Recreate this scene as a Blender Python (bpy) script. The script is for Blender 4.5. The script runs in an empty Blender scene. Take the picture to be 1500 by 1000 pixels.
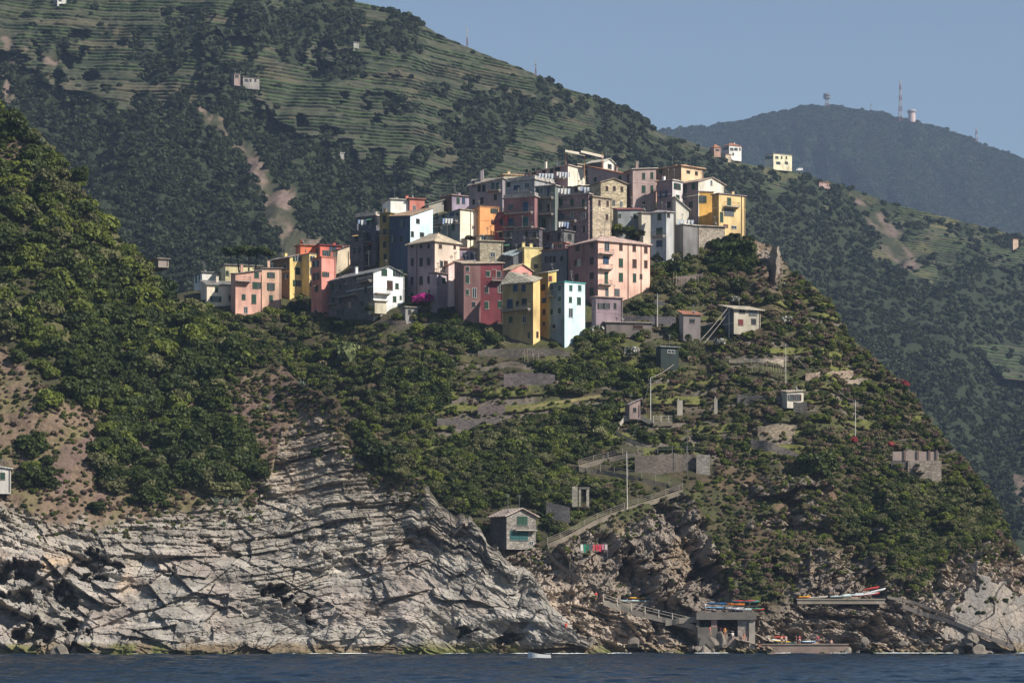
import bpy, math, random
import numpy as np
from mathutils import Vector, Matrix
R = random.Random(7)
NR = np.random.default_rng(11)
SC = bpy.context.scene
COL = SC.collection
F = 1500 * 100 / 36.0          # focal length of the lens in photo pixels
HC, HY = 5.0, 916.0            # camera height above the sea, image row of the horizon

def W(px, py, Y):              # where a sight line meets distance Y
    return ((px - 750.0) / F * Y, Y, HC + (HY - py) / F * Y)

# ------------------------------------------------------------------ scene objects helpers
def setp(o, label=None, cat=None, group=None, kind=None):
    if label: o['label'] = label
    if cat: o['category'] = cat
    if group: o['group'] = group
    if kind: o['kind'] = kind
    return o

def link(o, parent=None):
    COL.objects.link(o)
    if parent is not None: o.parent = parent
    return o

def empty(name, loc, rz=0.0):
    o = bpy.data.objects.new(name, None)
    o.empty_display_size = 0.5
    o.location = loc; o.rotation_euler = (0, 0, rz)
    return link(o)

class MB:
    """collects faces for one mesh"""
    def __init__(s): s.v = []; s.f = []; s.m = []
    def quadface(s, pts, m=0):
        n = len(s.v); s.v += [tuple(p) for p in pts]; s.f.append(tuple(range(n, n + len(pts)))); s.m.append(m)
    def box(s, x0, x1, y0, y1, z0, z1, m=0):
        n = len(s.v)
        s.v += [(x0,y0,z0),(x1,y0,z0),(x1,y1,z0),(x0,y1,z0),(x0,y0,z1),(x1,y0,z1),(x1,y1,z1),(x0,y1,z1)]
        for q in ((0,3,2,1),(4,5,6,7),(0,1,5,4),(1,2,6,5),(2,3,7,6),(3,0,4,7)):
            s.f.append(tuple(n + i for i in q)); s.m.append(m)
    def prism(s, bottom, top, m=0):
        n = len(s.v); k = len(bottom)
        s.v += [tuple(p) for p in bottom] + [tuple(p) for p in top]
        s.f.append(tuple(n + i for i in reversed(range(k)))); s.m.append(m)
        s.f.append(tuple(n + k + i for i in range(k))); s.m.append(m)
        for i in range(k):
            j = (i + 1) % k
            s.f.append((n + i, n + j, n + k + j, n + k + i)); s.m.append(m)
    def slab(s, pts, t, m=0):
        s.prism([(p[0], p[1], p[2] - t) for p in pts], pts, m)
    def tube(s, path, rad, n=6, m=0):
        rings = []
        path = [Vector(p) for p in path]
        for i, p in enumerate(path):
            a = path[max(i - 1, 0)]; b = path[min(i + 1, len(path) - 1)]
            d = (b - a).normalized()
            u = d.cross(Vector((0.13, 0.21, 1)) if abs(d.z) < 0.9 else Vector((1, 0, 0))).normalized()
            w = d.cross(u)
            r = rad[i] if isinstance(rad, (list, tuple)) else rad
            b0 = len(s.v)
            for k in range(n):
                a2 = 2 * math.pi * k / n
                q = p + (u * math.cos(a2) + w * math.sin(a2)) * r
                s.v.append(tuple(q))
            rings.append(b0)
        for i in range(len(rings) - 1):
            for k in range(n):
                s.f.append((rings[i] + k, rings[i] + (k + 1) % n, rings[i + 1] + (k + 1) % n, rings[i + 1] + k)); s.m.append(m)
        s.f.append(tuple(rings[0] + k for k in reversed(range(n)))); s.m.append(m)
        s.f.append(tuple(rings[-1] + k for k in range(n))); s.m.append(m)
    def mesh(s, name, mats, smooth=False):
        me = bpy.data.meshes.new(name)
        me.from_pydata(s.v, [], s.f)
        if not isinstance(mats, (list, tuple)): mats = [mats]
        for x in mats: me.materials.append(x)
        me.polygons.foreach_set('material_index', s.m)
        if smooth: me.polygons.foreach_set('use_smooth', [True] * len(s.f))
        me.update()
        return me
    def build(s, name, mats, parent=None, smooth=False, loc=None, rz=0):
        o = bpy.data.objects.new(name, s.mesh(name, mats, smooth))
        if loc is not None: o.location = loc
        o.rotation_euler = (0, 0, rz)
        return link(o, parent)

# ------------------------------------------------------------------ noise
def _h(i, j, k, seed):
    n = (i * 374761393 + j * 668265263 + k * 2147483647 + seed * 1274126177) & 0xFFFFFFFF
    n = ((n ^ (n >> 13)) * 1274126177) & 0xFFFFFFFF
    n = ((n ^ (n >> 16)) * 2246822519) & 0xFFFFFFFF
    return ((n ^ (n >> 15)) & 0xFFFFFF) / float(0xFFFFFF)
def hsh(i, j=0, k=0, seed=0):
    i = np.floor(np.asarray(i, dtype=float)).astype(np.int64) + 100000
    j = np.floor(np.asarray(j, dtype=float)).astype(np.int64) + 100000
    k = np.floor(np.asarray(k, dtype=float)).astype(np.int64) + 100000
    return _h(i, j, k, seed)
def vn(x, y, z=0.0, seed=0):
    x, y, z = np.broadcast_arrays(np.asarray(x, float), np.asarray(y, float), np.asarray(z, float))
    xi, yi, zi = np.floor(x), np.floor(y), np.floor(z)
    fx, fy, fz = x - xi, y - yi, z - zi
    fx = fx * fx * (3 - 2 * fx); fy = fy * fy * (3 - 2 * fy); fz = fz * fz * (3 - 2 * fz)
    o = 0
    for a in (0, 1):
        for b in (0, 1):
            for c in (0, 1):
                w = (fx if a else 1 - fx) * (fy if b else 1 - fy) * (fz if c else 1 - fz)
                o = o + w * hsh(xi + a, yi + b, zi + c, seed)
    return o
def fbm(x, y, z=0.0, seed=0, oct=4):
    o = 0; a = 0.5; t = 0
    for q in range(oct):
        o = o + a * vn(x * 2**q, y * 2**q, np.asarray(z, float) * 2**q, seed + q * 17); t += a; a *= 0.5
    return o / t
def sst(a, b, x):
    t = np.clip((x - a) / (b - a), 0, 1)
    return t * t * (3 - 2 * t)
def poly(px, py, pts):
    """signed-ish mask: 1 inside polygon"""
    px = np.asarray(px, float); py = np.asarray(py, float)
    ins = np.zeros(np.broadcast(px, py).shape, bool)
    n = len(pts)
    for i in range(n):
        x1, y1 = pts[i]; x2, y2 = pts[(i + 1) % n]
        if y1 == y2: continue
        c = ((y1 > py) != (y2 > py)) & (px < (x2 - x1) * (py - y1) / (y2 - y1) + x1)
        ins ^= c
    return ins
def ell(px, py, cx, cy, rx, ry):
    return np.clip(1.6 - np.hypot((px - cx) / rx, (py - cy) / ry) * 1.2, 0, 1)

# ------------------------------------------------------------------ materials
def newmat(name):
    m = bpy.data.materials.new(name); m.use_nodes = True
    nt = m.node_tree; nt.nodes.clear()
    out = nt.nodes.new('ShaderNodeOutputMaterial')
    b = nt.nodes.new('ShaderNodeBsdfPrincipled')
    nt.links.new(b.outputs[0], out.inputs[0])
    return m, nt, b, out
def N(nt, t, **kw):
    n = nt.nodes.new(t)
    for k, v in kw.items():
        if k.startswith('i_'): n.inputs[k[2:].replace('_', ' ')].default_value = v
        else: setattr(n, k, v)
    return n
def rgba(c): return (c[0], c[1], c[2], 1.0)
_mc = {}
def mat(c, rough=0.75, var=0.25, scale=1.2, bump=0.0, metal=0.0, streak=False, spec=0.3):
    key = ('m', tuple(round(x, 3) for x in c), rough, var, scale, bump, metal, streak)
    if key in _mc: return _mc[key]
    m, nt, b, out = newmat('surface')
    b.inputs['Roughness'].default_value = rough
    b.inputs['Metallic'].default_value = metal
    b.inputs['Specular IOR Level'].default_value = spec
    tc = N(nt, 'ShaderNodeTexCoord')
    geo = N(nt, 'ShaderNodeNewGeometry')
    mp = N(nt, 'ShaderNodeMapping')
    nt.links.new(geo.outputs['Position'], mp.inputs[0])
    if streak: mp.inputs['Scale'].default_value = (1, 1, 0.28)
    no = N(nt, 'ShaderNodeTexNoise', i_Scale=scale, i_Detail=5.0, i_Roughness=0.65)
    nt.links.new(mp.outputs[0], no.inputs['Vector'])
    no2 = N(nt, 'ShaderNodeTexNoise', i_Scale=scale * 0.22, i_Detail=2.0)
    nt.links.new(geo.outputs['Position'], no2.inputs['Vector'])
    ad = N(nt, 'ShaderNodeMath', operation='ADD')
    nt.links.new(no.outputs[0], ad.inputs[0]); nt.links.new(no2.outputs[0], ad.inputs[1])
    mr = N(nt, 'ShaderNodeMapRange')
    mr.inputs[1].default_value = 0.65; mr.inputs[2].default_value = 1.35
    mr.inputs[3].default_value = 1 - var; mr.inputs[4].default_value = 1 + var * 0.6
    nt.links.new(ad.outputs[0], mr.inputs[0])
    vm = N(nt, 'ShaderNodeVectorMath', operation='SCALE')
    vm.inputs[0].default_value = c[:3]
    nt.links.new(mr.outputs[0], vm.inputs['Scale'])
    nt.links.new(vm.outputs[0], b.inputs['Base Color'])
    if bump:
        bp = N(nt, 'ShaderNodeBump', i_Strength=bump, i_Distance=0.15)
        nt.links.new(no.outputs[0], bp.inputs['Height']); nt.links.new(bp.outputs[0], b.inputs['Normal'])
    _mc[key] = m
    return m
def plaster(c):
    g = sum(c) / 3; k = 1.13 if max(c) > .5 else 1.0; c = tuple(min(.86, (x * .88 + g * .12) * k) for x in c)  # bright tones lifted, sunlight on the walls put into the colour
    return mat(c, rough=0.85, var=0.5, scale=0.7, bump=0.3, streak=True)
def stone(c, s=1.6, mort=0.45):
    key = ('stone', tuple(c), s)
    if key in _mc: return _mc[key]
    m, nt, b, out = newmat('stonework')
    b.inputs['Roughness'].default_value = 0.9
    geo = N(nt, 'ShaderNodeNewGeometry')
    mp = N(nt, 'ShaderNodeMapping'); mp.inputs['Scale'].default_value = (1, 1, 1.8)
    nt.links.new(geo.outputs['Position'], mp.inputs[0])
    vo = N(nt, 'ShaderNodeTexVoronoi', i_Scale=s)
    nt.links.new(mp.outputs[0], vo.inputs['Vector'])
    vd = N(nt, 'ShaderNodeTexVoronoi', feature='DISTANCE_TO_EDGE', i_Scale=s)
    nt.links.new(mp.outputs[0], vd.inputs['Vector'])
    no = N(nt, 'ShaderNodeTexNoise', i_Scale=0.4, i_Detail=6.0)
    nt.links.new(geo.outputs['Position'], no.inputs['Vector'])
    hs = N(nt, 'ShaderNodeSeparateColor'); nt.links.new(vo.outputs['Color'], hs.inputs[0])
    ad = N(nt, 'ShaderNodeMath', operation='ADD'); nt.links.new(hs.outputs[0], ad.inputs[0]); nt.links.new(no.outputs[0], ad.inputs[1])
    mr = N(nt, 'ShaderNodeMapRange'); mr.inputs[1].default_value = 0.3; mr.inputs[2].default_value = 1.6
    mr.inputs[3].default_value = 0.55; mr.inputs[4].default_value = 1.35
    nt.links.new(ad.outputs[0], mr.inputs[0])
    ed = N(nt, 'ShaderNodeMapRange'); ed.inputs[1].default_value = 0.0; ed.inputs[2].default_value = 0.08
    ed.inputs[3].default_value = mort; ed.inputs[4].default_value = 1.0
    nt.links.new(vd.outputs['Distance'], ed.inputs[0])
    mu = N(nt, 'ShaderNodeMath', operation='MULTIPLY'); nt.links.new(mr.outputs[0], mu.inputs[0]); nt.links.new(ed.outputs[0], mu.inputs[1])
    vm = N(nt, 'ShaderNodeVectorMath', operation='SCALE'); vm.inputs[0].default_value = c[:3]
    nt.links.new(mu.outputs[0], vm.inputs['Scale']); nt.links.new(vm.outputs[0], b.inputs['Base Color'])
    bp = N(nt, 'ShaderNodeBump', i_Strength=0.6, i_Distance=0.12)
    nt.links.new(ed.outputs[0], bp.inputs['Height']); nt.links.new(bp.outputs[0], b.inputs['Normal'])
    _mc[key] = m
    return m
def tiles(c):
    key = ('tile', tuple(c))
    if key in _mc: return _mc[key]
    m, nt, b, out = newmat('roof_tiles')
    b.inputs['Roughness'].default_value = 0.85
    tc = N(nt, 'ShaderNodeTexCoord')
    br = N(nt, 'ShaderNodeTexBrick', i_Scale=1.0)
    br.inputs['Color1'].default_value = rgba([x * 1.15 for x in c]); br.inputs['Color2'].default_value = rgba([x * 0.8 for x in c])
    br.inputs['Mortar'].default_value = rgba([x * 0.35 for x in c])
    br.inputs['Brick Width'].default_value = 0.55; br.inputs['Row Height'].default_value = 0.6; br.inputs['Mortar Size'].default_value = 0.05
    nt.links.new(tc.outputs['Object'], br.inputs['Vector'])
    no = N(nt, 'ShaderNodeTexNoise', i_Scale=0.8, i_Detail=6.0); nt.links.new(tc.outputs['Object'], no.inputs['Vector'])
    mr = N(nt, 'ShaderNodeMapRange'); mr.inputs[1].default_value = 0.3; mr.inputs[2].default_value = 0.7; mr.inputs[3].default_value = 0.65; mr.inputs[4].default_value = 1.25
    nt.links.new(no.outputs[0], mr.inputs[0])
    vm = N(nt, 'ShaderNodeVectorMath', operation='SCALE'); nt.links.new(br.outputs[0], vm.inputs[0]); nt.links.new(mr.outputs[0], vm.inputs['Scale'])
    nt.links.new(vm.outputs[0], b.inputs['Base Color'])
    _mc[key] = m
    return m
def foliage(name, c1, c2, trans=0.25):
    m, nt, b, out = newmat(name)
    b.inputs['Roughness'].default_value = 0.6
    b.inputs['Specular IOR Level'].default_value = 0.25
    oi = N(nt, 'ShaderNodeObjectInfo'); geo = N(nt, 'ShaderNodeNewGeometry')
    no = N(nt, 'ShaderNodeTexNoise', i_Scale=0.35, i_Detail=3.0); nt.links.new(geo.outputs['Position'], no.inputs['Vector'])
    ad = N(nt, 'ShaderNodeMath', operation='ADD'); nt.links.new(no.outputs[0], ad.inputs[0])
    mu = N(nt, 'ShaderNodeMath', operation='MULTIPLY'); mu.inputs[1].default_value = 0.55; nt.links.new(oi.outputs['Random'], mu.inputs[0])
    nt.links.new(mu.outputs[0], ad.inputs[1])
    rp = N(nt, 'ShaderNodeMath', operation='MULTIPLY'); rp.inputs[1].default_value = 0.35; nt.links.new(geo.outputs['Random Per Island'], rp.inputs[0])
    ad2 = N(nt, 'ShaderNodeMath', operation='ADD'); nt.links.new(ad.outputs[0], ad2.inputs[0]); nt.links.new(rp.outputs[0], ad2.inputs[1])
    mr = N(nt, 'ShaderNodeMapRange'); mr.inputs[1].default_value = 0.45; mr.inputs[2].default_value = 1.3
    nt.links.new(ad2.outputs[0], mr.inputs[0])
    mx = N(nt, 'ShaderNodeMix', data_type='RGBA'); nt.links.new(mr.outputs[0], mx.inputs[0])
    mx.inputs[6].default_value = rgba(c1); mx.inputs[7].default_value = rgba(c2)
    nt.links.new(mx.outputs[2], b.inputs['Base Color'])
    tr = N(nt, 'ShaderNodeBsdfTranslucent'); nt.links.new(mx.outputs[2], tr.inputs[0])
    ms = N(nt, 'ShaderNodeMixShader'); ms.inputs[0].default_value = trans
    nt.links.new(b.outputs[0], ms.inputs[1]); nt.links.new(tr.outputs[0], ms.inputs[2])
    nt.links.new(ms.outputs[0], out.inputs[0])
    return m
def ground_mat(name, scale=1.5, bump=0.8, dist=0.35, var=0.45):
    m, nt, b, out = newmat(name)
    b.inputs['Roughness'].default_value = 0.92; b.inputs['Specular IOR Level'].default_value = 0.15
    at = N(nt, 'ShaderNodeAttribute', attribute_name='Col')
    geo = N(nt, 'ShaderNodeNewGeometry')
    no = N(nt, 'ShaderNodeTexNoise', i_Scale=scale, i_Detail=8.0, i_Roughness=0.7); nt.links.new(geo.outputs['Position'], no.inputs['Vector'])
    mp = N(nt, 'ShaderNodeMapping'); mp.inputs['Scale'].default_value = (0.5, 0.5, 3.0); mp.inputs['Rotation'].default_value = (0, 0.22, 0)
    nt.links.new(geo.outputs['Position'], mp.inputs[0])
    n2 = N(nt, 'ShaderNodeTexNoise', i_Scale=scale * 0.5, i_Detail=6.0, i_Roughness=0.65); nt.links.new(mp.outputs[0], n2.inputs['Vector'])
    mxh = N(nt, 'ShaderNodeMix', data_type='FLOAT'); nt.links.new(at.outputs['Alpha'], mxh.inputs[0])
    nt.links.new(no.outputs[0], mxh.inputs[2]); nt.links.new(n2.outputs[0], mxh.inputs[3])
    mr = N(nt, 'ShaderNodeMapRange'); mr.inputs[1].default_value = 0.3; mr.inputs[2].default_value = 0.7
    mr.inputs[3].default_value = 1 - var; mr.inputs[4].default_value = 1 + var
    nt.links.new(mxh.outputs[0], mr.inputs[0])
    vm = N(nt, 'ShaderNodeVectorMath', operation='SCALE'); nt.links.new(at.outputs['Color'], vm.inputs[0]); nt.links.new(mr.outputs[0], vm.inputs['Scale'])
    nt.links.new(vm.outputs[0], b.inputs['Base Color'])
    bp = N(nt, 'ShaderNodeBump', i_Strength=bump, i_Distance=dist); nt.links.new(mxh.outputs[0], bp.inputs['Height'])
    nt.links.new(bp.outputs[0], b.inputs['Normal'])
    return m
# ------------------------------------------------------------------ terrain
def grid_mesh(name, P, C, m, smooth=True):
    r, c = P.shape[:2]
    me = bpy.data.meshes.new(name)
    me.vertices.add(r * c); me.vertices.foreach_set('co', P.reshape(-1).astype(np.float32))
    idx = np.arange(r * c).reshape(r, c)
    q = np.stack([idx[:-1, :-1], idx[:-1, 1:], idx[1:, 1:], idx[1:, :-1]], -1).reshape(-1)
    n = (r - 1) * (c - 1)
    me.loops.add(n * 4); me.loops.foreach_set('vertex_index', q.astype(np.int32))
    me.polygons.add(n)
    me.polygons.foreach_set('loop_start', np.arange(0, n * 4, 4, dtype=np.int32))
    me.polygons.foreach_set('loop_total', np.full(n, 4, np.int32))
    me.polygons.foreach_set('use_smooth', np.full(n, smooth))
    a = me.color_attributes.new('Col', 'FLOAT_COLOR', 'POINT')
    a.data.foreach_set('color', C.reshape(-1).astype(np.float32))
    me.materials.append(m)
    me.update(); me.validate()
    o = bpy.data.objects.new(name, me)
    return link(o)

def prof(tab):
    xs = [a for a, _ in tab]; ys = [b for _, b in tab]
    X = np.arange(xs[0], xs[-1] + 1.0, 2.0)
    Yv = np.interp(X, xs, ys)
    k = np.hanning(2 * SMOOTH + 3)[1:-1]; k = k / k.sum()
    Yp = np.convolve(np.pad(Yv, SMOOTH, mode='edge'), k, mode='valid')
    return lambda x: np.interp(x, X, Yp)
SMOOTH = 10

class Layer:
    def __init__(s, ridge, y0, y1, g):
        gg = g; s.ridge, s.y0, s.y1 = prof(ridge), prof(y0), prof(y1); s.g = (lambda x: np.interp(x, [a for a, _ in gg], [b for _, b in gg]))
    def shore(s, px): return HY + F * (HC + 1.0) / s.y0(px)      # z = -1
    def t(s, px, py):
        a = s.shore(px); return np.clip((a - py) / np.maximum(a - s.ridge(px), 8), 0, 1)
    def depth(s, px, py):
        return s.y0(px) + (s.y1(px) - s.y0(px)) * s.g(s.t(px, py))
    def at(s, px, py, up=0.0, out=0.0):
        Y = float(s.depth(px, py)) - out
        x, y, z = W(px, py, Y)
        return Vector((x, y, z + up))

L = Layer([(-150, 60), (-60, 120), (0, 165), (60, 195), (110, 262), (150, 315), (190, 365), (230, 415), (290, 455), (340, 495), (400, 522),
           (440, 562), (490, 585), (530, 625), (560, 660), (600, 690), (650, 735), (690, 758), (715, 790), (740, 802), (800, 872), (850, 925), (905, 962)],
          [(0, 480), (900, 490)], [(-150, 580), (0, 572), (200, 565), (400, 545), (500, 525), (600, 512), (700, 500), (900, 491)],
          [(0, 0), (0.2, 0.13), (0.5, 0.45), (1, 1)])
V = Layer([(120, 500), (200, 440), (290, 425), (420, 425), (500, 400), (560, 340), (620, 318), (700, 296), (780, 276), (900, 272), (960, 290), (1020, 335), (1060, 342),
           (1095, 350), (1120, 354), (1140, 360), (1150, 395), (1180, 410), (1215, 440), (1240, 490), (1275, 520), (1330, 568), (1360, 615), (1400, 660), (1440, 705), (1470, 760), (1490, 808),
           (1530, 835), (1600, 870), (1680, 900), (1750, 958)],
          [(0, 500), (1300, 500), (1600, 505)],
          [(120, 640), (500, 645), (700, 658), (900, 660), (1050, 640), (1150, 625), (1250, 602), (1350, 577), (1450, 545), (1500, 532), (1750, 512)],
          [(0, 0), (0.15, 0.07), (0.3, 0.2), (0.65, 0.55), (1, 1)])
B = Layer([(-300, -200), (0, -110), (300, -60), (450, -22), (510, 0), (560, 12), (600, 22), (640, 50), (700, 76), (780, 107), (820, 127), (870, 142), (920, 160), (950, 180), (968, 198), (1000, 203),
           (1060, 228), (1100, 243), (1160, 250), (1200, 262), (1250, 277), (1300, 297), (1400, 322), (1500, 347), (1700, 400), (1900, 460)],
          [(-300, 800), (1000, 850), (1500, 1050), (1900, 1150)], [(-300, 1600), (500, 1600), (800, 1650), (1000, 1750), (1300, 1950), (1900, 2100)],
          [(0, 0), (0.4, 0.3), (1, 1)])
Fm = Layer([(-600, 150), (700, 205), (900, 200), (1000, 192), (1060, 186), (1120, 172), (1160, 163), (1190, 159), (1225, 159), (1270, 164), (1320, 176), (1370, 190), (1400, 204), (1440, 219),
            (1500, 240), (1560, 262), (1700, 330), (1900, 430), (2400, 600)],
           [(-600, 3200), (2400, 3200)], [(-600, 5500), (1200, 5400), (2400, 5300)], [(0, 0), (1, 1)])

def backroll(P, n, dy, dz):
    """the ground goes on behind the crest and falls away"""
    top = P[-1]
    k = (np.arange(1, n + 1) / n)[:, None]
    ex = np.repeat(top[None], n, 0).copy()
    ex[..., 1] += dy * k
    ex[..., 0] *= (ex[..., 1] / top[None, :, 1])
    ex[..., 2] -= dz * k ** 1.4 * (0.3 + 0.7 * np.clip(top[None, :, 2] / max(dz, 1), 0, 1.2))
    ex[..., 2] = np.maximum(ex[..., 2], -1.5)
    ex[..., 2] += (fbm(ex[..., 0] * 0.1, ex[..., 1] * 0.1, 3.0) - 0.5) * 2 * k
    return np.concatenate([P, ex], 0)
def padC(C, n): return np.concatenate([C, np.repeat(C[-1:], n, 0)], 0)
def put(c, m, col):
    m = np.clip(m, 0, 1)[..., None]
    c[..., :3] = c[..., :3] * (1 - m) + np.asarray(col)[None, None] * m
def lines(px, py, pts):
    """how far (px,py) lies under a polyline"""
    return py - np.interp(px, [p[0] for p in pts], [p[1] for p in pts])

def strata(s, u, seed, hs=((2.6, 11.0, 2.4), (1.0, 6.0, 1.1), (0.42, 4.0, 0.5))):
    d = 0
    for q, (h, w, amp) in enumerate(hs):
        lay = s / h
        i = np.floor(lay); f = lay - i
        j = u / w + hsh(i, 3, q, seed) * 9
        jj = np.floor(j); fj = j - jj
        v = hsh(i, jj, q, seed + 5)
        d = d + amp * (v - 0.5) + amp * 0.28 * (0.5 - f)            # each bed sticks out at its top
        d = d - amp * 0.35 * (1 - sst(0, 0.10, f)) * hsh(i, 1, 9, seed)   # open bedding joints
        d = d - amp * 0.30 * (1 - sst(0, 0.08, fj)) * (hsh(i, jj, 8, seed) > 0.4)
    return d

def facet(a, b, seed, tilt=0.9):
    # broken planes: every cell of a jittered grid is a tilted face
    ia, ib = np.floor(a), np.floor(b); best = np.full(a.shape, 9e9); out = np.zeros(a.shape)
    for da in (-1, 0, 1):
        for db in (-1, 0, 1):
            ca, cb = ia + da, ib + db
            xa = ca + .1 + .8 * hsh(ca, cb, 1, seed); xb = cb + .1 + .8 * hsh(ca, cb, 2, seed)
            d2 = (a - xa) ** 2 + (b - xb) ** 2
            v = hsh(ca, cb, 3, seed) - .5 + tilt * ((hsh(ca, cb, 4, seed) - .5) * (a - xa) + (hsh(ca, cb, 5, seed) - .5) * (b - xb)) * 2
            m = d2 < best; out = np.where(m, v, out); best = np.where(m, d2, best)
    return out
def facets(u, s, seed, sizes=((7.0, 3.6, 3.4), (2.6, 1.2, 1.5), (1.0, .5, .6), (.5, .3, .3))):
    return sum(amp * facet(u / w, s / h, seed + q * 7) for q, (w, h, amp) in enumerate(sizes))

def meshgrid(x0, x1, nc, tr):
    px = np.linspace(x0, x1, nc)
    return np.repeat(px[None], len(tr), 0), np.repeat(np.asarray(tr)[:, None], nc, 1)
def base_points(lay, px, t):
    a = lay.shore(px); r = np.minimum(lay.ridge(px), a - 2)
    py = a + (r - a) * t
    Y = lay.y0(px) + (lay.y1(px) - lay.y0(px)) * lay.g(t)
    return py, Y

# ---- left headland
L_ROCK = [(-60, 742), (0, 740), (60, 765), (150, 772), (250, 752), (330, 735), (372, 745), (398, 690), (412, 640), (440, 610), (470, 612), (505, 650), (560, 700), (600, 712), (640, 740), (905, 940)]
px, tt = meshgrid(-90, 905, 760, np.linspace(0, 1, 520))
py, Y = base_points(L, px, tt)
X0, _, Z0 = W(px, py, Y)
jit = (fbm(px / 24, py / 18, 1.0, 3) - 0.5) * 50
rock = sst(-14, 14, lines(px, py, L_ROCK) + jit)
rock = np.maximum(rock, sst(-6, 14, lines(px, py, [(-60, 2000), (575, 2000), (585, 675), (600, 700), (905, 900)])))
BARE1 = [(340, 560), (372, 540), (420, 540), (452, 562), (500, 590), (525, 640), (505, 700), (420, 710), (392, 690), (378, 640), (345, 600)]
BARE2 = [(-70, 505), (10, 515), (60, 575), (120, 598), (235, 612), (262, 650), (250, 745), (130, 778), (-70, 750)]
jx = (fbm(px / 16, py / 14, 0, 91, 3) - .5) * 40; jy = (fbm(px / 16, py / 14, 4, 92, 3) - .5) * 40
soil = (poly(px + jx, py + jy, BARE1) | poly(px + jx, py + jy, BARE2)).astype(float)
soil = np.maximum(soil, 0.8 * ell(px, py, 290, 600, 40, 18)); soil = np.maximum(soil, ell(px, py, 300, 720, 140, 30))
soil = np.maximum(soil, ell(px, py, 120, 735, 160, 40)); soil = np.maximum(soil, ell(px, py, 20, 200, 25, 40)*0.8)
warp = (fbm(X0 / 34, Z0 / 20, 0.0, 21, 3) - 0.5) * 6
tilt = np.interp(px, [-60, 150, 350, 480, 600, 690, 900], [-0.12, 0.06, 0.10, 0.22, 0.12, -0.06, -0.22])
u = X0 + 0.6 * Y
sco = Z0 - tilt * (X0 - W(400, 800, 485)[0]) + warp
massive = sst(0, 1, np.clip((py - 800) / 50, 0, 1)) * sst(0.32, 0.5, fbm(X0 / 20, Z0 / 12, 2.0, 77, 2) + 0.10)
d_st = strata(sco, u, 1)
fc = facets(X0 + 0.25 * sco, sco, 61)
big = facet((X0 + .5 * Z0) / 8.0, (Z0 - tilt * X0) / 3.2, 87) * 3.2 + facet((X0 - .4 * Z0) / 15, Z0 / 8, 88) * 4
dr = d_st * (0.72 - 0.62 * massive) + fc * (0.30 - 0.04 * massive) + big * (.30 + .30 * massive) + (fbm(X0 / 9, Z0 / 7, Y / 9, 5, 4) - 0.5) * 6.0 + (fbm(X0 / 1.4, Z0 / 0.9, 0, 6, 3) - 0.5) * 0.8
# big hollows and buttresses
blk = strata(Z0 + 0.5 * X0, X0 - 0.4 * Z0, 9, ((7, 9, 4.0),))
left_blocks = sst(180, 120, px) * sst(800, 830, py)
dr = dr + blk * (0.22 + 0.75 * left_blocks)
wx = (fbm(px / 22, py / 16, 0, 81, 4) - .5) * 60; wy = (fbm(px / 22, py / 16, 5, 82, 4) - .5) * 46 + 7 * facet(px / 12, py / 9, 83)
def dent(cx, cy, rx, ry, dep):
    q = ((px + wx - cx) / rx) ** 2 + ((py + wy - cy) / ry) ** 2
    return -dep * .62 * (1 - sst(.35, 1.3, q))
dr = dr + dent(408, 868, 24, 9, 9) + dent(452, 890, 15, 16, 9) + dent(30, 838, 26, 10, 9) + dent(50, 925, 24, 20, 11) + dent(130, 828, 26, 15, 9) + dent(22, 880, 30, 9, 8) + dent(160, 835, 12, 9, 7) + dent(95, 870, 14, 12, 6)
dr = dr + dent(690, 925, 18, 9, 7) + dent(745, 938, 26, 7, 6) + dent(112, 915, 12, 16, 9) + dent(235, 842, 14, 6, 3) + dent(300, 800, 30, 7, 3)
dr = dr + dent(560, 815, 40, 6, 2.5) + dent(465, 800, 14, 20, 2.5)
dv = (fbm(X0 / 14, Y / 14, Z0 / 14, 31, 4) - 0.5) * 6 + (fbm(X0 / 2, Y / 2, Z0 / 2, 33, 3) - 0.5) * 1.2
d = (dr * rock + dv * (1 - rock)) * sst(0, 0.03, tt) * (0.25 + 0.75 * sst(1, 0.9, tt))
d = d * np.where(px > 870, 0.6, 1)
Yd = Y - d
PL = np.stack([X0 + (d * 0.15), Yd, Z0 + np.clip(d, -2, 2) * 0.10 * sst(0.01, 0.05, tt)], -1)
C = np.ones(px.shape + (4,))
C[..., :3] = (0.055, 0.052, 0.030)
put(C, soil * 0.95, (0.175, 0.125, 0.090))
grs = sst(0.52, 0.62, fbm(X0 / 5, Z0 / 5, 1, 41, 3)); put(C, grs * 0.5 * (1 - rock), (0.13, 0.125, 0.05))
purp = sst(0.55, 0.7, fbm(X0 / 4, Z0 / 4, 6, 43, 3)); put(C, purp * soil * 0.6, (0.135, 0.09, 0.085))
n1 = fbm(X0 / 8, Z0 / 5, 0, 51, 4); n2 = fbm(X0 / 3, Z0 / 1.2, 4, 52, 4)
rc = np.array([0.330, 0.300, 0.262])[None, None] * (0.50 + 0.50 * n1 + 0.50 * n2)[..., None]
pk = sst(0.5, 0.7, fbm(X0 / 10, Z0 / 8, 9, 53, 3))[..., None]
rc = rc * (1 - pk * 0.5) + rc * np.array([1.06, 0.95, 0.93]) * pk * 0.5
gy = (massive * 0.8)[..., None]; rc = rc * (1 - gy) + rc * np.array([0.98, 1.0, 1.04]) * gy
bed = hsh(sco / 0.9, 2, 0, 8)[..., None]; rc = rc * (0.80 + 0.32 * bed)
dk = (sst(0.56, 0.66, fbm(X0 / 7, sco / 2.2, 3, 57, 4)) * 0.32)[..., None]; rc = rc * (1 - dk) + rc * np.array([0.45, 0.42, 0.40]) * dk
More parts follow.
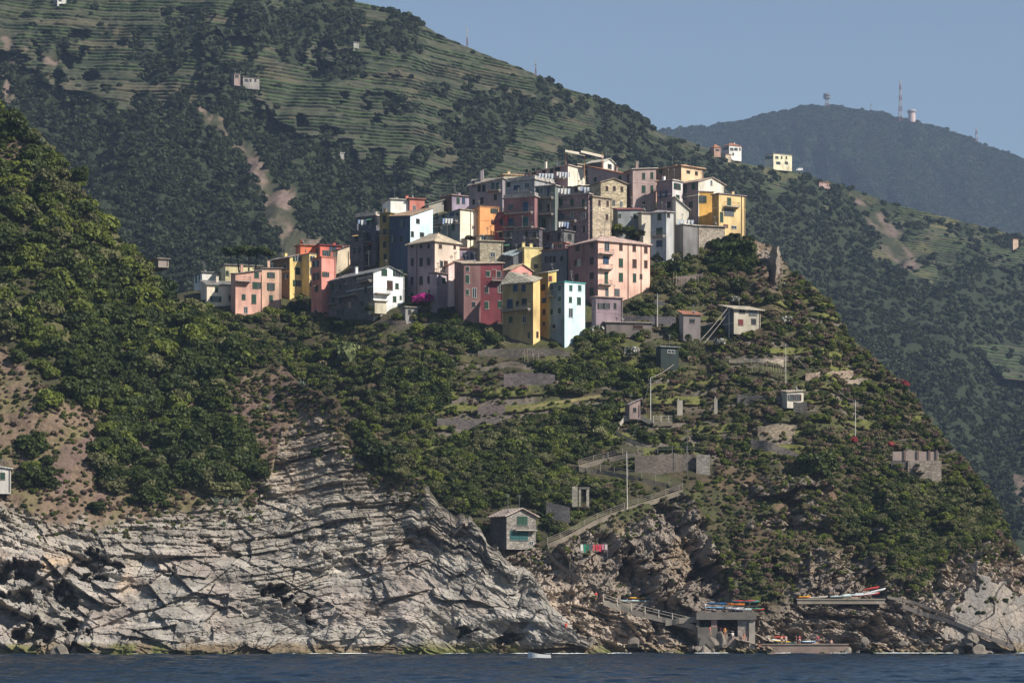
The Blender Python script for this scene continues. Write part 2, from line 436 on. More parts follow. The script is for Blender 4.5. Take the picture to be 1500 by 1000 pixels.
tan = (sst(0.62, 0.7, fbm(X0 / 6, Z0 / 6, 5, 58, 2)) * sst(230, 90, px) * sst(800, 850, py))[..., None]
rc = rc * (1 - tan) + np.array([0.60, 0.42, 0.25]) * tan
up = sst(800, 640, py)[..., None] * 0.6; rc = rc * (1 - up) + rc * np.array([1.0, 0.90, 0.76]) * up
C[..., :3] = C[..., :3] * (1 - rock[..., None]) + rc * rock[..., None]
tide = sst(2.6, 0.9, Z0 + (n2 - 0.5) * 1.6)
put(C, tide * 0.8, (0.17, 0.12, 0.065)); put(C, sst(0.7, 0.2, Z0) * 0.8, (0.08, 0.085, 0.03))
tg = sst(0.5, 0.62, fbm(X0 / 6, 0, 0, 61, 3)); put(C, tide * tg * 0.7, (0.13, 0.15, 0.045))
C[..., 3] = rock * 0.8
rg_n = ((fbm(px / 34, 3.0, 0, 71, 3) - 0.55) * 5 + .35 * facet(px / 9, px * 0 + 3, 72)) * sst(560, 620, px) * sst(905, 860, px) * sst(0.2, 1, tt)
PL[..., 2] += rg_n; PL[..., 1] += rg_n * .4
PLb = backroll(PL, 10, 45, 40); Cb = padC(C, 10)
MG = ground_mat('rock_and_soil', 1.6, 0.7, 0.4, 0.35)
o = grid_mesh('headland_terrain', PLb, Cb, MG, False); setp(o, kind='structure')
GL = (px[0], PL)

# ---- village hill
V_ROCK = [(120, 990), (700, 792), (790, 800), (860, 778), (930, 752), (985, 718), (1015, 735), (1040, 790), (1070, 880), (1090, 892), (1150, 862), (1170, 815), (1230, 800), (1300, 830), (1340, 870), (1385, 812), (1440, 790), (1480, 780), (1750, 820)]
px, tt = meshgrid(150, 1700, 1000, np.linspace(0, 1, 560))
py, Y = base_points(V, px, tt)
X0, _, Z0 = W(px, py, Y)
jit = (fbm(px / 26, py / 20, 1.0, 103) - 0.5) * 60
rock = sst(-10, 16, lines(px, py, V_ROCK) + jit)
gsp = ell(px, py, 1115, 830, 42, 75); rock = rock * (1 - np.clip(gsp * 1.4, 0, 1))
gsp2 = ell(px, py, 1330, 800, 40, 60) ; rock = rock * (1 - np.clip(gsp2, 0, 1) * 0.8)
spur = np.clip(ell(px, py, 1125, 385, 24, 40), 0, 1); rock = np.maximum(rock, spur * sst(0.35, 0.5, fbm(X0 / 3, Z0 / 3, 0, 105, 3)))
sc = sst(0.60, 0.68, fbm(X0 / 8, Z0 / 4, 0, 107, 3)) * 0.8; rock = np.maximum(rock, sc * sst(1000, 1100, px) * sst(560, 640, py))
fan = poly(px + (fbm(px / 12, py / 12, 0, 9, 5) - .5) * 50, py, [(1440, 838), (1385, 905), (1375, 935), (1480, 955), (1560, 958), (1540, 900), (1480, 865)]).astype(float)
u = X0 + 0.6 * Y
ang = np.interp(px, [800, 950, 1100, 1300, 1500], [0.25, 0.75, 1.0, 0.55, -0.5])
warp = (fbm(X0 / 12, Z0 / 10, 0.0, 121, 3) - 0.5) * 6
lowhor = sst(868, 905, py) * sst(1400, 1290, px)
s1 = Z0 * 0.75 - ang * X0 * 0.6 + warp
dr = strata(s1, u + Z0 * 0.7, 11, ((2.6, 3.6, 2.3), (1.0, 1.8, 1.0), (0.4, 0.9, 0.45)))
d2 = strata(Z0 + 0.22 * (X0 - 60) + warp * 0.4, u, 13, ((1.7, 3.0, 2.4), (0.7, 1.6, 0.9), (0.3, 1.2, 0.35)))
dr = dr * (1 - lowhor) + d2 * lowhor
ca_, sa_ = 0.80, 0.60
ru, rs = X0 * ca_ + Z0 * sa_, -X0 * sa_ + Z0 * ca_
fv = facets(rs * 1.0 + 2 * (fbm(X0 / 9, Z0 / 9, 0, 5) - .5), ru, 63, ((4.5, 9.0, 4.6), (1.8, 3.2, 2.2), (.8, 1.2, .9), (.4, .5, .4)))
fh = facets(u, Z0 + 0.22 * X0, 65, ((5.0, 2.8, 3.4), (2.2, 1.1, 1.7), (.9, .45, .7), (.4, .3, .35)))
dr = dr * 0.35 + fv * (1 - lowhor) + fh * lowhor + (fbm(X0 / 7, Z0 / 7, Y / 9, 125, 4) - 0.5) * 7 + (fbm(X0 / 1.2, Z0 / 1.2, 0, 126, 3) - 0.5) * 0.8
gul = (np.abs(fbm((X0 + 0.55 * Z0) / 8.0, Z0 / 30, 0, 127, 3) - 0.5) * 2 - .25) * 10
dr = dr + gul * sst(900, 780, py)
wx = (fbm(px / 22, py / 16, 0, 81, 4) - .5) * 60; wy = (fbm(px / 22, py / 16, 5, 82, 4) - .5) * 46 + 7 * facet(px / 12, py / 9, 83)
def dent(cx, cy, rx, ry, dep):
    q = ((px + wx - cx) / rx) ** 2 + ((py + wy - cy) / ry) ** 2
    return -dep * .62 * (1 - sst(.35, 1.3, q))
hol = dent(932, 850, 22, 44, 9) + dent(1040, 845, 34, 34, 6) + dent(1385, 845, 10, 14, 7) + dent(1145, 850, 24, 20, 5) + dent(1290, 925, 18, 26, 5) + dent(1235, 905, 40, 7, 3) + dent(975, 760, 14, 22, 4)
hol = hol + dent(960, 920, 12, 20, 4) + dent(1190, 910, 16, 12, 3)
dr = dr * (1 - 0.86 * fan) + fan * 1.5
dv = (fbm(X0 / 12, Y / 12, Z0 / 12, 131, 4) - 0.5) * 6 + (fbm(X0 / 2, Y / 2, Z0 / 2, 133, 3) - 0.5) * 1.0
town = np.maximum(ell(px, py, 760, 400, 300, 120), ell(px, py, 430, 440, 150, 50))
dv = dv * (1 - 0.7 * np.clip(town, 0, 1))
d = dr * rock + dv * (1 - rock) + hol
d = d * sst(0, 0.02, tt) * (0.3 + 0.7 * sst(1, 0.93, tt))
Zv = Z0.copy()
terr = (1 - rock) * sst(700, 660, py) * (1 - np.clip(town, 0, 1)) * sst(560, 600, px)
hh = 3.4; tw = 0.03 * X0 + (fbm(X0 / 18, Y / 30, 0, 161, 3) - .5) * 9; kk = np.floor((Z0 + tw) / hh); ff = (Z0 + tw) / hh - kk
Zt = Z0
Zv = Z0 * (1 - terr * 0.85) + Zt * terr * 0.85
tb_ = terr * sst(0.40, 0.5, ff) * (0.5 + 0.9 * fbm(X0 / 2.2, Y / 2, kk, 165, 2)); PV = np.stack([X0 + d * 0.12, Y - d - tb_, Zv + np.clip(d, -2, 2) * 0.08 * sst(0.01, 0.05, tt)], -1)
C = np.ones(px.shape + (4,))
C[..., :3] = (0.052, 0.050, 0.028)
grs = sst(0.48, 0.6, fbm(X0 / 6, Z0 / 3, 1, 141, 3)); put(C, grs * 0.6, (0.085, 0.092, 0.035))
dry = sst(0.52, 0.62, fbm(X0 / 7, Z0 / 4, 4, 143, 3)) * (0.45 + 0.55 * sst(950, 1100, px)); put(C, dry * 0.6, (0.115, 0.082, 0.052))
put(C, ell(px, py, 1150, 740, 110, 70) * sst(0.4, 0.6, fbm(X0 / 4, Z0 / 3, 2, 144)), (0.15, 0.10, 0.07))
walls = terr * sst(0.45, 0.38, ff) * sst(0.36, 0.46, fbm(X0 / 9, kk, 0, 145, 2)); put(C, walls * 0.9, (0.15, 0.125, 0.105))
tread = terr * sst(0.47, 0.55, ff) * sst(0.45, 0.55, fbm(X0 / 10, kk * 1.7, 0, 146, 2)); put(C, tread * 0.85, (0.135, 0.14, 0.042))
put(C, ell(px, py, 1125, 380, 26, 40) * 0.9, (0.19, 0.13, 0.10))
n1 = fbm(X0 / 7, Z0 / 5, 0, 151, 4); n2 = fbm(X0 / 2.2, Z0 / 1.8, 4, 152, 4)
rc = np.array([0.185, 0.155, 0.13])[None, None] * (0.3 + 0.7 * n1 + 0.9 * n2)[..., None]
lit = np.clip(sst(1010, 860, px) * (.35 + .65 * sst(840, 880, py)) + .8 * sst(1290, 1400, px) + 0.45 * sst(890, 945, py), 0, 1)[..., None]  # mask of naturally paler rock at both ends and near the sea
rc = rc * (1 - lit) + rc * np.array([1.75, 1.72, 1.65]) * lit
ora = (sst(0.58, 0.7, fbm(X0 / 5, Z0 / 5, 3, 154, 3)) * sst(740, 900, px) * sst(900, 800, py))[..., None] * 0.6
rc = rc * (1 - ora) + np.array([0.26, 0.19, 0.12]) * ora
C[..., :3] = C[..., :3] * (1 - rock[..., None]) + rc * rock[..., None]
put(C, fan * (.55 + .45 * sst(.35, .6, fbm(X0 / 3, Z0 / 3, 0, 163, 4))), (0.205, 0.188, 0.172))
tide = sst(2.4, 0.9, Z0 + (n2 - 0.5) * 1.6)
put(C, tide * 0.7, (0.19, 0.14, 0.08)); put(C, sst(0.8, 0.2, Z0) * 0.85, (0.09, 0.11, 0.03))
C[..., 3] = rock * 0.5 * (1 - fan)
PVb = backroll(PV, 14, 90, 85); Cb = padC(C, 14)
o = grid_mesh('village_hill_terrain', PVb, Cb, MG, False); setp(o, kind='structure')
GV = (px[0], PV)

def surf(G, lay, px_, py_):
    """point of the built ground near a place of the photo"""
    cols, P = G
    c = int(np.clip(np.searchsorted(cols, px_), 0, len(cols) - 1))
    a = float(lay.shore(px_)); r = float(min(lay.ridge(px_), a - 2))
    t = (py_ - a) / (r - a)
    rr = int(np.clip(round(t * (P.shape[0] - 1)), 0, P.shape[0] - 1))
    return Vector(P[rr, c])

# ---- terraced mountain behind
tb = np.concatenate([np.linspace(0, 0.35, 40, endpoint=False), np.linspace(0.35, 1, 760)])
px, tt = meshgrid(-260, 1860, 760, tb)
py, Y = base_points(B, px, tt)
def fmask(px, py):
    j = (fbm(px / 22, py / 16, 0, 211, 5) - 0.5) * 110
    j2 = (fbm(px / 45, py / 25, 5, 213, 3) - 0.5) * 60
    ppx, ppy = px + j2, py + j
    m = (lines(ppx, ppy, [(-400, 70), (0, 85), (60, 105), (170, 150), (260, 150), (400, 148), (440, 180), (520, 200), (585, 240), (610, 290), (625, 330), (700, 345), (900, 330), (960, 200), (1000, 215),
                    (1090, 262), (1140, 262), (1200, 280), (1240, 300), (1320, 400), (1400, 385), (1500, 400), (1900, 460)]) > 0)
    for (a, b, c, d_) in [(440, 25, 90, 38), (700, 165, 58, 35), (785, 143, 60, 20), (700, 200, 40, 34), (880, 225, 110, 18), (905, 165, 48, 55), (930, 215, 30, 40), (655, 262, 55, 22), (290, 55, 60, 18),
                          (225, 85, 40, 22), (330, 110, 50, 18), (485, 95, 35, 22), (560, 150, 40, 10), (560, 55, 70, 14), (90, 75, 40, 12), (1190, 265, 40, 14), (1270, 300, 40, 14), (1350, 320, 50, 10), (1450, 345, 60, 16), (420, 75, 30, 16), (600, 35, 60, 14)]:
        m = m | (((ppx - a) / c) ** 2 + ((ppy - b) / d_) ** 2 < 1)
    m = m & ~(poly(px, py, [(1425, 505), (1520, 505), (1520, 560), (1470, 555)])) & ~(((px - 1350) / 45) ** 2 + ((py - 362) / 14) ** 2 < 1)
    return m.astype(float)
forest = fmask(px, py)
gl = (fbm((px + 0.55 * py) / 130, py / 330, 0.0, 201, 4) - 0.5) * 150 * (0.35 + 0.65 * forest) * sst(0.1, 0.35, tt) * (0.15 + 0.85 * sst(1.0, 0.9, tt))
gl2 = (fbm((px + 0.45 * py) / 36, py / 80, 0.0, 203, 4) - 0.5) * (8 + 34 * forest) * sst(1.0, 0.95, tt)
def scarf(px, py):
    j = (fbm(px / 18, py / 22, 0, 221, 3) - 0.5) * 26
    s = 0
    for pl, w0, w1 in [([(358, 215), (380, 255), (405, 300), (425, 345), (440, 385)], 12, 32), ([(295, 165), (330, 198)], 6, 10), ([(1245, 280), (1280, 320), (1315, 350)], 8, 13), ([(10, 60), (12, 140)], 9, 6), ([(1300, 350), (1340, 385)], 12, 10), ([(1484, 700), (1500, 740)], 8, 14), ([(40, 74), (80, 90)], 8, 7)]:
        for i in range(len(pl) - 1):
            (x1, y1), (x2, y2) = pl[i], pl[i + 1]
            L2 = (x2 - x1) ** 2 + (y2 - y1) ** 2
            t = np.clip(((px - x1) * (x2 - x1) + (py - y1) * (y2 - y1)) / L2, 0, 1)
            dd = np.hypot(px - x1 - t * (x2 - x1), py - y1 - t * (y2 - y1))
            f = (i + t) / (len(pl) - 1)
            s = np.maximum(s, sst(1.3, 0.6, (dd + j * 1.3) / (w0 + (w1 - w0) * f)))
    return s
scar = scarf(px, py)
Y = Y - gl - gl2
X0, _, Z0 = W(px, py, Y)
h = 2.5
zz = Z0 + X0 * 0.012 + (fbm(X0 / 120, Y / 200, 0, 231, 2) - 0.5) * 8
kk = np.floor(zz / h); ff = zz / h - kk
pat = hsh(np.floor(X0 / 45 + hsh(kk, 1, 1, 5) * 3), np.floor(kk / 4), 0, 233)
on = (1 - forest) * (1 - scar)
Zt = Z0.copy()
vine = on * sst(0.40, 0.48, ff) * sst(1.0, 0.86, ff)
Y = Y - vine * (1.1 + 2.4 * fbm(X0 / 2.5, Y / 2.5, kk, 235, 2) * (pat > 0.25)) + on * (kk * 0 + 0.0)
Zt = Zt + (fbm(X0 / 7, Y / 7, Z0 / 7, 237, 3) - 0.5) * 3 * scar
PB = np.stack([X0, Y, Zt], -1)
C = np.ones(px.shape + (4,))
C[..., :3] = (0.028, 0.036, 0.018)
g1 = np.array([0.052, 0.082, 0.030]); g2 = np.array([0.062, 0.072, 0.038]); g3 = np.array([0.032, 0.048, 0.022])
pv = pat[..., None] + (fbm(X0 / 30, Z0 / 12, 0, 239, 3)[..., None] - 0.5) * 0.9
tc_ = np.where(pv > 0.55, g1, np.where(pv > 0.28, g3, g2))
wallc = np.array([0.060, 0.054, 0.045]) * (0.6 + 0.8 * hsh(X0 / 3, kk, 0, 5)[..., None])
wf = sst(0.46, 0.36, ff)[..., None]
tcol = tc_ * (1 - wf) + wallc * wf
C[..., :3] = C[..., :3] * (1 - on[..., None]) + tcol * on[..., None]
brn = sst(0.58, 0.66, fbm(X0 / 26, Z0 / 8, 3, 241, 3)) * on; put(C, brn * 0.4, (0.13, 0.105, 0.07))
yel = sst(0.5, 0.7, fbm(X0 / 30, Z0 / 14, 7, 243, 3)) * on * sst(1000, 1060, px); put(C, yel * 0.5, (0.16, 0.145, 0.07))
sn = fbm(X0 / 8, Z0 / 8, 1, 245, 4)
put(C, scar * (0.15 + 0.85 * sst(0.36, 0.6, sn)) * np.where(px > 1000, .55, 1), (0.165, 0.125, 0.098))
put(C, scar * sst(0.58, 0.68, sn) * 0.7, (0.17, 0.12, 0.11))
C[..., 3] = 0
PBb = backroll(PB, 6, 500, 150); Cb = padC(C, 6)
MH = ground_mat('mountain_ground', 0.35, 0.5, 1.0, 0.3)
o = grid_mesh('terraced_mountain_terrain', PBb, Cb, MH); setp(o, kind='structure')
GB = (px[0], PB)
GBt = tb
def surfB(px_, py_):
    cols, P = GB
    c = int(np.clip(np.searchsorted(cols, px_), 0, len(cols) - 1))
    a = float(B.shore(px_)); r = float(B.ridge(px_))
    t = (py_ - a) / (r - a)
    rr = int(np.clip(np.searchsorted(GBt, t), 0, P.shape[0] - 1))
    return Vector(P[rr, c])

# ---- far mountain
px, tt = meshgrid(-600, 2400, 700, np.linspace(0, 1, 260))
py, Y = base_points(Fm, px, tt)
Y = Y - (fbm((px - 0.6 * py) / 110, py / 260, 0, 301, 4) - 0.5) * 420 * sst(1, 0.8, tt) - (fbm(px / 20, py / 30, 0, 303, 3) - 0.5) * 110 * sst(1, 0.95, tt)
X0, _, Z0 = W(px, py, Y)
Z0 = Z0 + fbm(X0 / 16, Y / 16, 0, 305, 3) * 11 + fbm(X0 / 60, Y / 60, 0, 307, 3) * 14 * sst(1350, 1400, px) * sst(0.9, 1, tt)
C = np.ones(px.shape + (4,)); C[..., :3] = np.array([0.016, 0.026, 0.012]) * (0.6 + 0.8 * fbm(X0 / 60, Z0 / 60, 0, 309, 4))[..., None]; C[..., 3] = 0
P = np.stack([X0, Y, Z0], -1)
Pb = backroll(P, 5, 900, 500); Cb = padC(C, 5)
MF = ground_mat('far_forest', 0.05, 1.0, 8.0, 0.35)
o = grid_mesh('far_mountain', Pb, Cb, MF); setp(o, kind='structure')
GF = (px[0], P)

# ---- sea
gx = np.concatenate([np.linspace(-3400, -130, 30, endpoint=False), np.linspace(-130, 130, 520), np.linspace(130, 3400, 31)[1:]])
gy = np.concatenate([np.linspace(-60, 200, 40, endpoint=False), np.linspace(200, 505, 1000), np.linspace(505, 7000, 41)[1:]])
XX, YY = np.meshgrid(gx, gy)
near = sst(150, 110, np.abs(XX)) * sst(195, 215, YY) * sst(520, 500, YY)
ZZ = ((fbm(XX / 4.0 + YY * 0.05, YY / 1.6, 0, 401, 4) - 0.5) * 0.75 + (fbm(XX / 12, YY / 5, 0, 403, 2) - 0.5) * 0.7) * near
m, nt, b, out = newmat('sea_water')
b.inputs['Base Color'].default_value = (0.006, 0.016, 0.032, 1); b.inputs['Roughness'].default_value = 0.12; b.inputs['IOR'].default_value = 1.33
b.inputs['Specular IOR Level'].default_value = 0.5
geo = N(nt, 'ShaderNodeNewGeometry'); mp = N(nt, 'ShaderNodeMapping'); mp.inputs['Scale'].default_value = (0.5, 1.3, 1)
nt.links.new(geo.outputs['Position'], mp.inputs[0])
no = N(nt, 'ShaderNodeTexNoise', i_Scale=1.0, i_Detail=5.0); nt.links.new(mp.outputs[0], no.inputs['Vector'])
bp = N(nt, 'ShaderNodeBump', i_Strength=0.7, i_Distance=0.35); nt.links.new(no.outputs[0], bp.inputs['Height']); nt.links.new(bp.outputs[0], b.inputs['Normal'])
o = grid_mesh('sea', np.stack([XX, YY, ZZ], -1), np.ones(XX.shape + (4,)), m); setp(o, kind='structure')
# ------------------------------------------------------------------ vegetation
FM = {
 'ever':  foliage('evergreen_leaves', (0.014, 0.024, 0.006), (0.066, 0.088, 0.019)),
 'olive': foliage('olive_leaves', (0.055, 0.060, 0.022), (0.170, 0.168, 0.070)),
 'fresh': foliage('fresh_leaves', (0.045, 0.064, 0.010), (0.165, 0.195, 0.034)),
 'dry':   foliage('dry_leaves', (0.115, 0.085, 0.050), (0.240, 0.190, 0.115)),
 'heath': foliage('heath_leaves', (0.100, 0.062, 0.050), (0.200, 0.135, 0.105)),
 'far':   foliage('distant_leaves', (0.012, 0.019, 0.009), (0.044, 0.056, 0.020)),
 'white': foliage('oleander_flowers', (0.45, 0.43, 0.40), (0.75, 0.72, 0.68)),
 'magenta': foliage('bougainvillea_flowers', (0.30, 0.01, 0.16), (0.50, 0.03, 0.28)),
 'red': foliage('red_flowers', (0.28, 0.03, 0.04), (0.45, 0.10, 0.10)),
 'reed': foliage('reed_leaves', (0.10, 0.13, 0.05), (0.23, 0.26, 0.11)),
 'agave': foliage('agave_leaves', (0.16, 0.20, 0.15), (0.34, 0.38, 0.28), 0.1),
}
bark = mat((0.11, 0.085, 0.065), rough=0.9, scale=3)

def leaves(n, lobes, size, seed, flat=0.8, drop=0.35):
    """leaf clumps spread over the lobes of a crown, as raw arrays"""
    rg = np.random.default_rng(seed)
    lob = np.array(lobes)
    pr = lob[:, 3] ** 2; pr = pr / pr.sum()
    k = rg.choice(len(lob), n, p=pr)
    d = rg.normal(size=(n, 3)); d /= np.linalg.norm(d, axis=1)[:, None]
    d[:, 2] = np.where(d[:, 2] < -drop, -d[:, 2], d[:, 2])
    rad = lob[k, 3] * (0.72 + 0.34 * rg.random(n))
    p = lob[k, :3] + d * rad[:, None] * np.array([1, 1, flat])
    nn = d + rg.normal(size=(n, 3)) * 0.75; nn /= np.linalg.norm(nn, axis=1)[:, None]
    a = np.cross(nn, rg.normal(size=(n, 3))); a /= np.linalg.norm(a, axis=1)[:, None]
    b = np.cross(nn, a)
    s = size * (0.6 + 0.8 * rg.random(n))[:, None]
    a = a * s; b = b * s * 0.75
    cup = nn * s * 0.25
    v = np.stack([p - a - b * .4, p - b + cup, p + a - b * .3, p + a * .7 + b, p - a * .6 + b * .9], 1)
    return v
def crown_mesh(name, seed, m, n=900, nl=8, size=0.13, flat=0.8, spread=0.55, m2=None, frac=0.0):
    rg = random.Random(seed)
    lobes = [(0, 0, 0.45, 0.62)]
    for q in range(nl):
        a = rg.uniform(0, 6.28); r = rg.uniform(0.25, spread)
        z = rg.uniform(0.15, 1.05)
        lobes.append((math.cos(a) * r, math.sin(a) * r, z * 0.75, rg.uniform(0.24, 0.46)))
    v = leaves(n, lobes, size, seed, flat)
    me = bpy.data.meshes.new(name)
    me.vertices.add(n * 5); me.vertices.foreach_set('co', v.reshape(-1).astype(np.float32))
    me.loops.add(n * 5); me.loops.foreach_set('vertex_index', np.arange(n * 5, dtype=np.int32))
    me.polygons.add(n); me.polygons.foreach_set('loop_start', np.arange(0, n * 5, 5, dtype=np.int32)); me.polygons.foreach_set('loop_total', np.full(n, 5, np.int32))
    me.materials.append(m)
    if m2 is not None:
        me.materials.append(m2)
        me.polygons.foreach_set('material_index', (np.random.default_rng(seed + 3).random(n) < frac).astype(np.int32))
    me.update()
    return me
CR = {k: [crown_mesh('crown', 10 * i + 3 + j, FM[k], 1900, 9, 0.088, spread=0.5 + 0.1 * j) for j in range(4)] for i, k in enumerate(('ever', 'olive', 'fresh'))}
SH = {k: [crown_mesh('shrub', 100 + 10 * i + j, FM[k], 620, 5, 0.13, 0.72) for j in range(3)] for i, k in enumerate(('ever', 'olive', 'fresh', 'dry', 'heath'))}
FR = [crown_mesh('distant_crown', 200 + j, FM['far'], 170, 5, 0.24, 0.85) for j in range(4)]

def trunk_mesh(seed, h=1.0):
    rg = random.Random(seed); mb = MB()
    bx, by = rg.uniform(-.15, .15), rg.uniform(-.15, .15)
    mb.tube([(0, 0, -0.7), (bx * .3, by * .3, 0.0), (bx, by, 0.5), (bx * 1.2, by, 0.95)], [0.11, 0.085, 0.06, 0.02], 7)
    for q in range(4):
        a = rg.uniform(0, 6.28); r = rg.uniform(.3, .5)
        z0 = rg.uniform(0.1, 0.45)
        mb.tube([(bx * z0, by * z0, z0), (math.cos(a) * r * .5, math.sin(a) * r * .5, z0 + .25), (math.cos(a) * r, math.sin(a) * r, z0 + .42)], [0.045, 0.03, 0.012], 5)
    return mb.mesh('trunk', bark, True)
TR = [trunk_mesh(900 + i) for i in range(4)]

# what no plant may cover: capsules (x1,y1,x2,y2,r) of the photo
KEEP = [(720, 745, 785, 745, 4), (720, 795, 785, 795, 4), (752, 770, 752, 770, 32), (1070, 450, 1112, 450, 4), (1070, 476, 1112, 476, 2), (965, 430, 965, 468, 2), (1020, 458, 1040, 490, 8),
        (1155, 575, 1178, 588, 4), (1310, 662, 1376, 662, 3), (1330, 675, 1376, 690, 6), (972, 508, 990, 530, 8), (843, 718, 858, 730, 7),
        (945, 672, 1035, 672, 4), (935, 690, 1035, 692, 8), (740, 554, 812, 554, 5), (700, 600, 742, 600, 1), (645, 618, 735, 616, 1), (1110, 630, 1165, 628, 5), (1125, 650, 1170, 655, 3),
        (690, 597, 760, 595, 3), (760, 595, 880, 578, 3), (800, 797, 870, 760, 4), (870, 760, 1000, 714, 4), (1000, 714, 930, 696, 4), (930, 696, 848, 682, 4), (848, 682, 912, 664, 4), (912, 664, 950, 655, 4), (950, 655, 905, 632, 4),
        (905, 632, 925, 605, 3), (925, 605, 958, 618, 4), (958, 618, 985, 615, 2), (800, 800, 830, 830, 3), (830, 830, 882, 868, 3), (852, 798, 890, 810, 4), (1253, 590, 1253, 630, 1), (953, 560, 953, 603, 1), (919, 670, 919, 735, 1), (1151, 505, 1151, 555, 1), (1374, 660, 1374, 694, 1),
        (1068, 448, 1068, 483, 1), (1068, 448, 1028, 496, 1), (700, 515, 830, 510, 10), (1118, 360, 1136, 400, 12), (1070, 527, 1150, 527, 3), (1105, 540, 1150, 540, 4), (1130, 622, 1165, 622, 2), (925, 512, 925, 512, 14), (740, 525, 770, 540, 10), (445, 564, 445, 564, 5), (1018, 590, 1022, 602, 4), (1040, 582, 1046, 602, 3), (600, 480, 560, 470, 4),
        (1135, 358, 1140, 395, 6)]
_K = np.array(KEEP, float)
def clear(px, py, r):
    x1, y1, x2, y2, rr = _K.T
    dx, dy = x2 - x1, y2 - y1
    t = np.clip(((px - x1) * dx + (py - y1) * dy) / np.maximum(dx * dx + dy * dy, 1e-6), 0, 1)
    d = np.hypot(px - x1 - t * dx, py - y1 - t * dy)
    return bool((d > rr + r * 0.8).all())
TOWN = [(285, 452), (300, 452), (345, 464), (372, 464), (412, 452), (452, 438), (482, 472), (548, 474), (598, 450), (637, 446), (676, 450), (678, 478), (702, 480), (738, 506), (800, 506), (858, 496), (868, 466), (915, 466), (918, 452), (956, 432), (960, 376), (992, 370), (1022, 368), (1055, 352), (1095, 340), (1095, 200), (280, 200)]
GREEN_IN_TOWN = [(650, 450, 26, 14), (400, 440, 20, 10)]

trees, shrubs = [], []     # (size px radius, px, py, kind)
rg = random.Random(5)
# left headland woods
cand = 0
for _ in range(4300):
    x = rg.uniform(-60, 590); 
    y = rg.uniform(float(L.ridge(x)) + 1, 760)
    rl = float(lines(x, y, L_ROCK))
    if rl > -4 or y < float(L.ridge(x)): continue
    s_ = max(float(ell(x, y, 22, 600, 66, 90)), float(ell(x, y, 135, 650, 95, 48)), float(ell(x, y, 440, 600, 72, 88)), 0.8 * float(ell(x, y, 120, 738, 160, 26)), 0.7 * float(ell(x, y, 330, 722, 140, 22)), 0.8 * float(ell(x, y, 22, 205, 16, 30)), .7 * float(ell(x, y, 290, 600, 40, 18)))
    if float(ell(x, y, 320, 665, 60, 60)) > 0.4 or float(ell(x, y, 205, 665, 62, 70)) > 0.4: s_ *= 0.1
    if bool(poly(x, y, BARE1)) or bool(poly(x, y, BARE2)) and not (float(ell(x, y, 205, 665, 62, 74)) > .4 or float(ell(x, y, 45, 690, 26, 40)) > .4 or float(ell(x, y, 45, 562, 26, 24)) > .4): s_ = 1.0
    if rg.random() < min(s_ * 1.35, .975):
        if rg.random() < 0.5: shrubs.append((rg.uniform(3, 8), x, y, rg.choice(['dry', 'heath', 'dry', 'olive', 'ever']), 'L'))
        continue
    r = rg.choice([rg.uniform(18, 30), rg.uniform(11, 20), rg.uniform(6, 12), rg.uniform(5, 9)])
    if float(fbm(x / 28, y / 20, 0, 507, 3)) < 0.40 and rg.random() < .8: r = rg.uniform(4, 8)
    if rl > -r * .6: r = max(5, -rl)
    if x > 480: r = min(r, 13)
    if bool(poly(x + r, y, BARE1)) or bool(poly(x, y + r, BARE1)) or bool(poly(x, y - r, BARE1)): r = min(r, 7)
    f = float(fbm(x / 60, y / 50, 0, 501, 3))
    k = 'ever' if rg.random() < 0.72 else ('olive' if f < 0.5 else 'fresh')
    if x < 330 and y < 520 and rg.random() < 0.30: k = 'fresh'
    trees.append((r, x, y, k, 'L'))
NLT = len(trees)
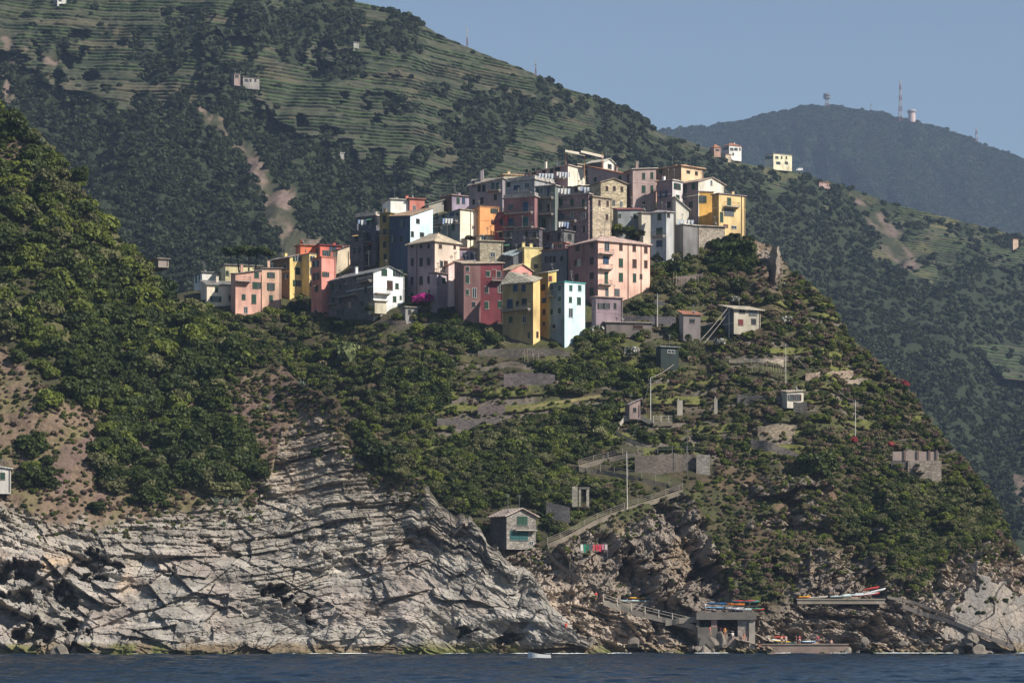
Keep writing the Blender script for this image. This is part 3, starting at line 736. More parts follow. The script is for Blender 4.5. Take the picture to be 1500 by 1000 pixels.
# village hill
for _ in range(17000):
    x = rg.uniform(285, 1490)
    y = rg.uniform(float(V.ridge(x)) + 1, 900)
    if y > float(V.ridge(x)) and x < 905 and y > float(L.ridge(x)) + 8: continue
    rl = float(lines(x, y, V_ROCK)); gi = float(ell(x, y, 1115, 820, 36, 66))
    if rl > 0 and gi < 0.3 and not (rg.random() < 0.10): continue
    if bool(poly(x, y, TOWN)) : continue
    pr = 0.85; r = rg.uniform(7, 15); ks = ['ever'] * 4 + ['olive'] * 3 + ['fresh'] * 4 + ['dry']
    if x > 1030: pr = 0.8; r = rg.uniform(5, 11); ks = ['ever'] * 4 + ['olive'] * 3 + ['fresh'] * 4 + ['dry', 'heath', 'dry', 'dry', 'heath']
    if float(ell(x, y, 1140, 735, 150, 48)) > 0.2: pr = 0.62; r = rg.uniform(4, 8); ks = ['fresh', 'dry', 'heath', 'olive', 'ever', 'ever', 'fresh', 'olive']
    if float(ell(x, y, 1010, 590, 75, 50)) > 0.3: pr = 0.6; r = rg.uniform(5, 9); ks = ['ever', 'ever', 'dry', 'heath', 'olive', 'olive']
    if float(ell(x, y, 690, 560, 85, 60)) > 0.3: pr = 0.5; r = rg.uniform(4, 8); ks = ['ever', 'dry', 'fresh', 'fresh', 'olive', 'heath', 'fresh']
    if float(ell(x, y, 560, 490, 80, 25)) > 0.3: pr = 0.55; r = rg.uniform(5, 10)
    if float(ell(x, y, 610, 560, 50, 44)) > 0.4 or float(ell(x, y, 760, 700, 120, 60)) > 0.3 or float(ell(x, y, 870, 530, 90, 34)) > 0.3 or float(ell(x, y, 850, 625, 90, 30)) > .3 or float(ell(x, y, 690, 490, 50, 26)) > .4:
        pr = 0.97; r = rg.uniform(9, 17); ks = ['ever'] * 5 + ['fresh'] * 3 + ['olive'] * 2
    if float(ell(x, y, 1340, 760, 110, 60)) > 0.3: pr = 0.95; r = rg.uniform(8, 14); ks = ['ever', 'ever', 'olive', 'fresh', 'olive']
    if float(ell(x, y, 1120, 390, 30, 50)) > 0.4: pr = 0.35; r = rg.uniform(4, 8); ks = ['dry', 'heath', 'olive', 'ever']
    if 1040 < x < 1112 and y < 400: pr = 0.98; r = rg.uniform(8, 13); ks = ['ever']
    if rl > 0 and gi < .3: r = rg.uniform(3, 6); ks = ['dry', 'olive', 'ever']
    if pr < .9 and float(fbm(x / 26, y / 11, 0, 511, 3)) > .575 and rg.random() < .85: continue
    if rg.random() > pr: continue
    if y - float(V.ridge(x)) < 14: r = min(r, 9)
    if not clear(x, y - r * 0.6, r): 
        r *= 0.45
        if r < 3.2 or not clear(x, y - r * 0.6, r): continue
    k = rg.choice(ks)
    (trees if r > 9.5 and k in CR else shrubs).append((r, x, y, k, 'V'))
# chosen single plants of the photo
SPEC = [(34, 1195, 690, 'ever', 'V', 'very large dark evergreen tree right of the stone garden terraces above the heath slope'),
        (26, 470, 528, 'fresh', 'V', 'broad bright green tree clump below the dark side of the white gabled house'),
        (24, 510, 525, 'reed', 'V', 'pale green reedy tree with upright foliage below the white gabled house'),
        (20, 432, 452, 'ever', 'V', 'round dark tree in front of the yellow house with dark green windows'),
        (22, 900, 345, 'fresh', 'V', 'bright green tree behind the roof of the big salmon house'),
        (17, 932, 350, 'ever', 'V', 'dark tree behind the right end of the big salmon house roof'),
        (22, 1065, 372, 'ever', 'V', 'dense dark tree right under the yellow house on the crest'),
        (20, 1095, 370, 'ever', 'V', 'dark crest tree between the yellow house and the rock spur'),
        (20, 988, 398, 'ever', 'V', 'dark tree right of the big salmon house near its top storey'),
        (22, 975, 425, 'olive', 'V', 'grey green tree right of the big salmon house near its lowest windows'),
        (20, 1082, 425, 'ever', 'V', 'dark tree on the slope above the stone cottage with pale roof'),
        (17, 640, 488, 'ever', 'V', 'broad dark tree below the pale pink wing and the mauve house'), (17, 672, 498, 'ever', 'V', 'broad dark tree below the old brick red house'), (14, 612, 486, 'fresh', 'V', 'fresh green tree left of the broad dark trees under the mauve house'),
        (13, 590, 500, 'ever', 'V', 'dark tree on the slope below the low grey terrace block'), (9, 733, 508, 'olive', 'V', 'low grey green tree at the left foot of the ochre tower house'), (11, 560, 482, 'ever', 'V', 'dark tree below the cream shed of the white gabled house'),
        (8, 812, 506, 'ever', 'V', 'small dark tree under the pale blue house'), (14, 700, 515, 'ever', 'V', 'dark tree below the fresh green tree by the ochre tower house'),
        (15, 503, 480, 'ever', 'V', 'dark tree at the foot of the shaded side of the white gabled house'), (12, 488, 474, 'ever', 'V', 'small dark tree under the coral pink tower house'), (12, 530, 484, 'olive', 'V', 'grey green tree below the shaded side of the white gabled house'),
        (12, 926, 452, 'ever', 'V', 'dark tree against the foot of the salmon house right of the arcade block'),
        (15, 944, 443, 'olive', 'V', 'grey green tree at the lower right corner of the salmon house'),
        (12, 620, 462, 'ever', 'V', 'dark tree below the magenta bougainvillea'), (13, 583, 470, 'fresh', 'V', 'fresh green tree at the foot of the white gabled house'),
        (15, 655, 462, 'ever', 'V', 'dark tree in front of the mauve block under the pale pink wing'), (14, 300, 462, 'ever', 'V', 'dark tree below the leftmost cream house'), (12, 395, 458, 'olive', 'V', 'grey green tree below the narrow salmon pink house'),
        (14, 716, 496, 'ever', 'V', 'dark tree at the foot of the maroon house'), (15, 690, 500, 'fresh', 'V', 'fresh green tree left of the ochre tower house base'), (12, 860, 498, 'ever', 'V', 'dark tree right of the pale blue house base'),
        (32, 555, 668, 'ever', 'L', 'big dark round tree standing alone at the top of the pale cliff'),
        (22, 590, 660, 'olive', 'L', 'grey green tree next to the lone dark tree on the cliff top'),
        (13, 468, 665, 'ever', 'L', 'small dark bushy tree alone on the pale layered rock'),
        (30, 20, 190, 'ever', 'L', 'large dark tree on the crest at the upper left edge'),
        (22, 112, 258, 'ever', 'L', 'dark round tree on the crest of the left slope below the agaves'),
        (18, 165, 320, 'ever', 'L', 'dark round tree standing out on the edge of the left slope'),
        (25, 640, 555, 'fresh', 'V', 'tall green tree left of the terraced stone walls'),
        (27, 610, 560, 'ever', 'V', 'tall dark tree left of the terraced stone walls')]

def add_tree(r, x, y, k, where, lab, group=None, cat='tree', name='tree'):
    lay, G = (L, GL) if where == 'L' else (V, GV)
    p = surf(G, lay, x, min(y + r * 0.15, 950))
    sc = r / F * p.y * 1.0
    t = empty(name, p - Vector((0, 0, sc * 0.15)), rg.uniform(0, 6.28))
    t.scale = (sc, sc, sc * rg.uniform(0.85, 1.15))
    cm = bpy.data.objects.new('crown', rg.choice(CR[k])) if k in CR else bpy.data.objects.new('crown', CRX[k])
    link(cm, t); link(bpy.data.objects.new('trunk', rg.choice(TR)), t)
    setp(t, lab, cat, group)
    return t
CRX = {'reed': crown_mesh('crown', 777, FM['reed'], 1300, 10, 0.12, 0.95)}
for r, x, y, k, wh, lab in SPEC: add_tree(r, x, y, k, wh, lab)

WORD = {'ever': 'dark evergreen', 'olive': 'grey green', 'fresh': 'fresh green', 'dry': 'dry brown', 'heath': 'reddish brown'}
def place_words(x, y, wh):
    if wh == 'L':
        if y < 400: return 'on the upper left slope near its skyline' if x < 120 else 'on the edge of the upper left slope'
        if y < 520: return 'on the middle of the left slope'
        if x < 120: return 'beside the bare scree at the left edge'
        if x < 400: return 'above the pale cliff on the left slope'
        return 'near the layered rock left of the gully'
    if x < 560: return 'in the gully below the left end of the village'
    if y < 520 and x < 960: return 'right under the tall village houses'
    if x < 760 and y < 640: return 'among the stone terraces below the yellow tower house'
    if x < 830: return 'in the wooded hollow above the two storey hut'
    if x < 1000: return 'between the village and the railed path'
    if y < 480: return 'on the rocky crest right of the village'
    if y < 640: return 'on the garden terraces right of the village' if x < 1200 else 'on the right shoulder of the village hill'
    if x < 1240: return 'on the brown slope above the boathouse'
    return 'on the right flank of the village hill'
def wordsize(r): return 'large' if r > 17 else ('medium' if r > 12 else 'small')
trees.sort(key=lambda a: -a[0])
# the 240 trees that show largest stand singly, the rest is one mass
sing = [t for t in trees if t[4] == 'L'][:130] + [t for t in trees if t[4] == 'V'][:125]
sset = set(id(t) for t in sing)
for t in sing:
    r, x, y, k, wh = t
    lab = '%s %s tree %s' % (wordsize(r), WORD[k], place_words(x, y, wh))
    add_tree(r, x, y, k, wh, lab, lab.replace(' tree ', ' trees '))
rest = [t for t in trees if id(t) not in sset]
shrubs.sort(key=lambda a: -a[0])
shs = [s for s in shrubs if s[4] == 'V'][:150] + [s for s in shrubs if s[4] == 'L'][:40]
ssh = set(id(t) for t in shs)
for r, x, y, k, wh in shs:
    lay, G = (L, GL) if wh == 'L' else (V, GV)
    p = surf(G, lay, x, min(y + r * .15, 950)); sc = r / F * p.y
    o = link(bpy.data.objects.new('shrub', rg.choice(SH[k])))
    o.location = p - Vector((0, 0, sc * .2)); o.rotation_euler = (0, 0, rg.uniform(0, 6.28)); o.scale = (sc, sc, sc * rg.uniform(.7, 1.1))
    lab = '%s shrub %s' % (WORD[k], place_words(x, y, wh))
    setp(o, lab, 'shrub', lab.replace(' shrub ', ' shrubs '))
rest_s = [t for t in shrubs if id(t) not in ssh]

def scatter(name, variants, pts, scales, idx):
    n = len(pts)
    me = bpy.data.meshes.new(name)
    me.vertices.add(n); me.vertices.foreach_set('co', np.array(pts, np.float32).reshape(-1))
    for nm, tp, dat in (('sc', 'FLOAT', np.array(scales, np.float32)), ('rz', 'FLOAT', NR.random(n).astype(np.float32) * 6.28), ('vi', 'INT', np.array(idx, np.int32))):
        a = me.attributes.new(nm, tp, 'POINT'); a.data.foreach_set('value', dat)
    for v in variants:
        if v.materials[0].name not in [q.name for q in me.materials]: me.materials.append(v.materials[0])
    o = link(bpy.data.objects.new(name, me))
    coll = bpy.data.collections.new(name + '_kinds')
    for i, v in enumerate(variants):
        coll.objects.link(bpy.data.objects.new('%s_kind_%02d' % (name, i), v))
    g = bpy.data.node_groups.new(name, 'GeometryNodeTree')
    g.interface.new_socket('Geometry', in_out='INPUT', socket_type='NodeSocketGeometry')
    g.interface.new_socket('Geometry', in_out='OUTPUT', socket_type='NodeSocketGeometry')
    gi = g.nodes.new('NodeGroupInput'); go = g.nodes.new('NodeGroupOutput')
    ci = g.nodes.new('GeometryNodeCollectionInfo'); ci.inputs[0].default_value = coll; ci.inputs['Separate Children'].default_value = True; ci.inputs['Reset Children'].default_value = True
    ip = g.nodes.new('GeometryNodeInstanceOnPoints'); ip.inputs['Pick Instance'].default_value = True
    def na(nm, tp):
        q = g.nodes.new('GeometryNodeInputNamedAttribute'); q.data_type = tp; q.inputs[0].default_value = nm
        return q.outputs[0]
    cx = g.nodes.new('ShaderNodeCombineXYZ'); g.links.new(na('rz', 'FLOAT'), cx.inputs[2])
    g.links.new(gi.outputs[0], ip.inputs['Points']); g.links.new(ci.outputs[0], ip.inputs['Instance'])
    g.links.new(na('vi', 'INT'), ip.inputs['Instance Index']); g.links.new(cx.outputs[0], ip.inputs['Rotation']); g.links.new(na('sc', 'FLOAT'), ip.inputs['Scale'])
    g.links.new(ip.outputs[0], go.inputs[0])
    md = o.modifiers.new('scatter', 'NODES'); md.node_group = g
    setp(o, kind='stuff')
    return o
kinds = list(SH.keys())
allv = [m for k in kinds for m in SH[k]] + [m for k in ('ever', 'olive', 'fresh') for m in CR[k]]
def vidx(k, tree):
    if tree: return 15 + ('ever', 'olive', 'fresh').index(k) * 4 + rg.randrange(4)
    return kinds.index(k) * 3 + rg.randrange(3)
P_, S_, I_ = [], [], []
for lst, tr in ((rest, True), (rest_s, False)):
    for r, x, y, k, wh in lst:
        lay, G = (L, GL) if wh == 'L' else (V, GV)
        p = surf(G, lay, x, min(y + r * .15, 950)); sc = r / F * p.y
        P_.append(p - Vector((0, 0, sc * .2))); S_.append(sc); I_.append(vidx(k, tr))
# low herbs and tufts on the open soil
for _ in range(15000):
    wh = rg.random() < 0.22
    if wh:
        x = rg.uniform(-40, 620); y = rg.uniform(float(L.ridge(x)), 790)
        if float(lines(x, y, L_ROCK)) > 26: continue
        p = surf(GL, L, x, y)
    else:
        x = rg.uniform(290, 1490); y = rg.uniform(float(V.ridge(x)), 880)
        if float(lines(x, y, V_ROCK)) > 40 or x > 1380 and y > 825 or bool(poly(x, y, TOWN)) or (x < 905 and y > float(L.ridge(x))) or not clear(x, y, 0): continue
        p = surf(GV, V, x, y)
    P_.append(p); S_.append(rg.uniform(0.25, 0.65)); I_.append(vidx(rg.choice(['dry', 'olive', 'fresh', 'fresh', 'heath', 'ever', 'olive', 'fresh']), False))
scatter('undergrowth', allv, P_, S_, I_)
print('trees', len(trees), 'shrubs', len(shrubs), 'undergrowth', len(P_))

# woods on the mountain
P_, S_, I_ = [], [], []
n = 60000
xs = NR.uniform(-60, 1560, n); ys = NR.uniform(-10, 790, n)
rdg = B.ridge(xs); fm_ = fmask(xs, ys); scf = scarf(xs, ys)
hid = (ys > V.ridge(xs) + 15) & (xs > 150) | ((ys > L.ridge(np.minimum(xs, 904)) + 15) & (xs < 600))
u_ = NR.random(n)
for i in range(n):
    if ys[i] < rdg[i] or hid[i] or scf[i] > 0.28 + 0.6 * u_[i]: continue
    acc = 0.62 if fm_[i] > 0.5 else 0.009
    if xs[i] > 1000: acc = acc + 0.05
    if R.random() > acc: continue
    p = surfB(xs[i], ys[i]); s_ = R.choice([1.3, 1.6, 2.0, 2.4, 3.0, 3.8]) * (1.0 if fm_[i] > .5 else 0.8)
    P_.append(p - Vector((0, 0, s_ * .3))); S_.append(s_); I_.append(R.randrange(4))
scatter('distant_woods', FR, P_, S_, I_)
print('mountain trees', len(P_))
# single trees on the mountain's skyline
for x, r in ((598, 12), (560, 10), (690, 7), (816, 12), (858, 9), (885, 12), (918, 12), (940, 13), (955, 11), (546, 8), (582, 9), (612, 8), (640, 6), (870, 8), (903, 10)):
    p = surfB(x, float(B.ridge(x)) + 6); sc = r * 0.75 / F * p.y
    t = empty('skyline_tree', p - Vector((0, 0, sc * .1)), R.uniform(0, 6)); t.scale = (sc, sc, sc)
    link(bpy.data.objects.new('crown', R.choice(FR)), t); link(bpy.data.objects.new('trunk', R.choice(TR)), t)
    where = ('on the high skyline of the terraced mountain' if x < 660 else ('on the bare skyline slope right of the mountain vineyards' if x < 830 else 'on the wooded end of the mountain skyline'))
    lab = '%s dark distant tree %s' % ('broad' if r > 10 else 'small', where); setp(t, lab, 'tree', lab.replace('tree', 'trees'))

# stone pine above the pink houses: flat dark umbrella, several leaning stems
p = surf(GV, V, 362, 432)
t = empty('stone_pine', p)
rp = random.Random(3); lobes = []
for q in range(34):
    a = rp.uniform(0, 6.28); r_ = rp.uniform(0, 1) ** .5
    lobes.append((math.cos(a) * r_ * 5.6, math.sin(a) * r_ * 2.8, 9.9 + rp.uniform(-.3, .9) - r_ * .8, rp.uniform(.8, 1.3)))
v = leaves(6000, lobes, 0.3, 5, 0.6)
me = bpy.data.meshes.new('crown'); k = len(v)
me.from_pydata([tuple(q) for q in v.reshape(-1, 3)], [], [tuple(range(5 * i, 5 * i + 5)) for i in range(k)]); me.materials.append(FM['ever'])
link(bpy.data.objects.new('crown', me), t)
for dx in (-2.2, 0.3, 2.0):
    mb = MB(); mb.tube([(dx * .5, 0, -4), (dx * .8, 0, 4), (dx * 1.1, 0.2, 9.5)], [.3, .22, .14], 7); mb.build('trunk', bark, t, True)
setp(t, 'flat topped dark umbrella pine behind the roofs of the pink houses', 'tree')

# flowering shrubs and agaves
for (x, y, r, k, lab) in [(621, 449, 17, 'magenta', 'magenta bougainvillea at the foot of the tall mauve house'), (925, 525, 15, 'white', 'round oleander full of white blossom left of the dark green shed'),
                          (872, 492, 15, 'white', 'low white flowering bush below the big salmon house'), (902, 487, 9, 'white', 'small white flowering bush beside a low roof under the salmon house'),
                          (1148, 474, 12, 'white', 'white flowering bush right of the pale roofed cottage'), (1079, 443, 10, 'white', 'white blossom climbing behind the right end of the pale cottage roof'), (1055, 508, 12, 'white', 'white speckled bush below the mast with the slanting cables'),
                          (1250, 648, 8, 'red', 'red flowering bush at the foot of the pole on the right slope'), (1302, 655, 8, 'red', 'orange red bush left of the ruined wall'), (1325, 560, 8, 'red', 'reddish bush on the right skyline'), (1158, 632, 6, 'dry', 'dry orange bush over the stone terrace wall')]:
    p = surf(GV, V, x, y); sc = r / F * p.y
    me = crown_mesh('foliage', int(x), FM['ever'] if k == 'white' else FM[k], 900, 7, 0.12, 0.8, 0.6, FM[k], 0.45 if k == 'white' else 0)
    o = link(bpy.data.objects.new('flowering_bush', me)); o.location = p + Vector((0, -4 if k == 'magenta' else -.5, 0)); o.scale = (sc, sc, sc)
    setp(o, lab, 'bush')
def agave(x, y, s, lab, lay=L, G=GL):
    p = surf(G, lay, x, y); mb = MB(); ra = random.Random(int(x))
    for q in range(16):
        a = q * 2.4; el = ra.uniform(.4, 1.35); l_ = s * ra.uniform(.8, 1.1)
        d = Vector((math.cos(a) * math.cos(el), math.sin(a) * math.cos(el), math.sin(el))); sd = Vector((-math.sin(a), math.cos(a), 0)) * s * .09
        b0 = Vector((0, 0, 0)); m1 = d * l_ * .5; e = d * l_ - Vector((0, 0, l_ * .12))
        mb.quadface([b0 - sd, b0 + sd, m1 + sd * 1.3, m1 - sd * 1.3]); mb.quadface([m1 - sd * 1.3, m1 + sd * 1.3, e])
    o = mb.build('agave', FM['agave'], loc=p + Vector((0, -.3, .1))); setp(o, lab, 'agave', None)
for x, y, s, lab in [(443, 568, 2.0, 'pale agave alone at the top of the dry scree above the cliff'), (62, 215, 2.0, 'spiky agave on the upper left skyline by the big dark tree'), (72, 222, 1.6, 'smaller spiky agave just right of the one on the upper left skyline'),
                     (316, 738, 1.9, 'leftmost of the grey green agaves in the clump above the cliff'), (330, 742, 2.0, 'middle agave of the clump above the cliff'), (346, 739, 1.9, 'rightmost agave of the clump above the cliff'), (327, 772, 1.5, 'lowest agave hanging over the cliff edge left of the white stick'),
                     (395, 598, 1.2, 'small pale agave on the scree near the top of the cliff'), (352, 528, 1.2, 'small pale agave on the slope under the trees left of the gully')]: agave(x, y, s, lab)
agave(1272, 788, 2.0, 'big agave on the dark rocks above the kayak ledge', V, GV)
agave(1152, 420, 1.6, 'agave on the right side of the rocky crest', V, GV)

# woods of the far mountain
P_, S_, I_ = [], [], []
for _ in range(11000):
    x = R.uniform(940, 1520); y = R.uniform(float(Fm.ridge(x)) + 1, 352)
    if y > float(B.ridge(x)) + 6: continue
    s_ = R.uniform(3.0, 6.5); p = surf(GF, Fm, x, y); P_.append(p - Vector((0, 0, s_ * .4))); S_.append(s_); I_.append(R.randrange(4))
scatter('far_mountain_woods', FR, P_, S_, I_)
# ------------------------------------------------------------------ houses
GLASS = mat((0.03, 0.04, 0.05), rough=0.15, var=0.1, spec=0.5)
FRAMEW = mat((0.62, 0.60, 0.56), rough=0.6)
FRAMED = mat((0.26, 0.235, 0.21), rough=0.7)
SHC = {'green': (0.018, 0.060, 0.038), 'teal': (0.02, 0.09, 0.09), 'brown': (0.055, 0.025, 0.018), 'grey': (0.10, 0.11, 0.12), 'blue': (0.025, 0.06, 0.13), 'dark': (0.02, 0.025, 0.028), 'red': (0.16, 0.03, 0.03)}
SHM = {k: mat(v, rough=0.6, var=0.15) for k, v in SHC.items()}
METAL = mat((0.16, 0.16, 0.16), rough=0.5)
ZINC = mat((0.55, 0.55, 0.55), rough=0.5)
_wm = {}
def window_mesh(w, h, kind):
    w = round(w * 5) / 5; h = round(h * 5) / 5
    k = (w, h, kind)
    if k in _wm: return _wm[k]
    mb = MB()
    t = 0.06
    # surround proud of the wall, sill, dark glass set back from it, cross bars
    mb.box(-w/2 - t, -w/2, -0.05, 0.04, -h/2, h/2); mb.box(w/2, w/2 + t, -0.05, 0.04, -h/2, h/2)
    mb.box(-w/2 - t, w/2 + t, -0.05, 0.04, h/2, h/2 + t); mb.box(-w/2 - t - .04, w/2 + t + .04, -0.12, 0.04, -h/2 - t, -h/2)
    mb.box(-0.03, 0.03, -0.035, 0.03, -h/2, h/2)
    mb.box(-w/2, w/2, -0.02, 0.02, -h/2, h/2, 1)
    fr = mb.mesh('window', [FRAMEW if kind == 'white' else FRAMED, GLASS])
    _wm[k] = fr
    return fr
_sm = {}
def shutter_mesh(w, h, c, op):
    w = round(w * 5) / 5; h = round(h * 5) / 5
    k = (w, h, c, op)
    if k in _sm: return _sm[k]
    mb = MB()
    for s in (-1, 1):
        x0 = s * (w / 4) if not op else s * (w * 0.75 + 0.08)
        a, b = x0 - w / 4 + .015, x0 + w / 4 - .015
        mb.box(a, b, -0.11, -0.06, -h/2, h/2)
        nsl = 5
        for q in range(nsl):
            z = -h/2 + h * (q + .5) / nsl
            mb.box(a + .05, b - .05, -0.135, -0.11, z - h / nsl * .32, z + h / nsl * .32)
    m = mb.mesh('shutter', SHM[c]); _sm[k] = m
    return m
def add_window(root, pos, rz, w, h, sh, op, kind='w', name='window'):
    o = link(bpy.data.objects.new(name, window_mesh(w, h, kind)), root)
    o.location = pos; o.rotation_euler = (0, 0, rz)
    if sh:
        s = link(bpy.data.objects.new('shutter', shutter_mesh(w, h, sh, op)), o)
    return o
def railing_mb(mb, x0, x1, y0, y1, z, h=0.95, m=0, closed=True):
    t = .025
    for (a, b, c, d) in ((x0, x1, y0, y0 + .04), (x0, x0 + .04, y0, y1), (x1 - .04, x1, y0, y1)):
        mb.box(a, b, c, d, z + h - .05, z + h, m); mb.box(a, b, c, d, z + .1, z + .14, m)
    n = max(2, int((x1 - x0) / .22))
    for q in range(n + 1):
        x = x0 + (x1 - x0) * q / n; mb.box(x - t/2, x + t/2, y0 + .01, y0 + .03, z, z + h, m)
    for q in range(1, 4):
        y = y0 + (y1 - y0) * q / 4
        for x in (x0, x1): mb.box(x - t/2, x + t/2, y - t/2, y + t/2, z, z + h, m)

ALLH = []
def H(name, lab, xl, xc, xr, yt, yb, col, th=30, roof='flat', rc=(0.30, 0.24, 0.19), rise=1.5, colR=None, WL='auto', WR='auto', sh='green', dY=0.0, mt='plaster', ext=5, dl=7.0, wr=None, Y=None, eave=0.35, balc=(), pipe=(), chim=1, cat='house', qt=(0, 0, 0, 0), op=0.35, parapet=False, matL=None, ground=None, frame='w'):
    lay = ground or V
    th = math.radians(th)
    if Y is None: Y = float(lay.depth(xc, yb)) + dY
    Y -= 1.0
    C = Vector(W(xc, yb, Y)); zt = W(xc, yt, Y)[2]; zb = C.z - ext
    h = zt - zb
    kc = lambda p: (p - 750) / F
    def sR(p): k = kc(p); return (k * Y - C.x) / (math.cos(th) - k * math.sin(th))
    def sL(p): k = kc(p); return (C.x - k * Y) / (math.sin(th) + k * math.cos(th))
    w = wr if wr else (sR(xr) if xr is not None else 6.0)
    d = sL(xl) if xl is not None else dl
    d = max(d, 2.0); w = max(w, 1.5)
    root = empty(name, (C.x, C.y, zb), th)
    cl = colR or col  # where colR is given, col is mostly the left wall darkened by painted shade
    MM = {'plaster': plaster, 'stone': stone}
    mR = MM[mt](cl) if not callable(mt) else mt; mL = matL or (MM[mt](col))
    mb = MB(); mb.v = [(0,0,0),(w,0,0),(w,d,0),(0,d,0)]
    if roof in ('gableR',):
        mb.v += [(0,0,h),(w,0,h),(w,d,h),(0,d,h),(w/2,0,h+rise),(w/2,d,h+rise)]
        fs = [((0,1,5,8,4),0),((1,2,6,5),0),((2,3,7,9,6),0),((3,0,4,7),1),((4,8,9,7),0),((8,5,6,9),0)]
    elif roof == 'gableL':
        mb.v += [(0,0,h),(w,0,h),(w,d,h),(0,d,h),(0,d/2,h+rise),(w,d/2,h+rise)]
        fs = [((0,1,5,4),0),((1,2,6,9,5),0),((2,3,7,6),0),((3,0,4,8,7),1),((4,5,9,8),0),((8,9,6,7),0)]
    else:
        q = qt if roof == 'quad' else (0, 0, 0, 0)
        mb.v += [(0,0,h+q[0]),(w,0,h+q[1]),(w,d,h+q[2]),(0,d,h+q[3])]
        fs = [((0,1,5,4),0),((1,2,6,5),0),((2,3,7,6),0),((3,0,4,7),1),((4,5,6,7),0)]
    for f, m in fs: mb.f.append(f); mb.m.append(m)
    mb.build('wall', [mR, mL], root)
    tm = tiles(rc)
    rb = MB(); e = eave; t = .16
    if roof == 'flat':
        rb.box(-e, w + e, -e, d + e, h + .003, h + .22)
        if parapet:
            for (a, b, c_, d_) in ((-.05, w + .05, -.05, .15), (-.05, w + .05, d - .15, d + .05), (-.05, .15, .15, d - .15), (w - .15, w + .05, .15, d - .15)): rb.box(a, b, c_, d_, h + .22, h + .95)
    elif roof == 'gableR':
        sl_ = rise / (w / 2)
        rb.slab([(-e, -e, h - e * sl_ + .02 + t), (w/2, -e, h + rise + .02 + t), (w/2, d + e, h + rise + .02 + t), (-e, d + e, h - e * sl_ + .02 + t)], t)
        rb.slab([(w/2, -e, h + rise + .025 + t), (w + e, -e, h - e * sl_ + .025 + t), (w + e, d + e, h - e * sl_ + .025 + t), (w/2, d + e, h + rise + .025 + t)], t)
    elif roof == 'gableL':
        sl_ = rise / (d / 2)
        rb.slab([(-e, -e, h - e * sl_ + .02 + t), (w + e, -e, h - e * sl_ + .02 + t), (w + e, d/2, h + rise + .02 + t), (-e, d/2, h + rise + .02 + t)], t)
        rb.slab([(-e, d/2, h + rise + .025 + t), (w + e, d/2, h + rise + .025 + t), (w + e, d + e, h - e * sl_ + .025 + t), (-e, d + e, h - e * sl_ + .025 + t)], t)
    elif roof == 'hip':
        rb.box(-e, w + e, -e, d + e, h + .003, h + .2)
        m_ = min(w, d) * .42
        if w >= d: r1, r2 = (m_, d/2), (w - m_, d/2)
        else: r1, r2 = (w/2, m_), (w/2, d - m_)
        z0, z1 = h + .2, h + .2 + rise
        A, B_, C_, D_ = (-e, -e, z0), (w + e, -e, z0), (w + e, d + e, z0), (-e, d + e, z0)
        P1, P2 = (r1[0], r1[1], z1), (r2[0], r2[1], z1)
        if w >= d: fs2 = [(A, B_, P2, P1), (B_, C_, P2), (C_, D_, P1, P2), (D_, A, P1)]
        else: fs2 = [(A, B_, P1), (B_, C_, P2, P1), (C_, D_, P2), (D_, A, P1, P2)]
        for f in fs2: rb.quadface(f)
        rb.tube([P1, P2], .12, 5)
    elif roof == 'quad':
        q = qt
        def zc(x, y):
            return h + ((q[0] * (1 - x) + q[1] * x) * (1 - y) + (q[3] * (1 - x) + q[2] * x) * y)
        ex, ey = e / w, e / d
        rb.slab([(-e, -e, zc(-ex, -ey) + .02 + t), (w + e, -e, zc(1 + ex, -ey) + .02 + t), (w + e, d + e, zc(1 + ex, 1 + ey) + .02 + t), (-e, d + e, zc(-ex, 1 + ey) + .02 + t)], t)
    ro = rb.build('roof', tm, root)
    hr = random.Random(int(xc * 31 + yt))
    for q in range(chim):
        cx, cy = hr.uniform(.2, .8) * w, hr.uniform(.45, .8) * d
        cb = MB(); cb.box(cx - .3, cx + .3, cy - .25, cy + .25, h - .2, h + rise * .9 + hr.uniform(.7, 1.1) if roof != 'flat' else h + hr.uniform(.9, 1.4))
        zt_ = cb.v[-1][2]; cb.box(cx - .38, cx + .38, cy - .33, cy + .33, zt_ + .12, zt_ + .2, 1)
        for a, b in ((-.3, -.25), (.2, -.25), (-.3, .15), (.2, .15)): cb.box(cx + a, cx + a + .1, cy + b, cy + b + .1, zt_, zt_ + .12)
        cb.build('chimney', [mR, tm], ro)
    vis_h = yb - yt
    for q in range(hr.choice([0, 1, 1, 2]) if cat == 'house' else 0):       # aerials and dishes
        ax, ay = hr.uniform(.15, .85) * w, hr.uniform(.2, .6) * d; z0 = h + .1; ht = hr.uniform(1.6, 3.2) + (rise if roof[:3] in ('gab', 'hip') else 0)
        ab = MB(); ab.tube([(ax, ay, z0), (ax, ay, z0 + ht)], .045, 5)
        for q2 in range(3): ab.box(ax - .45 + q2 * .08, ax + .45 - q2 * .08, ay - .02, ay + .02, z0 + ht - .1 - q2 * .16, z0 + ht - .06 - q2 * .16)
        if hr.random() < .4: ab.tube([(ax + .1, ay - .1, z0 + .8), (ax + .16, ay - .18, z0 + .85)], [.32, .36], 10)
        ab.build('aerial', METAL, ro)
    if cat == 'house' and hr.random() < .5 and w > 3:
        cb = MB(); zz = h - 3.05; cb.box(-.04, w + .04, -.05, -.003, zz, zz + .14); cb.box(-.05, -.003, -.003, d, zz, zz + .14); cb.build('string_course', mat(tuple(min(1, c_ * 1.25) for c_ in cl), rough=.8), root)
    if not pipe and cat == 'house' and hr.random() < .6: pb = MB(); pb.tube([(w - .25, -.1, .3), (w - .25, -.1, h - .05)], .055, 6); pb.build('drainpipe', mat((0.12, 0.09, 0.075)), root)
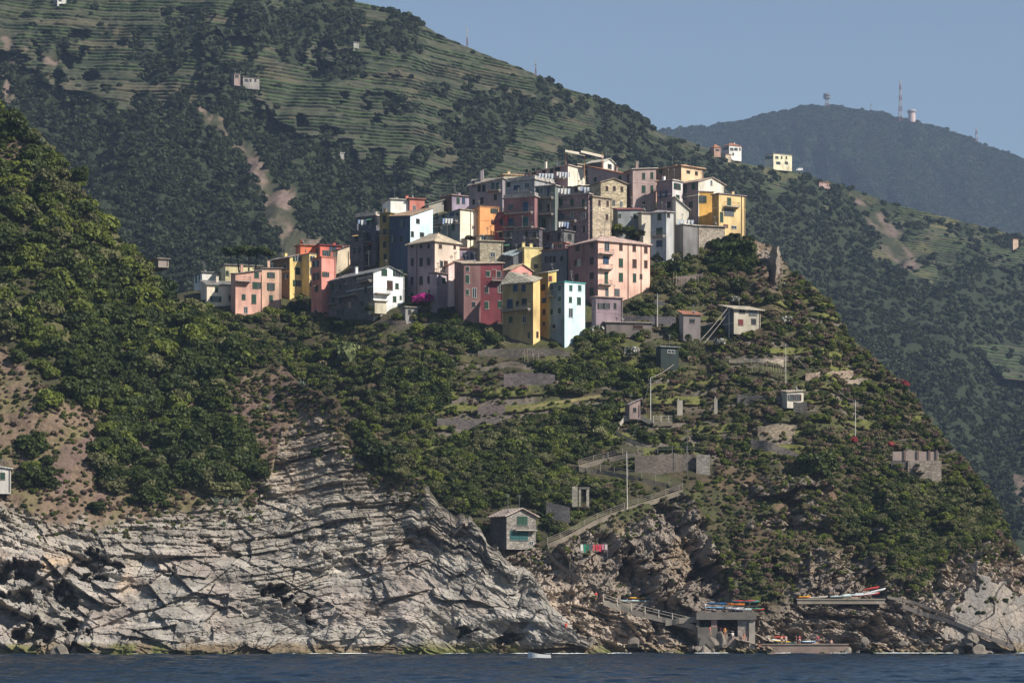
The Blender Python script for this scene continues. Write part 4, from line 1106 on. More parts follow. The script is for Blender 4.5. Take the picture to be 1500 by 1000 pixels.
    def face(px):          # which face and how far along it
        if px < xc and xl is not None: return 'L', sL(px)
        return 'R', sR(px)
    def place(px, py_, wpx, hpx, shx, o_, kind=frame, nm='window'):
        f, s = face(px)
        if f == 'R':
            pos = Vector((s, 0, 0)); rz = 0; fc = math.cos(th)
            Yp = Y + s * math.sin(th)
        else:
            pos = Vector((0, s, 0)); rz = -math.pi / 2; fc = math.sin(th)
            Yp = Y + s * math.cos(th)
        z = W(px, py_, Yp)[2] - zb
        ww = wpx / F * Yp / fc; hh_ = hpx / F * Yp
        pos.z = z
        return add_window(root, pos, rz, max(ww, .5), max(hh_, .5), shx, o_, kind, nm)
    def auto(side):
        a, b = (xl, xc) if side == 'L' else (xc, xr)
        if a is None or b is None or b - a < 9: return []
        nc = max(1, int((b - a) / 11.5)); nr = max(1, int((vis_h + 6) / 19))
        out_ = []
        for i in range(nc):
            for j in range(nr):
                if hr.random() < 0.10: continue
                x = a + (b - a) * (i + .5) / nc + hr.uniform(-.8, .8)
                yy = yt + 9 + j * 18.5 + hr.uniform(-.7, .7)
                if yy > yb - 4: continue
                out_.append((x, yy, 5.0 if side == 'R' else 4.4, hr.choice([9, 9.5, 10])))
        return out_
    for side, ws in (('L', WL), ('R', WR)):
        ws_auto = ws == 'auto'
        if ws_auto: ws = auto(side)
        for wi in ws or ():
            x, yy, a, b = wi[:4]
            s_ = wi[4] if len(wi) > 4 else sh
            if s_ == 'none': place(x, yy, a, b, None, False, 'white')
            elif s_ == 'door': place(x, yy, a, b, 'green', False, nm='door')
            else: place(x, yy, a, b, s_, hr.random() < op and a < 8)
            if ws_auto and hr.random() < .28:
                f, s0 = face(x); Yp = Y + s0 * (math.sin(th) if f == 'R' else math.cos(th)); bw = 1.0; bb = MB(); z_ = W(0, yy + 5, Yp)[2] - zb
                bb.box(-bw, bw, -.8, -.01, -.12, 0); bo = bb.build('balcony', mat((0.36, 0.33, 0.29)), root, loc=(s0, 0, z_) if f == 'R' else (0, s0, z_), rz=0 if f == 'R' else -math.pi / 2)
                rr = MB(); railing_mb(rr, -bw + .02, bw - .02, -.78, -.02, .004); rr.build('railing', METAL, bo)
            elif ws_auto and hr.random() < .2:
                f, s0 = face(x); Yp = Y + s0 * (math.sin(th) if f == 'R' else math.cos(th)); z_ = W(0, yy - 5, Yp)[2] - zb; bb = MB(); bb.slab([(-.7, -1.0, -.35), (.7, -1.0, -.35), (.7, -.02, .1), (-.7, -.02, .1)], .05)
                bb.build('awning', mat(hr.choice([(.6, .6, .58), (.12, .3, .18), (.55, .35, .15), (.2, .3, .45), (.5, .12, .1)]), var=.1), root, loc=(s0, 0, z_) if f == 'R' else (0, s0, z_), rz=0 if f == 'R' else -math.pi / 2)
    for (a, b, yb_) in balc:            # balconies: slab and railing on the face where they sit
        f, s1 = face(a + .01); f, s2 = face(b - .01)
        lo, hi = min(s1, s2), max(s1, s2)
        bb = MB(); 
        if f == 'R':
            Yp = Y + (lo + hi) / 2 * math.sin(th); pos = Vector((0, 0, W(0, yb_, Yp)[2] - zb)); rz = 0; x0, x1 = lo, hi
        else:
            Yp = Y + (lo + hi) / 2 * math.cos(th); pos = Vector((0, 0, W(0, yb_, Yp)[2] - zb)); rz = -math.pi / 2; x0, x1 = -hi, -lo
        bb.box(x0, x1, -1.1, -.01, -.14, 0)
        for x in (x0 + .2, x1 - .3): bb.box(x, x + .12, -.7, -.01, -.4, -.145)
        bo = bb.build('balcony', mat((0.42, 0.38, 0.33)), root, loc=pos, rz=rz)
        rr = MB(); railing_mb(rr, x0 + .03, x1 - .03, -1.08, -.02, 0.004); rr.build('railing', METAL, bo)
    for p in pipe:
        f, s = face(p)
        pb = MB(); pb.tube([(0, -.1, .3), (0, -.1, h - .05)], .06, 6)
        pb.build('drainpipe', mat((0.10, 0.07, 0.06)), root, loc=(s, 0, 0) if f == 'R' else (0, s, 0), rz=0 if f == 'R' else -math.pi / 2)
    setp(root, lab, cat)
    ALLH.append((root, w, d, h, th, C))
    return root, w, d, h

BG, TERRA, GREYR, SLATE = (0.40, 0.34, 0.26), (0.42, 0.17, 0.09), (0.22, 0.21, 0.20), (0.15, 0.15, 0.15)
CRM = (0.66, 0.57, 0.45); PINK = (0.66, 0.36, 0.28); YEL = (0.74, 0.54, 0.18); OCH = (0.52, 0.33, 0.09); LIL = (0.42, 0.34, 0.36)
# --- left arm of the village
H('house', 'low cream house at the left end of the village with a grey roof', 294, 303, 345, 417, 450, CRM, 20, 'quad', GREYR, qt=(0, 0, 1.5, 1.5), WR=[(317, 424, 4, 8), (316, 438, 7, 8), (338, 437, 6, 9, 'none')], chim=1)
H('house', 'white low building with a flat roof behind the leftmost cream house', 284, 296, 321, 399, 420, (0.72, 0.70, 0.66), 20, 'flat', GREYR, dY=14, WR=(), chim=0)
H('house', 'pale yellow house whose upper wall shows under the umbrella pine', 322, 330, 384, 388, 420, (0.70, 0.60, 0.34), 18, 'flat', GREYR, dY=10, WR=[(333, 400, 4, 6)], chim=0)
H('house', 'pink house with a balcony of plants on its dark left corner', 338, 345, 383, 401, 462, PINK, 22, 'quad', GREYR, qt=(0, 1.0, 1.0, 0.4), WR=[(376, 403, 6, 8), (374, 418, 7, 9), (378, 418, 4, 9), (357, 435, 5, 8), (372, 438, 6, 13), (360, 454, 5, 9, 'none')], balc=((345.5, 366, 412),), pipe=(383,))
H('house', 'narrow salmon pink house joined to the right of the pink balcony house', None, 383.5, 412, 393, 452, (0.62, 0.39, 0.28), 22, 'quad', GREYR, qt=(0, .2, .5, .5), WR=[(397, 403, 5, 8), (397, 420, 5, 10), (397, 437, 5, 9)], dl=6, chim=1)
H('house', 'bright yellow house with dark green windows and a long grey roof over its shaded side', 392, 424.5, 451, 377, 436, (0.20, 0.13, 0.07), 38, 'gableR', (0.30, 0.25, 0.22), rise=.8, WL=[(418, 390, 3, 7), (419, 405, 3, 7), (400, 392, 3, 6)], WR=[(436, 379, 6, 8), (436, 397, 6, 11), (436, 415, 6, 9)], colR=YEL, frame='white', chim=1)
H('house', 'slim yellow house with white framed windows right of the bright yellow one', None, 453, 463.5, 372, 432, YEL, 35, 'flat', GREYR, WR=[(457.5, 379, 6, 8, 'none'), (457.5, 397, 6, 10, 'none'), (457.5, 415, 6, 9, 'none')], dl=6, chim=0, eave=.1)
H('house', 'orange red house top behind the bright yellow house', 433, 440, 468, 359, 400, (0.62, 0.15, 0.06), 25, 'flat', TERRA, dY=10, WR=(), WL=(), chim=1)
H('house', 'red house with a long dark red roof edge behind the coral tower', 460, 469, 514, 359, 410, (0.60, 0.13, 0.09), 25, 'flat', (0.25, 0.05, 0.05), dY=8, WR=[(488, 364, 5, 8, 'blue')], chim=1)
H('house', 'coral pink tower house with a deeply shaded left side', 456, 471, 492, 377, 470, (0.63, 0.24, 0.19), 35, 'flat', TERRA, dY=2, WR=[(478, 371, 5, 8), (477, 402, 4, 7)], parapet=False, chim=0, eave=.1)
H('house', 'narrow white and pink house in front of the coral tower', 478, 481, 492, 390, 432, (0.70, 0.55, 0.50), 25, 'flat', BG, dY=-1, WR=[(485, 408, 4, 7)], chim=0, eave=.05)
H('house', 'small cream terrace house with a dark awning below the red roof', 488, 492, 512, 367, 400, (0.66, 0.55, 0.40), 22, 'quad', SLATE, dY=1, qt=(0, 1.2, 1.2, 0), WR=(), chim=0)
H('house', 'beige orange house with a flat top behind the white gabled house', 500, 508, 538, 377, 410, (0.66, 0.42, 0.27), 22, 'flat', (0.18, 0.10, 0.08), dY=8, WR=(), chim=1)
H('house', 'mint green and cream low house behind the white gabled house', None, 538, 568, 379, 410, (0.35, 0.58, 0.44), 14, 'flat', (0.40, 0.55, 0.42), dY=9, WR=[(542, 383, 6, 6)], chim=0)
H('house', 'white gabled house with a long stone shaded side and small dark windows', 484, 547, 592, 399, 452, (0.74, 0.76, 0.80), 34, 'gableR', (0.24, 0.24, 0.24), rise=1.5, matL=stone((0.16, 0.15, 0.15)), WL=[(536, 404, 4, 8), (522, 408, 4, 8, 'dark'), (506, 412, 4, 8, 'none'), (536, 425, 4, 9, 'dark'), (520, 427, 4, 8, 'none'), (503, 430, 4, 8, 'grey'), (530, 445, 4, 8, 'dark'), (512, 447, 4, 8, 'none'), (494, 447, 4, 8, 'dark')],  # dark stone of the left wall holds its shade as colour
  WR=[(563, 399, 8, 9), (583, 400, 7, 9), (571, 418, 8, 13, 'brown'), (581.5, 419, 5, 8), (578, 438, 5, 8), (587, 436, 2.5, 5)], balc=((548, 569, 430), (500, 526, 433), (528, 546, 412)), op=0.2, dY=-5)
H('house', 'small cream shed under the balcony of the white gabled house', None, 549, 566, 441, 456, (0.62, 0.56, 0.42), 30, 'flat', BG, dY=-6, WR=(), chim=0, cat='shed', dl=3, ext=.4)
H('house', 'dark stone house in shadow between the coral tower and the white gabled house', 482, 505, 512, 412, 474, (0.17, 0.14, 0.14), 55, 'flat', SLATE, mt='stone', dY=3, chim=0)  # filler house, the gap's shadow put into its dark stone colour
# --- lilac tower with hipped roof
H('house', 'tall cream house with a hipped beige roof, its shaded left side coloured mauve', 597, 637, 673, 354, 448, (0.36, 0.27, 0.30), 42, 'hip', (0.56, 0.46, 0.34), rise=2.3, colR=(0.70, 0.56, 0.45),
  WL=[(604, 360, 4, 6), (617, 361, 3.5, 5), (628, 361, 3.5, 5), (604, 384, 3.5, 11), (617, 384, 4.5, 12, 'dark'), (628, 383, 4, 11), (604, 411, 3.5, 11), (617, 411, 4.5, 12), (628, 410, 4, 11), (604, 434, 4, 10, 'dark'), (629, 427, 3, 5), (629, 438, 4, 8, 'dark')], WR=[(645, 361, 4, 5, 'brown'), (666, 362, 3.5, 5, 'brown'), (646.5, 387, 4, 10), (653, 387, 5, 9, 'brown')], pipe=(611, 636), op=0, sh='dark', chim=0, eave=.5)  # mauve of the left wall is its shade, painted into the colour
H('house', 'pale pink wing with a stepped roof right of the hipped roof house', None, 657, 676, 385, 440, (0.74, 0.55, 0.52), 25, 'quad', (0.34, 0.16, 0.12), dY=-2, qt=(-.5, .9, .9, -.5), WR=[(670, 412, 4, 6)], chim=0, dl=5)
H('house', 'low mauve house in shade at the foot of the pale pink wing', 634, 640, 657, 400, 445, (0.40, 0.32, 0.36), 50, 'flat', (0.2, 0.15, 0.14), dY=-3, WR=[(650, 411, 4, 8)], chim=0)
H('house', 'low grey terrace block at the foot of the tall mauve house', 586, 594, 612, 450, 466, (0.36, 0.34, 0.33), 25, 'flat', (0.3, 0.27, 0.24), dY=-2, ext=1.5, WR=[(600, 457, 4, 7, 'dark')], WL=(), chim=0, cat='terrace')
# --- dark stepped houses below the white roof
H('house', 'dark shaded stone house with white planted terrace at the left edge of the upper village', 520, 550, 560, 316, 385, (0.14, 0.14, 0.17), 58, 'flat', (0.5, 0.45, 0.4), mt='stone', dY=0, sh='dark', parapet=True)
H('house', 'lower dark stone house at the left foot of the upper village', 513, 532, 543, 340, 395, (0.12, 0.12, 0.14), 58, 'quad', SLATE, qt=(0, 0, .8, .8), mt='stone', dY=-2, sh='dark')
H('house', 'narrow olive ochre house between dark stone and blue facades', 556, 571, 577, 312, 392, (0.30, 0.23, 0.07), 62, 'flat', BG, dY=1, sh='dark', chim=1)
H('house', 'white box house with a coral red end on the left upper skyline', 560, 572, 600, 292, 330, (0.70, 0.69, 0.62), 20, 'flat', (0.45, 0.42, 0.38), dY=6, WR=(), WL=(), chim=1)
H('house', 'coral red penthouse joined to the white box house', None, 600, 622, 291, 322, (0.62, 0.20, 0.15), 20, 'flat', (0.4, 0.16, 0.12), dY=5, WR=[(607, 305, 3, 7, 'none')], chim=1)
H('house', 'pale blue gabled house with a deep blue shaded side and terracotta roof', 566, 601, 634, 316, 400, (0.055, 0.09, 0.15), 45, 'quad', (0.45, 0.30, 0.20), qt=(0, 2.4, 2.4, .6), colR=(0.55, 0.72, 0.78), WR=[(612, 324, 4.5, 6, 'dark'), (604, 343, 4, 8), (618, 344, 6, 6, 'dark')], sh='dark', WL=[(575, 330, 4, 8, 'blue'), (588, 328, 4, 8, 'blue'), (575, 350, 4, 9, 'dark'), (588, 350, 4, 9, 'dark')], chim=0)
H('house', 'small grey roof house between the coral penthouse and the brown house', 618, 628, 650, 296, 330, (0.40, 0.38, 0.33), 20, 'quad', (0.38, 0.36, 0.31), dY=5, qt=(-.6, .6, .6, -.6), WR=(), WL=(), chim=0)
H('house', 'house with a striped cream end wall and a shaded balcony side', 632, 674, 704, 307, 365, (0.20, 0.23, 0.25), 42, 'quad', (0.40, 0.34, 0.30), qt=(0, .1, .9, -.9), colR=(0.72, 0.66, 0.52), WL=[(640, 318, 5, 10), (650, 317, 5, 9), (662, 314, 6, 6, 'blue'), (670, 315, 4, 6, 'dark'), (645, 335, 4, 8), (664, 333, 4, 10)], WR=[(693, 333, 3, 3.5, 'none')], balc=((636, 672, 326),), pipe=(689,), op=0, chim=0)
H('house', 'two tone house with a brown left wall and lilac right wall', 646, 662, 689, 286, 330, (0.26, 0.16, 0.11), 35, 'flat', (0.35, 0.24, 0.22), dY=6, colR=(0.34, 0.28, 0.38), WR=[(671, 294, 4, 9), (679, 294, 4, 9, 'blue')], WL=(), chim=1)
H('house', 'tall lilac grey house with a green balcony and a tiled grey roof', 687, 736, 740, 262, 345, (0.30, 0.26, 0.29), 60, 'quad', (0.46, 0.40, 0.34), qt=(0, 0, .4, -.8), WL=[(694, 270, 3, 8, 'brown'), (702, 276, 4, 11), (709, 276, 4, 11), (722, 273, 5, 10, 'teal'), (729, 273, 5, 10, 'teal'), (706, 294, 4, 9, 'dark'), (726, 289, 4, 9), (694, 296, 3, 8, 'dark')], balc=((715, 734, 279),), sh='dark', chim=2, op=0)
H('house', 'orange house with a green window and a small arched one', None, 703, 731, 303, 350, (0.72, 0.31, 0.10), 22, 'flat', (0.5, 0.25, 0.12), dY=-2, WR=[(724, 309, 5, 7), (725, 325.5, 5, 6, 'brown')], chim=0, dl=6, eave=.1)
H('house', 'small cream house at the foot of the orange house', None, 703, 730, 345, 365, (0.55, 0.42, 0.28), 22, 'flat', BG, dY=-3.5, WR=[(708, 350, 6, 8, 'none')], chim=0, dl=4)
H('house', 'narrow deep red house wedged right of the orange one', 724, 744, 748, 316, 365, (0.32, 0.05, 0.05), 60, 'quad', (0.3, 0.06, 0.06), qt=(.6, .6, .6, -1.2), dY=-3, sh='dark', chim=0)
H('house', 'cream terrace house with an orange roof line left of the top house', 730, 738, 765, 256, 300, (0.70, 0.60, 0.42), 18, 'flat', (0.58, 0.38, 0.22), dY=3, WR=[(750, 267, 8, 7, 'dark')], chim=1)
H('house', 'top house of the village with a pink shaded front and cream gable end', 765, 832, 858, 242, 300, (0.40, 0.25, 0.26), 58, 'quad', (0.55, 0.44, 0.38), qt=(0, 0, .3, -1.1), colR=(0.66, 0.60, 0.50), WL=[(782, 251, 5, 9), (797, 252, 4, 8, 'brown'), (817, 248, 8, 5, 'dark'), (772, 252, 4, 8), (808, 250, 4, 8)], balc=((790, 828, 262),), WR=(), dY=6, chim=2, op=0)
H('house', 'small white gabled house on the skyline right of the rooftop pergola', 860, 884, 900, 237, 270, (0.20, 0.21, 0.24), 50, 'gableR', (0.60, 0.56, 0.48), rise=.9, colR=(0.74, 0.70, 0.62), WR=[(893, 244, 6, 6, 'dark')], WL=(), dY=6, chim=0)
# --- shaded balcony facades
H('house', 'dark red facade hung with balconies below the laundry terraces', 738, 783, 788, 288, 372, (0.30, 0.14, 0.15), 60, 'flat', (0.4, 0.36, 0.34), dY=-2, WL=[(770, 303, 8, 14, 'blue'), (748, 304, 8, 8, 'grey'), (770, 325, 8, 14, 'teal'), (748, 325, 8, 10, 'blue'), (770, 346, 7, 10, 'dark'), (752, 346, 6, 10, 'dark')], balc=((742, 781, 312), (756, 782, 333), (740, 757, 333)), op=0, chim=0, parapet=True)
H('house', 'grey white building with laundry terraces above the dark red facade', 738, 783, 812, 263, 310, (0.34, 0.34, 0.36), 55, 'flat', (0.45, 0.42, 0.40), dY=3, WL=[(772, 272, 6, 8, 'none'), (757, 275, 8, 7, 'blue'), (745, 270, 5, 8)], WR=(), balc=((740, 781, 284),), op=0, chim=0, parapet=True)
H('house', 'slim grey green facade with a tall green door and long pipes', 784, 813, 817, 272, 372, (0.17, 0.20, 0.19), 60, 'flat', (0.35, 0.32, 0.30), dY=-1, WL=[(797, 327, 6, 15), (792, 305, 5, 12, 'grey'), (804, 305, 5, 12, 'dark'), (797, 350, 6, 10, 'dark'), (803, 282, 4, 14, 'blue'), (791, 280, 8, 8, 'none')], balc=((786, 811, 290), (786, 811, 314)), pipe=(806, 787), op=0, chim=0)
H('house', 'mauve stone house with green shutters and a light flat roof band', 813, 862, 866, 284, 374, (0.27, 0.19, 0.20), 60, 'flat', (0.42, 0.38, 0.36), mt='stone', dY=-2, WL=[(822, 297, 5, 11), (838, 297, 5, 11), (855, 298, 5, 12), (838, 315, 4, 8, 'none'), (855, 316, 5, 8, 'none'), (824, 317, 5, 8, 'blue'), (826, 337, 6, 9, 'dark'), (842, 335, 5, 9, 'dark'), (856, 336, 4, 9, 'dark')], balc=((815, 845, 324), (815, 860, 306)), op=0, chim=0)
H('house', 'roof terrace house with a long cream shed roof above the mauve stone house', 812, 850, 883, 272, 310, (0.38, 0.30, 0.32), 48, 'quad', (0.66, 0.60, 0.50), qt=(0, .9, 1.2, -.4), colR=(0.46, 0.40, 0.36), WL=[(822, 277, 6, 8, 'none'), (834, 277, 6, 8, 'grey'), (844, 278, 5, 7, 'dark')], WR=[(864, 276, 5, 7, 'dark'), (873, 276, 5, 7, 'dark')], dY=2, op=0, chim=0)
H('house', 'tall rough stone tower house with a sunlit beige right side', 840, 868, 896, 288, 372, (0.22, 0.20, 0.19), 40, 'flat', (0.40, 0.33, 0.25), mt='stone', colR=(0.46, 0.38, 0.28), WL=(), WR=[(878, 297, 3.5, 8, 'brown'), (890, 298, 3.5, 8, 'brown'), (889, 318, 3.5, 8, 'brown')], dY=-2.5, chim=0, op=0)
H('house', 'sunlit beige stone house with a low gable and five small windows', None, 880, 918, 267, 330, (0.50, 0.42, 0.29), 25, 'gableR', (0.34, 0.27, 0.20), rise=1.0, mt='stone', WR=[(889, 276, 3, 7, 'brown'), (900, 276, 3, 7, 'brown'), (911, 277, 3, 7, 'brown'), (899, 297, 4, 8, 'grey'), (910, 299, 4, 8, 'none'), (890, 296, 4, 9, 'dark')], dY=1, dl=8, chim=0, op=0)
H('house', 'long mauve house with a terracotta roof and green windows on the skyline', 862, 918, 936, 256, 325, (0.30, 0.24, 0.26), 55, 'quad', (0.52, 0.22, 0.12), qt=(0, .3, 3.0, 2.8), WL=[(872, 263, 3, 6), (908, 262, 4, 8), (929, 262, 4, 8)], WR=[(929, 260, 4, 8), (928, 277, 5, 10)], dY=5, chim=1, op=0)
H('house', 'mauve house with a white roof and four shuttered windows', None, 927, 961, 248, 325, (0.44, 0.32, 0.30), 16, 'quad', (0.62, 0.55, 0.48), qt=(0, .4, .6, .2), WR=[(943, 258, 4, 9), (955, 257, 4, 9), (943, 277, 4.5, 10), (955, 277, 4, 10), (943, 300, 4, 9, 'dark')], dY=3, chim=1, op=0)
H('house', 'brown stone top house with a sunlit orange right side', 960, 998, 1030, 243, 310, (0.24, 0.18, 0.14), 42, 'flat', (0.52, 0.34, 0.22), mt='plaster', colR=(0.66, 0.46, 0.28), WL=[(968, 251, 4, 8)], WR=[(1008, 252, 5, 4, 'dark'), (1020, 254, 4, 5, 'dark')], dY=2, chim=2, eave=.5)
H('house', 'small salmon orange box house in front of the brown stone top house', 953, 957, 968, 265, 290, (0.68, 0.36, 0.24), 30, 'flat', (0.5, 0.3, 0.2), dY=-1, WR=(), WL=(), chim=0)
H('house', 'lilac house with blue shade between the salmon box and the white gable', 962, 985, 1000, 264, 330, (0.30, 0.20, 0.22), 50, 'flat', (0.55, 0.50, 0.46), colR=(0.60, 0.55, 0.56), dY=-1, WL=[(972, 285, 5, 10, 'blue'), (980, 300, 5, 9, 'dark')], chim=1)
H('house', 'white gabled house above the yellow house with a mauve shaded left side', 992, 1023, 1062, 266, 345, (0.26, 0.21, 0.22), 42, 'gableR', (0.42, 0.32, 0.26), rise=1.3, colR=(0.75, 0.70, 0.58), WL=[(1004, 277, 5, 14, 'none'), (1016, 273, 4, 9), (1012, 300, 5, 9, 'dark')], WR=[(1042, 268, 3, 8, 'none')], dY=2, chim=0, op=0)
H('house', 'yellow house on the crest, its orange wing left of the deep corner', 1018, 1023, 1045, 281, 332, (0.64, 0.36, 0.06), 14, 'flat', (0.30, 0.24, 0.26), WR=[(1029.5, 292, 5, 10)], chim=0, dY=-1, dl=8, WL=(), eave=.2, balc=())
H('house', 'big yellow house on the right crest with a tall green shutter and rooftop sheds', 1043, 1053, 1092, 284, 345, (0.52, 0.30, 0.07), 32, 'flat', (0.28, 0.22, 0.24), colR=(0.70, 0.50, 0.22), WL=(), WR=[(1068, 297, 5, 15), (1057, 318, 4, 15), (1068, 311, 14, 10, 'grey'), (1063, 331, 7, 4, 'red'), (1075, 333, 8, 4, 'none')], pipe=(1086, 1091), balc=((1060, 1080, 303),), dY=-2, op=0, chim=1, eave=.25)
H('house', 'small white gabled end with a laundry terrace below the mauve shaded wall', 985, 990, 1009, 306, 330, (0.60, 0.56, 0.48), 20, 'quad', (0.55, 0.50, 0.44), qt=(2.4, 0, 0, 2.4), WR=(), WL=(), dY=-3, chim=0)
H('house', 'blue grey narrow house with two green windows left of the laundry terrace', 953, 976, 988, 311, 372, (0.34, 0.42, 0.48), 50, 'quad', (0.40, 0.36, 0.36), qt=(0, .3, 1, .2), colR=(0.5, 0.5, 0.5), WL=[(966, 318, 5, 9), (966, 339, 8, 10), (966, 357, 8, 9, 'blue')], balc=((957, 975, 346),), WR=[(979, 315, 4, 6, 'dark')], dY=-4, chim=0, op=0)
H('house', 'pale concrete block with an open terrace right of the blue grey house', 984, 1001, 1024, 329, 366, (0.36, 0.33, 0.29), 35, 'flat', (0.5, 0.46, 0.40), colR=(0.20, 0.19, 0.19), WL=(), WR=(), dY=-5, chim=0, parapet=False)
H('house', 'low teal grey house with a dark red roof above the bright tree', 898, 905, 942, 307, 340, (0.22, 0.24, 0.25), 18, 'quad', (0.28, 0.10, 0.10), qt=(0, .3, .9, .6), WR=[(908, 316, 4, 5), (930, 317, 4, 8)], dY=-6, chim=0)
H('house', 'little cream house wedged left of the blue grey narrow house', 935, 940, 956, 312, 340, (0.58, 0.52, 0.42), 18, 'flat', (0.4, 0.34, 0.30), dY=-6, WR=(), WL=(), chim=0)
H('house', 'beige retaining house wall below the orange wing of the yellow house', 1020, 1024, 1062, 331, 352, (0.38, 0.32, 0.26), 20, 'flat', (0.36, 0.30, 0.26), dY=-5, WR=(), WL=(), chim=0, mt='stone')
# --- front row
H('house', 'old brick red house with white trimmed facade at the left of the front row', None, 678, 704, 386, 482, (0.24, 0.12, 0.115), 14, 'quad', (0.50, 0.40, 0.30), qt=(0, .1, 1.6, 1.4), dl=8, WR=[(685, 394, 4, 7, 'dark'), (685, 409, 5, 12), (685, 428, 4, 8), (695, 429, 6, 14, 'none'), (694, 446, 5, 8, 'dark')], pipe=(679,), frame='white', chim=0, op=0, dY=0)
H('house', 'maroon house with a beige roof and white framed windows in the front row', None, 704, 737, 386, 478, (0.19, 0.036, 0.048), 12, 'quad', (0.54, 0.43, 0.31), qt=(0, .2, 1.4, 1.3), dl=8, WR=[(715, 401, 6, 8), (724, 401, 5, 12, 'red'), (731, 402, 5, 9, 'dark'), (713, 424.5, 5, 10, 'dark'), (732.5, 423, 6, 11, 'none'), (713, 447, 5, 11), (732.5, 446, 6, 11)], frame='white', chim=0, op=0, dY=1, balc=((720, 736, 411),))
H('house', 'coral gabled house with a planted terrace behind the ochre tower house', 735, 748, 781, 395, 440, (0.50, 0.30, 0.26), 40, 'gableR', (0.52, 0.40, 0.28), rise=1.4, colR=(0.66, 0.28, 0.24), dY=5, WR=[(757, 404, 4, 8, 'none'), (768, 404, 4, 8, 'dark')], WL=(), chim=0)
H('house', 'tall ochre tower house at the foot of the front row with a sunlit yellow edge', 736, 781, 791, 413, 502, (0.44, 0.31, 0.13), 48, 'quad', (0.50, 0.45, 0.35), qt=(0, .9, 2.6, 0.4), colR=(0.74, 0.52, 0.20), WL=[(755, 422, 6, 10, 'blue'), (767, 422, 5, 10, 'blue'), (747, 445, 8, 13, 'blue'), (758, 445, 4, 8, 'dark'), (768, 443, 7, 11, 'dark'), (748, 468, 5, 9), (768, 468, 5, 10, 'none'), (775, 491, 3, 8, 'grey')], WR=[(787, 490, 3, 9, 'brown')], balc=((738, 778, 454),), op=0, chim=0, ext=3)
H('house', 'ochre stair tower between the ochre tower house and the pale blue house', 789, 803, 815, 399, 500, (0.50, 0.29, 0.06), 40, 'quad', (0.50, 0.45, 0.35), qt=(0, .5, .5, 0), colR=(0.74, 0.50, 0.14), dY=2, WL=[(796, 421, 5, 8, 'brown'), (797, 440, 6, 7, 'blue'), (797, 457, 4, 8, 'brown'), (797, 474, 3, 6, 'brown')], WR=[(806, 408, 4, 7, 'red')], op=0, chim=0)
H('house', 'pale blue house with a cyan top storey and dark teal windows', 803, 827, 857, 413, 497, (0.17, 0.26, 0.34), 38, 'flat', (0.10, 0.40, 0.40), colR=(0.58, 0.74, 0.78), WL=[(820, 422, 4, 8, 'teal'), (820, 438, 4, 7, 'teal'), (820, 455, 4, 8), (808, 457, 4, 8), (812, 478, 4, 7, 'dark'), (808, 421, 6, 9, 'blue')], WR=[(836, 422, 4, 8, 'teal'), (849, 422, 4, 8, 'teal'), (835.5, 439, 4, 8, 'green'), (848, 441, 5, 11), (836, 458, 5, 12, 'none')], balc=((804, 814, 434),), op=0, dY=-2, frame='white', chim=0, parapet=False, eave=.15)
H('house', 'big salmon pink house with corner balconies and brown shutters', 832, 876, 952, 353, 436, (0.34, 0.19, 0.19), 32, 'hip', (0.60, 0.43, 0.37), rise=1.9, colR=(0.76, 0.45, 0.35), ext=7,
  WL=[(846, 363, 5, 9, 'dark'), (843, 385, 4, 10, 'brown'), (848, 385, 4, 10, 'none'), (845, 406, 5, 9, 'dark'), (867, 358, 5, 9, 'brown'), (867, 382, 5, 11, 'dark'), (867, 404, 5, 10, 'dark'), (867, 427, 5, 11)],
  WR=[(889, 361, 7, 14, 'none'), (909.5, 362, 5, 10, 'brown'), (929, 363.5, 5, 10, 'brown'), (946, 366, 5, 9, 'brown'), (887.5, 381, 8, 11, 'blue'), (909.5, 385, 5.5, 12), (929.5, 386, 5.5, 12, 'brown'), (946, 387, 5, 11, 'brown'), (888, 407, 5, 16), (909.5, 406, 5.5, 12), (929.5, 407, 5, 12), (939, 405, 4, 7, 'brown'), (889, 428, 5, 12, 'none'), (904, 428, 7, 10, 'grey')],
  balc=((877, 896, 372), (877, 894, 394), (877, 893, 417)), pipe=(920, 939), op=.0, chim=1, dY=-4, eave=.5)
H('house', 'low mauve block with an arcade at the foot of the big salmon house', 868, 873, 912, 435, 466, (0.30, 0.22, 0.26), 25, 'flat', (0.42, 0.30, 0.28), WR=[(880, 448, 4, 9, 'dark'), (889, 448, 4, 9, 'dark'), (901, 448, 4, 9, 'dark')], WL=(), dY=-8, chim=0, sh='dark')
H('house', 'grey blue shaded house between the yellow flat house and the salmon house', 793, 830, 834, 365, 420, (0.15, 0.17, 0.20), 58, 'flat', (0.36, 0.18, 0.14), dY=1, WL=[(803, 380, 5, 9, 'dark'), (812, 380, 5, 9, 'dark'), (823, 379, 5, 8, 'dark')], WR=(), chim=1, sh='dark')
H('house', 'small lilac house with terracotta roof touching the left side of the salmon house', 812, 828, 834, 356, 420, (0.30, 0.17, 0.18), 55, 'flat', (0.48, 0.22, 0.14), dY=3, WL=[(820, 361, 6, 6, 'none')], WR=(), chim=0)
H('house', 'bright yellow flat roofed house behind the front row with a pale blue lean-to roof', 757, 768, 794, 363, 410, (0.58, 0.44, 0.16), 22, 'flat', (0.62, 0.54, 0.34), colR=(0.72, 0.58, 0.24), WR=[(785, 390, 3, 6, 'dark')], WL=(), dY=1, chim=2, eave=.15)
H('house', 'shaded lean-to with a pale blue roof left of the yellow flat roofed house', 736, 752, 768, 371, 405, (0.14, 0.15, 0.17), 20, 'quad', (0.46, 0.55, 0.56), qt=(-.5, .8, 1.6, .6), WR=[(745, 378, 6, 8, 'dark')], WL=(), dY=-1, chim=0)
